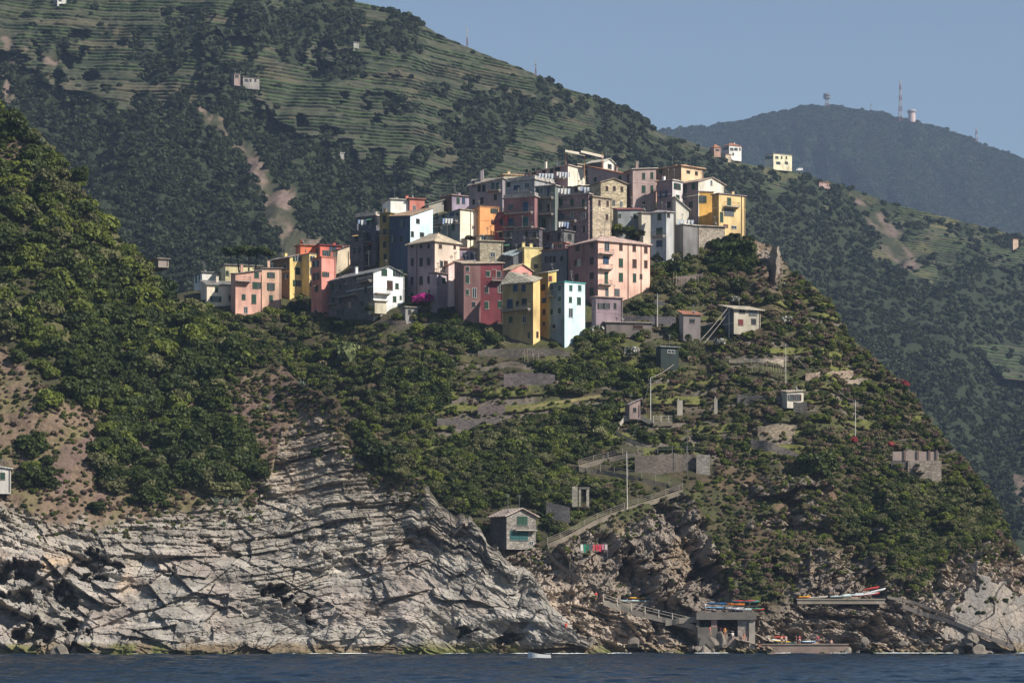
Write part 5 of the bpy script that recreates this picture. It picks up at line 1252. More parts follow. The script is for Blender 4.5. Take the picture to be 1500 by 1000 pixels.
H('house', 'sunlit beige stone house with terrace between lilac and yellow houses', 698, 703, 737, 353, 400, (0.34, 0.29, 0.22), 16, 'flat', (0.44, 0.38, 0.28), mt='stone', colR=(0.40, 0.35, 0.26), WR=[(722, 373, 6, 7, 'none')], WL=(), dY=0, chim=0)
H('house', 'lilac terrace house with blue windows right of the tall mauve tower', None, 672, 700, 364, 400, (0.42, 0.32, 0.40), 16, 'flat', (0.48, 0.26, 0.20), dl=7, WR=[(682, 375, 8, 9, 'blue'), (692, 375, 6, 9, 'blue')], dY=1, chim=0, op=0)
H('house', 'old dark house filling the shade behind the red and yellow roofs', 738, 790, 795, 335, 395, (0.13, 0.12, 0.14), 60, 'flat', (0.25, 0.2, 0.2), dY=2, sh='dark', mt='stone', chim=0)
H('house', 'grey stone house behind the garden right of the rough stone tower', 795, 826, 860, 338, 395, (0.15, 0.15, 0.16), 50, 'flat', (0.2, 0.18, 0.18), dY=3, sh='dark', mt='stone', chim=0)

H('house', 'rooftop room of the highest house directly under the two pale awnings', 826, 846, 880, 241, 270, (0.42, 0.34, 0.30), 45, 'flat', (0.46, 0.40, 0.34), colR=(0.60, 0.50, 0.40), WL=(), WR=[(862, 250, 5, 7)], dY=9, chim=0)
# rooftop pergola on the top of the village
def at(px, py, Y): return Vector(W(px, py, Y))
YT = float(V.depth(840, 300)) + 8
root = empty('rooftop_pergola', at(828, 262, YT))
o0 = root.location
fr = MB()
for px_, dy in ((829, 0), (856, 0), (882, 0), (829, 4), (856, 4), (882, 4)):
    p = at(px_, 262, YT + dy) - o0; fr.tube([p, p + Vector((0, 0, (262 - 224 if dy == 0 else 262 - 226) / F * YT))], .11, 6)
fr.build('frame', mat((0.45, 0.22, 0.12)), root)
for a, b, y1, y2 in ((828, 857, 222, 228), (851, 884, 223, 231)):
    aw = MB(); p1 = at(a, y1, YT - 1) - o0; p2 = at(b, y2, YT - 1) - o0; p3 = at(b, y2 - 3.5, YT + 5) - o0; p4 = at(a, y1 - 2.5, YT + 5) - o0
    aw.slab([p1, p2, p3, p4], .12); aw.build('awning', mat((0.62, 0.55, 0.44)), root)
setp(root, 'rooftop pergola with two pale awnings on the very top of the village', 'pergola')
# laundry
def laundry(px, py, n, dpx, dY, lab, cols):
    Y = float(V.depth(px, py + 30)) + dY; p0 = at(px, py, Y)
    r = empty('laundry_line', p0); ln = MB(); e = at(px + n * dpx, py + .5, Y + .5) - p0
    ln.tube([(0, 0, 0), tuple(e)], .02, 4); ln.build('line', METAL, r)
    for i in range(n):
        c = Vector(e) * ((i + .5) / n); w_ = dpx / F * Y * .4; h_ = R.uniform(.8, 1.4)
        cb = MB(); pts = [(c.x - w_, c.y - .05, c.z), (c.x + w_, c.y - .05, c.z), (c.x + w_ * .95, c.y - .12, c.z - h_), (c.x, c.y + .02, c.z - h_ * .95), (c.x - w_ * .9, c.y - .12, c.z - h_)]
        cb.quadface(pts); cb.quadface([(q[0], q[1] + .02, q[2]) for q in reversed(pts)])
        cb.build('cloth', mat(R.choice(cols), var=.1), r)
    setp(r, lab, 'laundry')
WH = [(.75, .75, .76), (.8, .78, .74), (.6, .65, .72)]
laundry(789, 254, 5, 4.5, -8, 'white laundry hanging below the top house', WH)
laundry(815, 252, 5, 4, -8, 'row of pale laundry on the balcony of the top house', WH)
laundry(783, 281, 4, 5, -9, 'white sheets hanging over the grey green facade', WH)
laundry(992, 322, 5, 5, -9, 'white and blue washing on the terrace under the white gabled end', WH)
laundry(745, 405, 5, 5, -9, 'pale washing on the terrace behind the ochre tower house', [(.75, .72, .65), (.4, .5, .6), (.7, .4, .4)])
laundry(816, 276, 4, 5, -7, 'washing above the mauve stone house', WH)
# television aerials on the roofs
for i, (px_, py_, lab) in enumerate([(802, 246, 'television aerial on the top house'), (1011, 245, 'television aerial on the brown stone top house'), (761, 252, 'television aerial on the cream terrace house'), (880, 352, 'television aerial on the big salmon house'), (655, 340, 'television aerial behind the hipped roof'), (540, 380, 'television aerial on the mint green house')]):
    Y = float(V.depth(px_, min(py_ + 50, 470))); p = at(px_, py_, Y - 1); a = MB()
    a.tube([(0, 0, -1.5), (0, 0, 2.0)], .04, 5)
    for q in range(4): a.box(-.5 + q * .06, .5 - q * .06, -.015 + q * .12, .015 + q * .12, 1.7, 1.73)
    a.box(-.02, .02, -.1, .6, 1.7, 1.73)
    o = a.build('television_aerial', METAL, loc=p); setp(o, lab, 'aerial')

# plants on terraces and between the houses
for (x, y, r, k, out_, lab) in [(686, 349, 8, 'olive', 6, 'airy grey green shrub at the foot of the striped cream end wall'), (697, 351, 5, 'dry', 6, 'brownish plant right of the airy shrub under the cream end wall'), (750, 405, 4, 'fresh', 10, 'potted greenery on the terrace behind the ochre tower house'),
   (742, 301, 4, 'fresh', 8, 'plants on the laundry terrace left of the dark red facade'), (757, 300, 4, 'olive', 8, 'pale plants in the middle of the laundry terrace'), (540, 317, 4, 'fresh', 3, 'plants on the terrace of the dark house at the left end of the upper village'), (895, 372, 4, 'fresh', 6, 'plants on the top corner balcony of the salmon house'),
   (884, 338, 11, 'ever', 9, 'dark small tree beside the foot of the rough stone tower'), (903, 336, 12, 'fresh', 9, 'bright palm like tree in front of the low teal grey house'), (922, 338, 12, 'ever', 9, 'dark tree in front of the right half of the low teal grey house'), (938, 342, 10, 'olive', 9, 'grey green tree below the little cream house'),
   (842, 318, 4, 'fresh', 6, 'hanging green plants on the mauve stone house'), (362, 400, 4, 'olive', 3, 'plants on the balcony of the pink house'), (832, 425, 5, 'fresh', 6, 'small plants between the pale blue house and salmon house'), (540, 452, 9, 'ever', 10, 'dark bush at the foot of the white gabled house stone side'), (785, 356, 4, 'fresh', 4, 'plants on the roof of the yellow flat roofed house')]:
    Yp = float(V.depth(x, y)) - out_; p = Vector(W(x, y, Yp)); sc = r / F * Yp
    o = link(bpy.data.objects.new('terrace_plant' if r < 7 else 'tree_bush', R.choice(CR[k] if k in CR else SH[k]))); o.location = p - Vector((0, 0, sc * .45)); o.scale = (sc, sc, sc); o.rotation_euler = (0, 0, x)
    setp(o, lab, 'plant' if r < 7 else 'bush')
for (px, py, n, dp, dy_, lab) in [(746, 313, 4, 4, -8, 'white laundry on the lower balcony of the dark red facade'), (758, 297, 5, 4, -9, 'white laundry row on the parapet above the dark red facade'), (846, 274, 4, 4.5, -8, 'pale washing near the long cream shed roof'), (786, 292, 5, 4.5, -7, 'washing over the second balcony of the grey green facade'), (648, 320, 4, 4, -9, 'washing on the shaded balcony beside the striped cream wall'), (524, 322, 4, 4.5, -9, 'white washing on the dark terrace house'), (818, 325, 4, 4, -9, 'washing under the green shutters of the mauve stone house')]:
    laundry(px, py, n, dp, dy_, lab, WH + [(.3, .4, .6)])
# ------------------------------------------------------------------ lone huts and ruins on the slope
CONC = (0.155, 0.14, 0.125); WOODM = mat((0.20, 0.14, 0.09), scale=3); CM = mat(CONC, rough=0.9, var=0.35, scale=1.5, bump=.3); PALE = mat((0.55, 0.50, 0.44), rough=.8)
r_, w_, d_, h_ = H('house', 'two storey grey hut with a gable roof standing alone above the pale cliff', 718, 742, 785, 755, 800, (0.085, 0.085, 0.10), 30, 'gableR', (0.52, 0.42, 0.36), rise=1.35, mt='stone', colR=(0.27, 0.245, 0.22),
  WL=(), WR=[(765, 763, 15, 15, 'green'), (760, 784, 26, 15, 'teal'), (778, 795, 5, 4, 'none')], balc=((752, 783, 776),), chim=0, ext=.5, eave=.55, op=0, dY=-1)
H('cottage', 'stone cottage with a wide pale roof above the garden terraces', 1058, 1075, 1114, 452, 482, (0.10, 0.11, 0.12), 28, 'quad', (0.50, 0.44, 0.34), qt=(0, 0, 1.0, 1.0), colR=(0.42, 0.38, 0.30), dY=-3, ext=1, WL=(), WR=[(1087, 456, 9, 5, 'dark'), (1103, 458, 12, 9, 'grey'), (1085, 472, 7, 8, 'red'), (1104, 471, 8, 9, 'dark')], chim=0, eave=.7, op=0)
H('shed', 'dark green shed with one yellow lit window', 961, 968, 994, 508, 534, (0.03, 0.05, 0.05), 25, 'flat', (0.20, 0.22, 0.22), colR=(0.022, 0.035, 0.032), dY=-3, ext=1, WL=(), WR=[(983, 515, 11, 5, 'none')], chim=0, dl=4)
H('shed', 'low concrete shed with a reddish roof left of the pale roofed cottage', 996, 1001, 1026, 462, 492, (0.30, 0.27, 0.25), 22, 'quad', (0.36, 0.16, 0.10), qt=(.3, .3, 1, 1), colR=(0.20, 0.17, 0.17), dY=-3, ext=1, WL=(), WR=[(1014, 470, 8, 6, 'dark')], chim=0)
H('shed', 'tiny white tool shed on a stone base on the right terraces', None, 1153, 1177, 574, 590, (0.55, 0.50, 0.42), 18, 'quad', (0.50, 0.42, 0.34), qt=(0, .3, .6, .4), dY=-3, WR=[(1160, 582, 5, 9, 'grey'), (1169, 582, 4, 9, 'brown')], chim=0, dl=3, ext=1, eave=.3)
H('shed', 'small pinkish shed with a tin roof beside the upper bend of the path', None, 922, 938, 592, 606, (0.36, 0.26, 0.24), 15, 'quad', (0.30, 0.26, 0.25), qt=(0, 1.0, 1.0, 0), dY=-3, ext=1, WR=[(930, 600, 5, 6, 'dark')], chim=0, dl=3)
H('shed', 'half hidden low shed under the big salmon house by the white blossom', None, 888, 955, 472, 486, (0.16, 0.13, 0.12), 10, 'quad', (0.34, 0.29, 0.25), qt=(0, 0, .5, .5), dY=-3, ext=1, WR=[(935, 479, 14, 6, 'brown')], WL=(), chim=0, dl=4)
H('house', 'grey roofed house edge in the trees at the crest of the left slope', None, 232, 247, 379, 384, (0.42, 0.34, 0.30), 20, 'quad', (0.40, 0.32, 0.28), qt=(0, 0, .6, .6), ground=L, dY=2, ext=1, WR=(), chim=0)
H('shed', 'little pale shed with a green side cut by the left edge of the photo', None, -8, 16, 686, 706, (0.55, 0.52, 0.48), 20, 'quad', (0.66, 0.66, 0.64), qt=(.4, 0, 0, .4), ground=L, dY=-3, WR=[(4, 697, 7, 10, 'green')], chim=0, dl=3, ext=2)

def at(px, py, Y): return Vector(W(px, py, Y))
def wall(pts, hpx, lab, c=(0.20, 0.17, 0.14), dep=1.4, name='stone_wall', th=.7, lay=V, m=None, rag=.25):
    """dry stone wall: pts are the top line in the photo"""
    mb = MB(); rr = random.Random(int(pts[0][0])); P3 = []
    xs_ = np.arange(pts[0][0], pts[-1][0] + .1, 5.0)
    ys_ = np.interp(xs_, [p[0] for p in pts], [p[1] for p in pts])
    Ys = [float(lay.depth(x, y + hpx * .6)) - dep for x, y in zip(xs_, ys_)]
    Ys = np.convolve(np.pad(Ys, 3, mode='edge'), np.ones(7) / 7, 'valid')
    o0 = at(xs_[0], ys_[0] + hpx, Ys[0])
    for x, y, Y in zip(xs_, ys_, Ys):
        p = at(x, y, Y) - o0; P3.append((p.x, p.y, p.z + rr.uniform(-rag, rag) * .6, p.z - hpx / F * Y - .8))
    for i in range(len(P3) - 1):
        a, b = P3[i], P3[i + 1]
        mb.prism([(a[0], a[1], a[3]), (b[0], b[1], b[3]), (b[0], b[1] + th, b[3]), (a[0], a[1] + th, a[3])], [(a[0], a[1], a[2]), (b[0], b[1], b[2]), (b[0], b[1] + th, b[2]), (a[0], a[1] + th, a[2])])
    o = mb.build(name, m or stone(c, 2.2), loc=o0); setp(o, lab, 'wall'); return o
wall([(738, 548), (765, 545), (815, 548)], 20, 'dark stone retaining wall directly below the foot of the ochre tower house', (0.17, 0.14, 0.14), dep=2)
wall([(700, 594), (742, 592)], 12, 'short purplish terrace wall at the left end of the yellow grass strip', (0.20, 0.16, 0.15))
wall([(640, 612), (700, 614), (738, 611)], 10, 'long low terrace wall below the yellow grass strip', (0.20, 0.17, 0.16))
wall([(700, 513), (730, 510), (800, 509), (835, 516)], 9, 'rough wall under the ochre tower house and pale blue house', (0.20, 0.17, 0.14))
wall([(930, 668), (985, 664), (1035, 666)], 32, 'tall grey stone wall in the bend of the railed path', (0.155, 0.13, 0.108), dep=2.4)
wall([(1020, 664), (1040, 666)], 34, 'sunlit pale end pillar of the tall wall in the path bend', (0.40, 0.36, 0.31), dep=3.4)
wall([(1110, 624), (1168, 622)], 16, 'tan stone terrace wall under the dry orange bush', (0.27, 0.215, 0.16), dep=2)
wall([(1100, 642), (1130, 648), (1172, 665)], 13, 'sloping broken stone wall left of the very large dark tree', (0.24, 0.20, 0.18), dep=2)
wall([(1068, 526), (1110, 525), (1152, 527)], 5, 'thin pale terrace edge between the cottage and the tool shed', (0.45, 0.38, 0.30))
wall([(1162, 588), (1183, 589)], 10, 'dark stone base right below the tiny white tool shed', (0.14, 0.13, 0.12), dep=3)
wall([(555, 468), (598, 470)], 9, 'low stone wall on the slope under the white gabled house', (0.24, 0.18, 0.15))
wall([(958, 440), (1000, 450)], 10, 'dark wall under the terrace right of the salmon house', (0.13, 0.12, 0.13))
wall([(905, 462), (990, 464)], 14, 'long dark retaining wall under the right end of the salmon house', (0.11, 0.10, 0.11), dep=3)
wall([(480, 600), (560, 598)], 8, 'low terrace wall at the left edge of the gully gardens', (0.18, 0.15, 0.14))
wall([(1180, 546), (1250, 542)], 6, 'pale terrace wall near the right skyline', (0.34, 0.26, 0.20))
wall([(1232, 556), (1272, 554)], 8, 'short pale wall on the right shoulder', (0.38, 0.30, 0.24))
wall([(1080, 578), (1145, 580)], 6, 'low wall between the garden shed and the two poles', (0.22, 0.19, 0.17))
wall([(1012, 636), (1090, 640)], 6, 'low wall right of the upper path end', (0.20, 0.17, 0.15))
wall([(800, 735), (838, 742)], 18, 'flat grey concrete wall above the two storey hut', (0.15, 0.14, 0.14), dep=3)
wall([(990, 405), (1030, 400)], 14, 'brown rubble wall below the dark crest trees', (0.17, 0.13, 0.12), dep=2)
# lit fin of rock and masonry on the crest
def fin():
    mb = MB(); rr = random.Random(4); prev = None; o0 = at(1128, 400, float(V.depth(1128, 395)) - 2)
    for i in range(9):
        y = 360 + i * 6.0; x = 1136 + (i - 4) * -.6 + rr.uniform(-1, 1); wd = 4.0 + i * .6 + rr.uniform(-.8, .8); Y = float(V.depth(x, 396)) - 1 + rr.uniform(-.6, .6)
        a = at(x - wd - 2, y, Y + 2.5) - o0; b = at(x + wd * .2, y + 2, Y - 1) - o0; c = at(x + wd, y, Y + 2) - o0
        ring = [a, b, c, c + Vector((0, 4, 0)), a + Vector((0, 4, 0))]
        if prev:
            n0 = len(mb.v); mb.v += [tuple(q) for q in prev + ring]
            for k in range(5): mb.f.append((n0 + k, n0 + 5 + k, n0 + 5 + (k + 1) % 5, n0 + (k + 1) % 5)); mb.m.append(0)
        else: mb.quadface(ring)
        prev = ring
    o = mb.build('rock_fin', mat((0.28, 0.23, 0.185), rough=.9, var=.5, scale=2, bump=.6), loc=o0); setp(o, 'upright pale rock fin at the right end of the village crest', 'rock')
fin()
# ruined wall with pale panels on the right skyline
Y = float(V.depth(1340, 690)) - 4; root = empty('ruined_wall', at(1308, 692, Y)); o0 = root.location.copy()
def boxpx(mb, x0, x1, y0, y1, Y, th, m=0, dy=0.0):
    a = at(x0, y1, Y) - o0; b = at(x1, y0, Y) - o0
    mb.box(a.x, b.x, dy, dy + th, a.z, b.z, m)
mb = MB(); boxpx(mb, 1330, 1379, 674, 712, Y, 1.0); mb.build('base', stone((0.30, 0.25, 0.21), 1.8), root)
mb = MB()
for a, b in ((1308, 1324), (1327, 1343), (1346, 1360), (1363, 1371)): boxpx(mb, a, b, 661, 674, Y, .3, 0, .3)
mb.build('panel', mat((0.34, 0.27, 0.24), var=.3), root)
for a in (1324, 1343, 1360, 1371): mb = MB(); boxpx(mb, a, a + 3.2, 659, 674.5, Y, .6, 0, .1); mb.build('pillar', mat((0.16, 0.11, 0.10)), root)
mb = MB(); boxpx(mb, 1306, 1331, 674.2, 700, Y, .8, 0, .25); mb.build('lower_wall', stone((0.13, 0.11, 0.11), 1.8), root)
setp(root, 'ruined wall with four pale panels between dark pillars on the right flank', 'ruin')
# ruined doorway
Y = float(V.depth(850, 735)) - 4; root = empty('ruined_doorway', at(838, 735, Y)); o0 = root.location.copy()
for a, b, y0 in ((838, 846, 712), (848, 851, 716), (859, 863, 716)): mb = MB(); boxpx(mb, a, b, y0, 742, Y, 1.2); mb.build('pillar', stone((0.36, 0.33, 0.27), 2.5), root)
mb = MB(); boxpx(mb, 847.5, 864, 713, 716, Y, 1.3, 0, -.05); mb.build('lintel', CM, root)
setp(root, 'ruined stone doorway on the slope right of the two storey hut', 'ruin')
for x, y, lab in ((992, 600, 'pale plastered garden wall stub left of the red flowers'), (1046, 598, 'narrow pale wall stub on the terrace under the dark trees')):
    Y = float(V.depth(x, y)) - 4; root = None; o0 = at(x, y + 8, Y); mb = MB(); boxpx(mb, x, x + (8 if x < 1000 else 5), y - 14, y + 8, Y, .5); boxpx(mb, x + 1, x + 3, y - 17, y - 14.02, Y, .5)
    o = mb.build('wall_stub', mat((0.42, 0.38, 0.32), var=.4), loc=o0); setp(o, lab, 'wall')

# ------------------------------------------------------------------ paths and railings
def track(pts, step=5.0, dep=.8, lay=V, G=GV):
    out_ = []
    for (x1, y1), (x2, y2) in zip(pts[:-1], pts[1:]):
        n = max(2, int(math.hypot(x2 - x1, y2 - y1) / step))
        for i in range(n): out_.append((x1 + (x2 - x1) * i / n, y1 + (y2 - y1) * i / n))
    out_.append(pts[-1])
    Ys = np.array([surf(G, lay, x, y).y for x, y in out_])
    Ys = np.minimum(Ys, np.array([float(lay.depth(x, y)) for x, y in out_])) - dep
    k = 9; Ys = np.convolve(np.pad(Ys, k // 2, mode='edge'), np.ones(k) / k, 'valid')
    return [at(x, y, Y) for (x, y), Y in zip(out_, Ys)]
pathm = mat((0.20, 0.17, 0.135), rough=.9, var=.4, scale=1.5, bump=.4)
def path(pts, name, wd=1.7, drop=1.0, m=pathm, **k):
    tr = track(pts, **k); mb = MB()
    for a, b in zip(tr[:-1], tr[1:]):
        mb.prism([(a.x, a.y, a.z - drop), (b.x, b.y, b.z - drop), (b.x, b.y + wd, b.z - drop), (a.x, a.y + wd, a.z - drop)], [(a.x, a.y, a.z), (b.x, b.y, b.z), (b.x, b.y + wd, b.z), (a.x, a.y + wd, a.z)])
    o = mb.build(name, m); setp(o, kind='structure'); return tr
railm = mat((0.27, 0.23, 0.19), rough=.7)
def railing(tr, lab, hh=1.0, every=4, m=railm, rails=3):
    root = empty('railing', tr[0]); o0 = tr[0]; mb = MB()
    for i in range(0, len(tr), every):
        p = tr[i] - o0; mb.box(p.x - .07, p.x + .07, p.y - .07, p.y + .07, p.z - .3, p.z + hh + .1)
    mb.build('post', m, root).__setitem__('kind', 'stuff')
    for q in range(rails):
        z = hh * (q + 1) / rails; rb = MB(); rb.tube([p - o0 + Vector((0, -.02, z)) for p in tr], .035, 5); rb.build('rail', m, root)
    setp(root, lab, 'railing')
t1 = path([(802, 796), (835, 782), (870, 762), (920, 742), (960, 730), (1000, 716)], 'path'); railing(t1, 'wooden railing climbing from the hut to the right hand bend of the path')
t2 = path([(1000, 714), (965, 705), (930, 697), (890, 690), (848, 683)], 'path', dep=1.6); railing(t2, 'railing of the middle flight of the path running back to the left bend')
t3 = path([(848, 681), (880, 672), (912, 665), (940, 661)], 'path', dep=1.6); railing(t3, 'railing of the short flight above the left bend of the path')
t4 = path([(950, 655), (925, 642), (903, 632)], 'path', dep=1.2, m=mat((0.40, 0.34, 0.24)))
t5 = path([(905, 622), (915, 609), (940, 608), (957, 617)], 'path', dep=1.6, m=mat((0.40, 0.36, 0.31))); t6 = path([(957, 617), (985, 616)], 'path', dep=1.6); railing(t6, 'short pale railing at the top end of the path', every=2, m=PALE)
railing(track([(942, 663), (985, 661), (1022, 662)], dep=2.6), 'thin railing along the top of the tall grey wall', every=4, rails=2, m=METAL)
path([(690, 599), (760, 597), (820, 587), (880, 577)], 'path', wd=2.5, drop=.7, m=mat((0.28, 0.24, 0.11), var=.5, scale=2), dep=.9)
path([(800, 802), (815, 820), (835, 835), (860, 850), (884, 868)], 'steps', wd=1.6, m=CM, dep=1.2)
railing(track([(835, 832), (860, 848), (884, 866)], dep=1.3), 'railing beside the concrete steps down to the left kayak terrace', every=3, rails=2)
t7 = path([(884, 878), (930, 893), (975, 904), (1010, 912), (1050, 926), (1075, 933)], 'steps', wd=1.4, m=mat((0.30, 0.27, 0.23)), dep=2.2); railing(t7, 'pale railing along the ramp between the left kayak terrace and the boathouse', every=4, rails=2, m=PALE)
path([(975, 908), (1000, 904), (1022, 902)], 'steps', wd=1.2, m=mat((0.30, 0.27, 0.23)), dep=2.6)
t8 = path([(1322, 884), (1352, 895), (1388, 905), (1420, 918), (1452, 931), (1485, 944)], 'steps', wd=1.3, drop=.8, m=mat((0.28, 0.24, 0.21)), dep=2.4); railing(t8, 'dark railing on the stair crossing the pale landslide at the right', every=5, rails=2, m=mat((0.12, 0.09, 0.07)))
path([(1300, 872), (1340, 880), (1400, 904)], 'path', wd=1.0, drop=.5, m=mat((0.28, 0.24, 0.21)), dep=2)
# posts of the terrace fences
for x0, x1, y, lab in ((985, 1022, 418, 'row of thin cane poles on the slope right of the salmon house'), (1100, 1150, 545, 'row of pale vine poles on the terrace below the cottage'), (765, 792, 530, 'white pole frame below the ochre tower house')):
    mb = MB(); n = int((x1 - x0) / 4); o0 = surf(GV, V, x0, y)
    for i in range(n + 1):
        p = surf(GV, V, x0 + i * 4, y) - o0; p.y -= .8; mb.tube([p, p + Vector((R.uniform(-.2, .2), 0, R.uniform(1.6, 2.8)))], .045, 4)
    a_, b_ = surf(GV, V, x0, y) - o0, surf(GV, V, x1, y) - o0; mb.tube([a_ + Vector((0, -.8, 1.6)), b_ + Vector((0, -.8, 1.6))], .035, 4)
    o = mb.build('pole_fence', mat((0.36, 0.30, 0.23)), loc=o0); setp(o, lab, 'fence')

# poles and cables
polem = mat((0.62, 0.60, 0.56), rough=.6)
def pole(x, y0, y1, lab, tip=None, name='utility_pole', r=.085, m=polem):
    Y = float(V.depth(x, y1)) - 3.0; b_ = at(x, y1, Y); t_ = at(tip or x, y0, Y)
    root = empty(name, b_); mb = MB(); mb.tube([(0, 0, -1.5), tuple(t_ - b_)], [r, r * .7], 7); mb.build('mast', m, root)
    mb = MB(); e = t_ - b_; mb.box(e.x - .5, e.x + .5, e.y - .05, e.y + .05, e.z - .5, e.z - .4)
    for q in (-.42, 0, .42): mb.tube([(e.x + q, e.y, e.z - .4), (e.x + q, e.y, e.z - .18)], .05, 5)
    mb.build('crossbar', METAL, root); setp(root, lab, 'pole'); return t_
p1 = pole(919, 662, 736, 'pale pole standing inside the bend of the railed path', 918)
p2 = pole(953, 553, 606, 'pale pole left of the terraces near the dark green shed')
pole(963, 430, 472, 'thin white pole under the right end of the salmon house', r=.08)
p3 = pole(1068, 448, 484, 'white mast in front of the cottage with slanting cables')
p4 = pole(1151, 503, 556, 'thin pole on the terraces between cottage and tool shed', r=.07)
p5 = pole(1253, 586, 640, 'white pole alone on the right shoulder of the hill')
p6 = pole(1374, 662, 697, 'white forked pole at the right end of the ruined wall')
pole(341, 788, 812, 'white stick standing on the ledge of the pale cliff', 343, r=.05)
pole(1007, 628, 690, 'thin dark pole above the tall grey wall', r=.06, m=METAL)
pole(1330, 655, 664, 'short stub pole on top of the ruined wall', r=.05)
def cable(a, b_, sag, lab, r=.035, m=PALE):
    mb = MB(); P = [(b_ - a) * (i / 12) - Vector((0, 0, sag * 4 * (i / 12) * (1 - i / 12))) for i in range(13)]; mb.tube(P, r, 4)
    o = mb.build('cable', m, loc=a); setp(o, lab, 'cable')
cable(p3, surf(GV, V, 1024, 500) + Vector((0, -2.5, 0)), .2, 'left one of two pale cables slanting down from the white mast', .06)
cable(p3 + Vector((.5, 0, -.4)), surf(GV, V, 1030, 503) + Vector((0, -2.5, 0)), .2, 'right one of two pale cables slanting down from the white mast', .05)
cable(p2, surf(GV, V, 985, 534) + Vector((0, -2.5, 0)), .3, 'cable rising from the pole left of the green shed')
cable(p1, p2, .8, 'long cable between the pole in the path bend and the one above it', .02, METAL)
cable(p4, surf(GV, V, 1186, 548) + Vector((0, -2.5, 0)), .2, 'cable running down right from the thin pole on the terraces', .04)
cable(p5, surf(GV, V, 1226, 572) + Vector((0, -2.5, 0)), .5, 'slack cable left of the pole alone on the right shoulder', .035)
cable(surf(GV, V, 975, 822) + Vector((0, -3, 0)), surf(GV, V, 1056, 892) + Vector((0, -4, 0)), 3.0, 'slack pipe hanging down the rock to the boathouse', .07)

# ------------------------------------------------------------------ shore terraces, boathouse, boats
def shoreY(x, y, k=3.0): 
    return float(min(surf(GV, V, q, y).y for q in (x - 12, x, x + 12))) - k
def slabpx(name, lab, x0, x1, y0, y1, Y, th, m, cat='terrace', kind=None):
    o0 = at(x0, y1, Y); a = Vector((0, 0, 0)); b_ = at(x1, y0, Y) - o0; mb = MB(); mb.box(0, b_.x, 0, th, 0, b_.z)
    mb.box(-.15, b_.x + .15, -.15, th, b_.z + .002, b_.z + .22); o = mb.build(name, m, loc=o0); setp(o, lab, cat); return o0, b_
tm_ = mat((0.30, 0.26, 0.21), var=.4, bump=.3)
YA = shoreY(925, 885, 2.5); slabpx('boat_terrace', 'long pale masonry terrace holding the left row of kayaks', 884, 972, 881, 893, YA, 5, tm_)
YC = shoreY(1235, 876, 2.0); slabpx('boat_terrace', 'narrow rock ledge terrace holding the right row of boats', 1168, 1296, 878, 884, YC, 5, tm_)
YD = shoreY(1150, 946, 1.5); slabpx('bathing_platform', 'low pinkish bathing platform at the water right of the boathouse', 1082, 1242, 944, 960, YD, 6, mat((0.28, 0.21, 0.175), var=.4))
YB = shoreY(1065, 930, 3.0)
root = empty('boathouse', at(1027, 945, YB)); o0 = root.location.copy()
def bp_(x0, x1, y0, y1, dy, th, nm, m): mb = MB(); boxpx(mb, x0, x1, y0, y1, YB, th, 0, dy); return mb.build(nm, m, root)
bp_(1020, 1108, 896, 907, -.5, 7, 'deck', CM)
DK = mat((0.03, 0.03, 0.035))  # black inner walls, the shade of the open bays put into their colour
bp_(1022, 1051, 918, 948, 0, 6.5, 'wall', CM); bp_(1042, 1050.5, 907.1, 917.9, .1, 1.2, 'pillar', mat((0.34, 0.22, 0.20), var=.4)); bp_(1097.2, 1106, 907.1, 950, -.15, 1.0, 'pillar', mat((0.36, 0.32, 0.27), var=.3))
bp_(1081, 1097, 907.1, 931.9, .2, .8, 'pillar', stone((0.32, 0.27, 0.24), 2)); bp_(1020, 1024, 907.1, 917.9, .1, .8, 'pillar', CM)
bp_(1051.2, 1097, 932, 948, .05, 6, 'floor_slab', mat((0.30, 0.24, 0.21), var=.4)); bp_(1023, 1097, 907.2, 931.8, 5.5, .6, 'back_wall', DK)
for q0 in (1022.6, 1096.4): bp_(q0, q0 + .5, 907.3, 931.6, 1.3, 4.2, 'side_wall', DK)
mb = MB(); 
for x in range(1029, 1112, 6): boxpx(mb, x, x + .5, 887, 896, YB, .06, 0, -.3)
boxpx(mb, 1029, 1110, 886.6, 887.2, YB, .06, 0, -.3); mb.build('railing', METAL, root)
setp(root, 'concrete boathouse with dark open bays and boats on its flat roof', 'boathouse')
# quay rocks beside the landing
def kayak_mesh(l_=3.8, wd=.42, dp=.32, c=(.7, .3, .1), c2=(.8, .8, .8), cock=True):
    mb = MB(); n = 12; st = []
    for i in range(n + 1):
        t = i / n * 2 - 1; k = max(1 - abs(t) ** 2.4, .02); x = t * l_ / 2; zk = .16 * t ** 4
        st.append([(x, -wd * k, dp * .6 + zk), (x, -wd * .7 * k, zk * .6 + dp * .15 * (1 - k)), (x, 0, zk * .8), (x, wd * .7 * k, zk * .6 + dp * .15 * (1 - k)), (x, wd * k, dp * .6 + zk), (x, 0, dp * (.6 + .5 * k) + zk)])
    for i in range(n):
        for k in range(6):
            j = (k + 1) % 6; mb.quadface([st[i][k], st[i + 1][k], st[i + 1][j], st[i][j]], 1 if k >= 4 else 0)
    if cock: mb.box(-.45, .45, -.24, .24, dp * .75, dp * 1.12, 2)
    return mb.mesh('kayak', [mat(c, rough=.35, var=.1), mat(c2, rough=.35, var=.1), mat((.03, .03, .03))], True)
def kayak(x, y, Y, ang, lab, c, c2, tilt=0, grp=None, l_=3.8, wd=.42, name='kayak', roll=0):
    o = link(bpy.data.objects.new(name, kayak_mesh(l_, wd, .34, c, c2, name == 'kayak'))); o.location = at(x, y, Y); o.rotation_euler = (roll, tilt, ang); setp(o, lab, name.replace('_', ' '), grp)
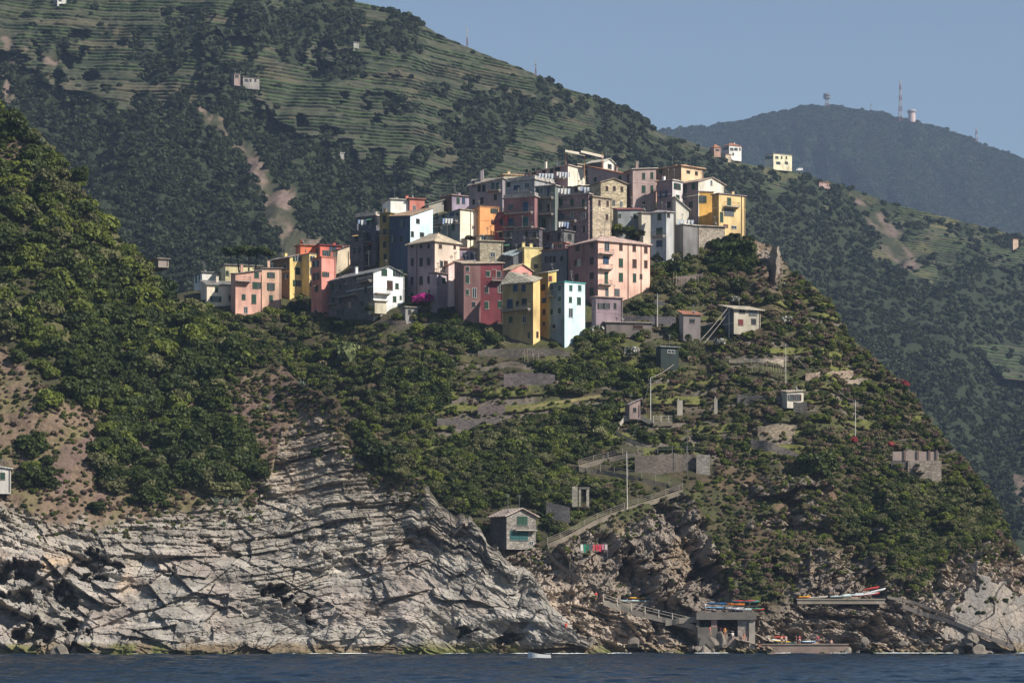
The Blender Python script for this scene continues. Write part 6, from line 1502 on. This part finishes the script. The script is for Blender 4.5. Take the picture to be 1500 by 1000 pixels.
BL, OR, WT, TQ, RD, YL, NV, GN = (.03, .14, .36), (.72, .20, .03), (.72, .72, .70), (.03, .34, .38), (.50, .04, .04), (.75, .50, .06), (.03, .05, .15), (.05, .30, .16)
for a in [(905, 880, -1.2, .1, 'dark blue kayak with a pale deck at the left end of the left terrace', NV, WT), (922, 881, -1.6, .0, 'turquoise kayak in front on the left terrace', TQ, (.5, .7, .75)), (936, 877, .6, .05, 'orange kayak lying behind the turquoise ones', OR, YL), (950, 881, -1.5, .0, 'deep turquoise kayak at the right end of the left terrace', (.02, .25, .30), TQ),
          (958, 877, .8, .1, 'green blue kayak at the back right of the left terrace', (.02, .2, .16), TQ), (913, 876, 1.0, .2, 'dark covered kayak at the back of the left terrace', (.05, .06, .07), NV)]:
    kayak(a[0], a[1], YA + 2 + a[2], a[3], a[4], a[5], a[6])
for a in [(1046, 891, 'blue kayak at the left end of the boathouse roof', BL, (.2, .4, .6), .0, 3.6), (1076, 892, 'white kayak in the middle of the boathouse roof', WT, (.6, .6, .65), 1.0, 3.4), (1078, 886, 'orange kayak stacked above the white one on the boathouse roof', OR, OR, 2.2, 3.2), (1092, 881.5, 'turquoise and red kayak on top of the rack of the boathouse', TQ, RD, 2.4, 4.8),
          (1104, 893, 'dark red kayak with a white nose at the right end of the boathouse roof', RD, GN, .6, 3.8), (1088, 893.5, 'pale blue kayak lying flat near the right end of the boathouse roof', (.4, .5, .65), WT, .2, 3.4), (1050, 885, 'dark blue kayak behind the white pole on the boathouse roof', (.02, .08, .16), BL, 2.6, 3.6)]:
    kayak(a[0], a[1], YB + 1 + a[5], .06, a[2], a[3], a[4], l_=a[6])
mb = MB()
for x in (1068, 1096):
    q = at(x, 896, YB + 3) - at(1068, 896, YB + 3); mb.tube([q, q + Vector((.3, 0, 1.75))], .05, 5); mb.tube([q + Vector((.3, -.8, 1.5)), q + Vector((.3, .8, 1.5))], .04, 5); mb.tube([q + Vector((.1, -.8, .75)), q + Vector((.1, .8, .75))], .04, 5)
o = mb.build('kayak_rack', WOODM, loc=at(1068, 896, YB + 3)); setp(o, 'wooden rack carrying the upper kayaks on the boathouse roof', 'rack')
for a in [(1178, 875, 'orange kayak lying alone at the left end of the right ledge', OR, YL, 0, 2.4), (1196, 876, 'long pale grey kayak hull next to the orange one on the right ledge', (.45, .42, .38), (.5, .45, .4), .5, 4.2), (1232, 874, 'light turquoise kayak left of the sailing dinghy', (.35, .60, .62), WT, 0, 4.0), (1249, 872, 'pale blue kayak against the dinghy on the right ledge', (.4, .6, .75), (.7, .75, .8), .8, 4.0)]:
    kayak(a[0], a[1], YC + 1.2 + a[5], .1, a[2], a[3], a[4], tilt=-.08, l_=a[6])
kayak(1268, 872, YC + 1.0, .15, 'white dinghy with a dark stripe and red keel at the right end of the ledge', RD, WT, tilt=-.12, l_=5.2, wd=.8, name='rowing_boat')
kayak(1282, 867, YC + 2.2, .1, 'white boat with raised bow behind the dinghy on the ledge', WT, (.75, .78, .8), tilt=-.25, l_=4.0, wd=.7, name='rowing_boat')
kayak(1276, 863, YC + 3.4, -.1, 'red boat half hidden behind the raised white bow', RD, (.6, .1, .08), tilt=-.2, l_=3.0, wd=.5, name='rowing_boat')
kayak(1148, 941, YD + 1.4, -.1, 'yellow topped turquoise boat pulled up right of the boathouse', TQ, YL, tilt=.08, l_=4.2, wd=.6, name='rowing_boat')
kayak(1134, 938.5, YD + 2.2, -.05, 'white boat beside the yellow topped one right of the boathouse', (.6, .62, .7), WT, tilt=.1, l_=4.2, wd=.6, name='rowing_boat')
kayak(1141, 934, YD + 3.2, .05, 'small dark red boat behind the two pulled up boats', RD, (.4, .08, .05), l_=2.8, name='rowing_boat')
kayak(1184, 941, YD + 1.6, .05, 'white and blue boat at the right end of the platform', BL, (.6, .75, .8), l_=2.6, wd=.6, name='rowing_boat')
# the motor boat on the sea
Yb = F * HC / (963.5 - HY); root = empty('motor_boat', at(790, 963.5, Yb)); mb = MB(); n = 10; st = []
for i in range(n + 1):
    t = i / n; x = (t - .5) * 3.5; k = (1 - max(0, (t * -1 + .45) / .45) ** 2.2) if t < .45 else 1 - (t - .45) * .12; k = max(k, .03); zt_ = .55 + (1 - t) ** 2.2 * .50
    st.append([(x, -.7 * k, zt_), (x, -.66 * k, .02), (x, 0, -.18), (x, .5 * k, .02), (x, .7 * k, zt_), (x, .56 * k, zt_ - .04), (x, .45 * k, .22), (x, -.45 * k, .22), (x, -.56 * k, zt_ - .04)])
for i in range(n):
    for k in range(9): j = (k + 1) % 9; mb.quadface([st[i][k], st[i + 1][k], st[i + 1][j], st[i][j]])
mb.quadface(st[-1]); mb.quadface(list(reversed(st[0]))); mb.build('hull', mat((.78, .78, .78), rough=.3, var=.1), root)
for x in (-.4, .7): mb = MB(); mb.box(x, x + .25, -.5, .5, .40, .46); mb.build('bench', WOODM, root)
mb = MB(); mb.box(1.72, 1.95, -.14, .14, .35, .95); mb.tube([(1.84, 0, .35), (1.84, 0, -.4)], .06, 6); mb.build('outboard_motor', mat((.05, .05, .06), rough=.4), root)
setp(root, 'small white open motor boat alone on the sea below the cliff', 'boat')
mb = MB(); mb.tube([(0, 0, -.1), (0, 0, .35)], [.18, .1], 8); o = mb.build('buoy', mat((.7, .7, .66)), loc=at(806, 963.6, Yb)); setp(o, 'tiny pale buoy just right of the white motor boat', 'buoy')

# ------------------------------------------------------------------ people
SKIN = mat((0.48, 0.28, 0.19), rough=.6, var=.1); HAIR = mat((0.05, 0.03, 0.02))
def body_mesh(pose, seed):
    """a body grown as one skin over a joint tree"""
    J = {'pelvis': ((0, 0, .95), .15), 'waist': ((0, 0, 1.08), .125), 'chest': ((0, 0, 1.30), .155), 'neck': ((0, 0, 1.48), .055), 'chin': ((0, -.01, 1.54), .07), 'head': ((0, 0, 1.64), .098), 'crown': ((0, 0, 1.72), .06), 'nose': ((0, -.105, 1.625), .016)}
    for s, n in ((-1, 'l'), (1, 'r')):
        sw = .12 * s * (1 if pose == 'walk' else 0)
        J[n + 'sh'] = ((s * .19, 0, 1.40), .062); J[n + 'el'] = ((s * .26, .02 + sw, 1.12), .043); J[n + 'wr'] = ((s * .27, -.05 + sw * 1.6, .88), .03); J[n + 'pa'] = ((s * .27, -.07 + sw * 1.6, .80), .036)
        J[n + 'th'] = ((s * .27 - s * .04, -.12 + sw * 1.6, .79), .011)
        for q in range(4): J[n + 'f%d' % q] = ((s * .27 + s * (q - 1.5) * .012, -.085 + sw * 1.6 - .018 * (q - 1.5), .71 - (.012 if q in (1, 2) else 0)), .010)
        J[n + 'hi'] = ((s * .10, 0, .88), .105); J[n + 'kn'] = ((s * .11, -.03 - sw, .49), .062); J[n + 'an'] = ((s * .11, .03 - sw * 1.8, .09), .04); J[n + 'to'] = ((s * .12, -.14 - sw * 1.8, .04), .035)
        if pose == 'sit':
            J[n + 'kn'] = ((s * .13, -.44, .86 + .05 * s), .062); J[n + 'an'] = ((s * .13, -.50, .46), .04); J[n + 'to'] = ((s * .14, -.66, .42), .035)
            J[n + 'wr'] = ((s * .18, -.25, 1.0), .03); J[n + 'pa'] = ((s * .16, -.33, .98), .036); J[n + 'th'] = ((s * .11, -.34, 1.0), .011)
            for q in range(4): J[n + 'f%d' % q] = ((s * .16 + s * (q - 1.5) * .014, -.41, .965), .010)
        if pose == 'reach' and s > 0:
            J[n + 'el'] = ((.34, -.12, 1.30), .043); J[n + 'wr'] = ((.42, -.30, 1.42), .03); J[n + 'pa'] = ((.44, -.36, 1.47), .036); J[n + 'th'] = ((.40, -.38, 1.50), .011)
            for q in range(4): J[n + 'f%d' % q] = ((.44 + (q - 1.5) * .014, -.41, 1.54), .010)
    E = [('pelvis', 'waist'), ('waist', 'chest'), ('chest', 'neck'), ('neck', 'chin'), ('chin', 'head'), ('head', 'crown'), ('head', 'nose')]
    for n in 'lr': E += [('chest', n + 'sh'), (n + 'sh', n + 'el'), (n + 'el', n + 'wr'), (n + 'wr', n + 'pa'), (n + 'pa', n + 'th'), ('pelvis', n + 'hi'), (n + 'hi', n + 'kn'), (n + 'kn', n + 'an'), (n + 'an', n + 'to')] + [(n + 'pa', n + 'f%d' % q) for q in range(4)]
    ks = list(J); me = bpy.data.meshes.new('b'); me.from_pydata([J[k][0] for k in ks], [(ks.index(a), ks.index(b)) for a, b in E], [])
    o = bpy.data.objects.new('b', me); COL.objects.link(o); o.modifiers.new('s', 'SKIN'); sv = me.skin_vertices[0].data
    for i, k in enumerate(ks): sv[i].radius = (J[k][1], J[k][1]); sv[i].use_root = (k == 'pelvis')
    ss = o.modifiers.new('u', 'SUBSURF'); ss.levels = ss.render_levels = 1
    dg = bpy.context.evaluated_depsgraph_get(); m2 = bpy.data.meshes.new_from_object(o.evaluated_get(dg)); m2.name = 'person'
    m2.materials.clear(); m2.materials.append(SKIN); bpy.data.objects.remove(o); return m2, J
BODY = {p: body_mesh(p, 1) for p in ('stand', 'walk', 'sit', 'reach')}
def person(x, y, Y, pose, ang, lab, top, low, hair=HAIR):
    me, J = BODY[pose]; o = link(bpy.data.objects.new('person', me)); b_ = at(x, y, Y); 
    if pose == 'sit': b_.z -= .80
    o.location = b_; o.rotation_euler = (0, 0, ang); o.scale = (1.0,) * 3
    mb = MB(); mb.tube([(0, .01, 1.60), (0, .015, 1.68), (0, .01, 1.76)], [.085, .108, .05], 9); mb.build('hair', hair, o, True)
    if low:
        mb = MB(); mb.tube([(0, 0, .86), (0, 0, 1.02)], [.185, .165], 10)
        for s, n in ((-1, 'l'), (1, 'r')): h0 = Vector(J[n + 'hi'][0]); k0 = Vector(J[n + 'kn'][0]); mb.tube([h0, h0.lerp(k0, .5)], [.125, .11], 9)
        mb.build('shorts', mat(low, var=.1), o, True)
    if top:
        mb = MB(); mb.tube([(0, 0, 1.0), (0, 0, 1.1), (0, 0, 1.3), (0, 0, 1.42)], [.165, .15, .185, .12], 10)
        for s, n in ((-1, 'l'), (1, 'r')): h0 = Vector(J[n + 'sh'][0]); k0 = Vector(J[n + 'el'][0]); mb.tube([h0 - Vector((s * .08, 0, 0)), h0, h0.lerp(k0, .6)], [.07, .085, .07], 8)
        mb.build('shirt', mat(top, var=.1), o, True)
    setp(o, lab, 'person')
person(873, 880, YA - .5, 'stand', .3, 'person in a red shirt at the left end of the left kayak terrace', (.6, .04, .05), (.1, .1, .12))
person(1033, 896, YB + .3, 'stand', 2.6, 'person in white on the left corner of the boathouse roof', (.75, .75, .72), (.5, .5, .5))
person(1040, 931, YB - 1.2, 'walk', 1.2, 'person in a red top stepping down the ramp left of the dark bay', (.55, .08, .08), (.3, .2, .2))
person(1062, 931.5, YB + .5, 'stand', .4, 'person with an orange top inside the dark boathouse bay', (.75, .28, .05), (.6, .3, .1))
person(1056, 931.5, YB + .9, 'stand', -.4, 'person in pink left of the orange one in the boathouse bay', (.6, .2, .25), (.4, .1, .1))
person(1073, 932, YB - .1, 'sit', .3, 'person in white sitting on the edge of the boathouse floor', (.8, .8, .8), (.2, .3, .5))
person(1090, 933, YB - .3, 'sit', -.4, 'bare chested person sitting near the right pillar of the boathouse', None, (.5, .06, .06))
person(1145, 944, YD + .5, 'stand', .6, 'bare chested person in dark shorts standing right of the pulled up boats', None, (.05, .06, .1))
person(1151, 944, YD + .9, 'walk', -.6, 'person in pale clothes walking on the bathing platform', (.7, .6, .5), (.55, .45, .4))
person(1166, 944, YD + .7, 'stand', 1.8, 'person in a dark top beside the person in red on the platform', (.08, .05, .07), (.3, .05, .06))
person(1171, 944, YD + .5, 'reach', -.2, 'person in red raising one arm on the bathing platform', (.6, .08, .10), (.7, .6, .6))
person(1198, 944, YD + .8, 'stand', .2, 'person in a red top next to the white and blue boat', (.45, .04, .08), (.1, .1, .2))
person(1218, 943, YD + .6, 'sit', .5, 'bare chested person sitting at the right end of the platform', None, (.1, .2, .4))
person(1218, 872, YC + 2.6, 'reach', .5, 'grey dressed person standing behind the pale hull on the right ledge', (.35, .30, .30), (.2, .2, .22))
person(1112, 950, YD - .2, 'sit', -.2, 'person sitting by the water below the right pillar of the boathouse', (.6, .1, .08), (.3, .2, .2))
person(829, 918, float(surf(GL, L, 829, 918).y) - .4, 'sit', .4, 'person in red sitting on the grey rocks left of the boathouse', (.55, .06, .06), (.5, .05, .05))
# clothes stall / kiosk by the steps
Y = float(V.depth(870, 812)) - 5; root = empty('clothes_rail', at(850, 812, Y)); o0 = root.location.copy(); mb = MB()
e = at(890, 797, Y) - o0; mb.tube([(0, 0, -.5), (0, 0, e.z)], .05, 5); mb.tube([(e.x, 0, -.5), (e.x, 0, e.z)], .05, 5); mb.tube([(0, 0, e.z), (e.x, 0, e.z)], .03, 5); mb.build('frame', METAL, root)
for i, c in enumerate([(.75, .75, .72), (.03, .25, .14), (.03, .16, .10), (.1, .1, .12), (.5, .12, .12), (.55, .04, .07), (.6, .05, .1), (.5, .2, .25), (.6, .5, .5)]):
    x = e.x * (i + .5) / 9; mb = MB(); hh = R.uniform(.9, 1.5); mb.slab([(x - .22, -.05, e.z), (x + .22, -.05, e.z), (x + .22, .02, e.z), (x - .22, .02, e.z)], hh); mb.build('garment', mat(c, var=.1), root)
setp(root, 'rail of green, white and red clothes hanging beside the steps', 'clothes rail')
o0 = at(1064, 926, YB - 1.5)
# loose boulders along the shore
bm_ = mat((0.22, 0.19, 0.16), rough=.9, var=.5, scale=1.5, bump=.7)
def boulder(seed):
    import bmesh
    bm = bmesh.new(); bmesh.ops.create_icosphere(bm, subdivisions=3, radius=1); rr = np.random.default_rng(seed)
    pl = rr.normal(size=(9, 3)); pl /= np.linalg.norm(pl, axis=1)[:, None]; dd = rr.uniform(.45, .8, 9)
    for v in bm.verts:
        c = np.array(v.co)
        for n_, d_ in zip(pl, dd):
            t = c @ n_ - d_
            if t > 0: c = c - n_ * t
        v.co = c * (1 + .05 * math.sin(7 * c[0] + seed) * math.cos(5 * c[2]))
    me = bpy.data.meshes.new('boulder'); bm.to_mesh(me); bm.free(); me.materials.append(bm_); return me
BO = [boulder(i) for i in range(5)]
for i in range(46):
    x = R.choice([R.uniform(20, 140), R.uniform(900, 1075), R.uniform(1000, 1075), R.uniform(1230, 1330), R.uniform(1360, 1480), R.uniform(1385, 1420)]); y = R.uniform(936, 957)
    lay, G, nm = (L, GL, 'left') if x < 800 else (V, GV, 'right')
    p = surf(G, lay, x, y); s_ = R.uniform(.5, 1.5); o = link(bpy.data.objects.new('boulder', R.choice(BO))); o.location = p + Vector((0, -s_ * .7, -s_ * .1)); o.rotation_euler = (R.uniform(0, 6), R.uniform(0, 6), R.uniform(0, 6)); o.scale = (s_ * R.uniform(1, 1.6), s_, s_ * R.uniform(.6, 1))
    z_ = 'at the foot of the cliff near the left edge' if x < 200 else ('between the kayak terrace and the boathouse' if x < 1080 else ('under the dark rock wall of the boat ledge' if x < 1340 else 'at the foot of the pale landslide'))
    setp(o, '%s brown grey boulder %s' % ('large' if s_ > 1.1 else 'small', z_), 'boulder', '%s boulders %s' % ('large' if s_ > 1.1 else 'small', z_))

# ------------------------------------------------------------------ far houses and masts
def farH(lab, xl, xc, xr, yt, yb, col, th=30, roof='flat', rc=TERRA, **k):
    Yf = surfB(xc, yb).y - 4
    H('house', lab, xl, xc, xr, yt, yb, col, th, roof, rc, Y=Yf, ext=1.5, **k)
farH('small orange roofed house left of the pink and white house on the far crest', 1040, 1046, 1056, 216, 226, (0.50, 0.30, 0.22), roof='hip', rise=2, WL=(), WR=[(1051, 220, 2.5, 3, 'brown')], chim=0)
farH('pink and white house group on the far crest right of the village', 1058, 1068, 1086, 213, 231, (0.55, 0.40, 0.38), colR=(0.78, 0.72, 0.68), roof='hip', rise=2, WL=[(1063, 218, 3, 4)], WR=[(1072, 219, 2.5, 4), (1078, 219, 2.5, 4), (1084, 219, 2, 4), (1074, 226, 2.5, 4)], chim=1)
farH('cream annex below the pink and white house on the far crest', 1060, 1063, 1071, 226, 234, (0.55, 0.44, 0.30), WL=(), WR=(), chim=0)
farH('large pale yellow villa with a row of windows on the far crest', 1120, 1133, 1160, 225, 245, (0.62, 0.58, 0.48), colR=(0.74, 0.66, 0.44), rc=(0.5, 0.46, 0.4), WL=[(1124, 231, 2.5, 4), (1129, 231, 2.5, 4)], WR=[(1138, 231, 2.5, 4), (1145, 231, 2.5, 4), (1152, 231, 2.5, 4), (1140, 239, 3, 4), (1152, 239, 2.5, 4)], chim=3)
farH('pinkish low wall like house on the ridge under the far villa', None, 1200, 1216, 267, 272, (0.42, 0.28, 0.24), WR=(), chim=0)
farH('ruined pinkish farmhouse among the mountain vineyards', 336, 343, 352, 108, 121, (0.30, 0.20, 0.19), colR=(0.38, 0.27, 0.25), rc=(0.2, .17, .16), WL=(), WR=[(347, 112, 2, 4, 'dark')], chim=0)
farH('long grey roofless farm ruin beside the pinkish farmhouse', 350, 356, 380, 113, 125, (0.34, 0.31, 0.29), rc=(0.2, .18, .17), WL=(), WR=[(361, 118, 2.5, 4, 'dark'), (367, 118, 2.5, 4, 'dark'), (374, 118, 2.5, 4, 'dark')], chim=0)
farH('tiny grey stone hut high on the terraced mountain', 514, 518, 526, 62, 72, (0.20, 0.20, 0.20), colR=(0.34, 0.33, 0.30), rc=(0.25, .23, .2), WL=(), WR=(), chim=0)
farH('tiny white house at the top edge of the photo', 78, 84, 97, -4, 5, (0.45, 0.43, 0.40), colR=(0.72, 0.70, 0.66), WL=(), WR=[(88, 1, 2, 3)], chim=0)
farH('tiny pale shed at the edge of the mountain woods', 496, 498, 504, 224, 229, (0.40, 0.38, 0.34), rc=(.5, .5, .48), WL=(), WR=(), chim=0)
farH('small orange tinted ruin among trees near the right edge', None, 1484, 1492, 350, 364, (0.50, 0.34, 0.24), WR=(), chim=0)
# parked white van beside the villa
p = surfB(1169, 243); root = empty('parked_van', p + Vector((0, -4, 0.2)), .1); mb = MB()
mb.prism([(-2.2, -.9, .35), (2.2, -.9, .35), (2.2, .9, .35), (-2.2, .9, .35)], [(-2.1, -.85, 1.2), (2.15, -.85, 1.2), (2.15, .85, 1.2), (-2.1, .85, 1.2)]); mb.prism([(-1.5, -.85, 1.202), (2.1, -.85, 1.202), (2.1, .85, 1.202), (-1.5, .85, 1.202)], [(-.9, -.75, 2.0), (2.0, -.75, 2.0), (2.0, .75, 2.0), (-.9, .75, 2.0)]); mb.build('body', mat((.8, .8, .8), rough=.3), root)
for x in (-1.4, 1.4):
    for y in (-.85, .85): mb = MB(); mb.tube([(x, y - .1, .36), (x, y + .1, .36)], .36, 12); mb.build('wheel', mat((.02, .02, .02)), root)
setp(root, 'white van parked on the far crest right of the pale villa', 'van')
# masts on the far mountain
RW = [mat((0.22, 0.10, 0.10)), mat((0.40, 0.40, 0.41))]
def mast(x, ytop, wpx, lab, lay=Fm, G=GF, plat=0, bands=6, rise_=3):
    yb_ = float(lay.ridge(x)) + rise_; b_ = surfB(x, yb_) if lay is B else surf(G, lay, x, yb_)
    t_ = at(x, ytop, b_.y); hgt = t_.z - b_.z; wd = wpx / F * b_.y / 2; root = empty('radio_mast', b_)
    for s in range(bands):
        z0, z1 = hgt * s / bands, hgt * (s + 1) / bands; k0, k1 = wd * (1 - .75 * s / bands), wd * (1 - .75 * (s + 1) / bands); mb = MB(); rr = max(wd * .16, .12)
        for q in range(3):
            a = q * 2.094; a2 = a + 2.094
            mb.tube([(k0 * math.cos(a), k0 * math.sin(a), z0), (k1 * math.cos(a), k1 * math.sin(a), z1)], rr, 4)
            mb.tube([(k0 * math.cos(a), k0 * math.sin(a), z0), (k1 * math.cos(a2), k1 * math.sin(a2), z1)], rr * .7, 4); mb.tube([(k1 * math.cos(a), k1 * math.sin(a), z1), (k1 * math.cos(a2), k1 * math.sin(a2), z1)], rr * .7, 4)
        mb.build('lattice', RW[s % 2], root)
    for q in range(plat):
        z = hgt * (.62 + .2 * q); mb = MB(); mb.tube([(0, 0, z), (0, 0, z + wd * .8)], wd * 1.5, 10); mb.build('platform', METAL, root)
    setp(root, lab, 'mast')
mast(1211, 137, 7, 'lattice mast with platforms on the top of the far mountain', plat=2, bands=4)
mast(1318, 117, 7, 'tallest red and white lattice mast left of the round tower', bands=8, rise_=5)
mast(1273, 152, 3, 'small thin mast between the two big masts', bands=3)
mast(1427, 186, 5, 'dark mast among trees on the far ridge at the right', bands=4)
mast(1399, 193, 3, 'short thin mast left of the dark ridge mast', bands=3)
b_ = surf(GF, Fm, 1335, float(Fm.ridge(1335)) + 4); root = empty('water_tower', b_); u_ = b_.y / F
mb = MB(); mb.tube([(0, 0, -2), (0, 0, 14 * u_)], [5.5 * u_, 5.2 * u_], 20); mb.build('body', mat((0.66, 0.50, 0.46)), root)
mb = MB(); mb.tube([(0, 0, 13 * u_), (0, 0, 15 * u_), (0, 0, 17 * u_)], [6.6 * u_, 6.9 * u_, 5.2 * u_], 20); mb.build('top_ring', mat((0.34, 0.32, 0.34)), root); setp(root, 'squat round pinkish tower beside the tallest mast on the far mountain', 'tower')
mast(682, 40, 3, 'thin dark pole on the skyline of the terraced mountain', B, GB, bands=2)
mast(783, 86, 2, 'thin pole with a small head on the mountain skyline right of the middle', B, GB, plat=1, bands=2)

# white water along the rocks
mb = MB(); rf = random.Random(8)
xs_ = np.arange(-20, 1520, 3.0); nz = fbm(xs_ / 22, 0.0, 0, 601, 3)
for x, q in zip(xs_, nz):
    if q < .57: continue
    for _k in range(2):
        Yq = F * HC / (958.0 - HY) - rf.uniform(0.2, 7.0) ** 1.0 - (8 if x < 900 else 0); X = (x - 750) / F * Yq + rf.uniform(-.6, .6); a = rf.uniform(.2, .8) * (q - .52) * 9; hgt = rf.uniform(.01, .09); n = 6
        ring = [(X + a * math.cos(t * 1.047) * rf.uniform(.7, 1.3), Yq + .7 * math.sin(t * 1.047), .30) for t in range(n)]
        for t in range(n): mb.quadface([ring[t], ring[(t + 1) % n], (X, Yq, .30 + hgt)])
foam = mb.build('sea_foam', mat((0.72, 0.75, 0.76), var=.1)); setp(foam, kind='stuff')
# ------------------------------------------------------------------ camera, light, air
cd = bpy.data.cameras.new('camera'); cam = bpy.data.objects.new('camera', cd); COL.objects.link(cam)
cd.sensor_width = 36; cd.lens = 100; cd.shift_y = 416 / 1500.0
cam.location = (0, 0, HC); cam.rotation_euler = (math.pi / 2, 0, 0)
cd.clip_start = 1; cd.clip_end = 20000
SC.camera = cam
SUN = Vector((0.66, -0.36, 0.62)).normalized()
sl = bpy.data.lights.new('sun', 'SUN'); so = bpy.data.objects.new('sun', sl); COL.objects.link(so)
sl.energy = 5.0; sl.angle = math.radians(0.53); sl.color = (1.0, 0.925, 0.80)
so.rotation_euler = SUN.to_track_quat('Z', 'Y').to_euler(); so.location = (200, -100, 300)
w = bpy.data.worlds.new('World'); SC.world = w; w.use_nodes = True
nt = w.node_tree; nt.nodes.clear()
sky = nt.nodes.new('ShaderNodeTexSky'); sky.sky_type = 'NISHITA'; sky.sun_disc = False
sky.sun_elevation = math.asin(SUN.z); sky.sun_rotation = math.atan2(SUN.x, SUN.y)
sky.air_density = 1.0; sky.dust_density = 0.1; sky.ozone_density = 1.6; sky.altitude = 0
bg = nt.nodes.new('ShaderNodeBackground'); bg.inputs[1].default_value = 0.060
wo = nt.nodes.new('ShaderNodeOutputWorld')
nt.links.new(sky.outputs[0], bg.inputs[0]); nt.links.new(bg.outputs[0], wo.inputs[0])
hb = MB(); hb.box(-4600, 4600, -80, 9500, -4, 1900)
hm = bpy.data.materials.new('haze_air'); hm.use_nodes = True; nt = hm.node_tree; nt.nodes.clear()
pv_ = nt.nodes.new('ShaderNodeVolumePrincipled'); ho = nt.nodes.new('ShaderNodeOutputMaterial')
pv_.inputs['Color'].default_value = (0.50, 0.68, 1.0, 1); pv_.inputs['Density'].default_value = 0.00007; pv_.inputs['Anisotropy'].default_value = 0.0
nt.links.new(pv_.outputs[0], ho.inputs['Volume'])
o = hb.build('haze', hm); setp(o, kind='stuff')
SC.view_settings.view_transform = 'Standard'; SC.view_settings.look = 'None'; SC.view_settings.exposure = 0.52; SC.view_settings.gamma = 1
SC.render.engine = 'CYCLES'
SC.cycles.use_denoising = True
SC.cycles.max_bounces = 4; SC.cycles.diffuse_bounces = 2; SC.cycles.glossy_bounces = 2; SC.cycles.transmission_bounces = 2; SC.cycles.volume_bounces = 0
SC.cycles.use_adaptive_sampling = True
SC.cycles.caustics_reflective = False; SC.cycles.caustics_refractive = False
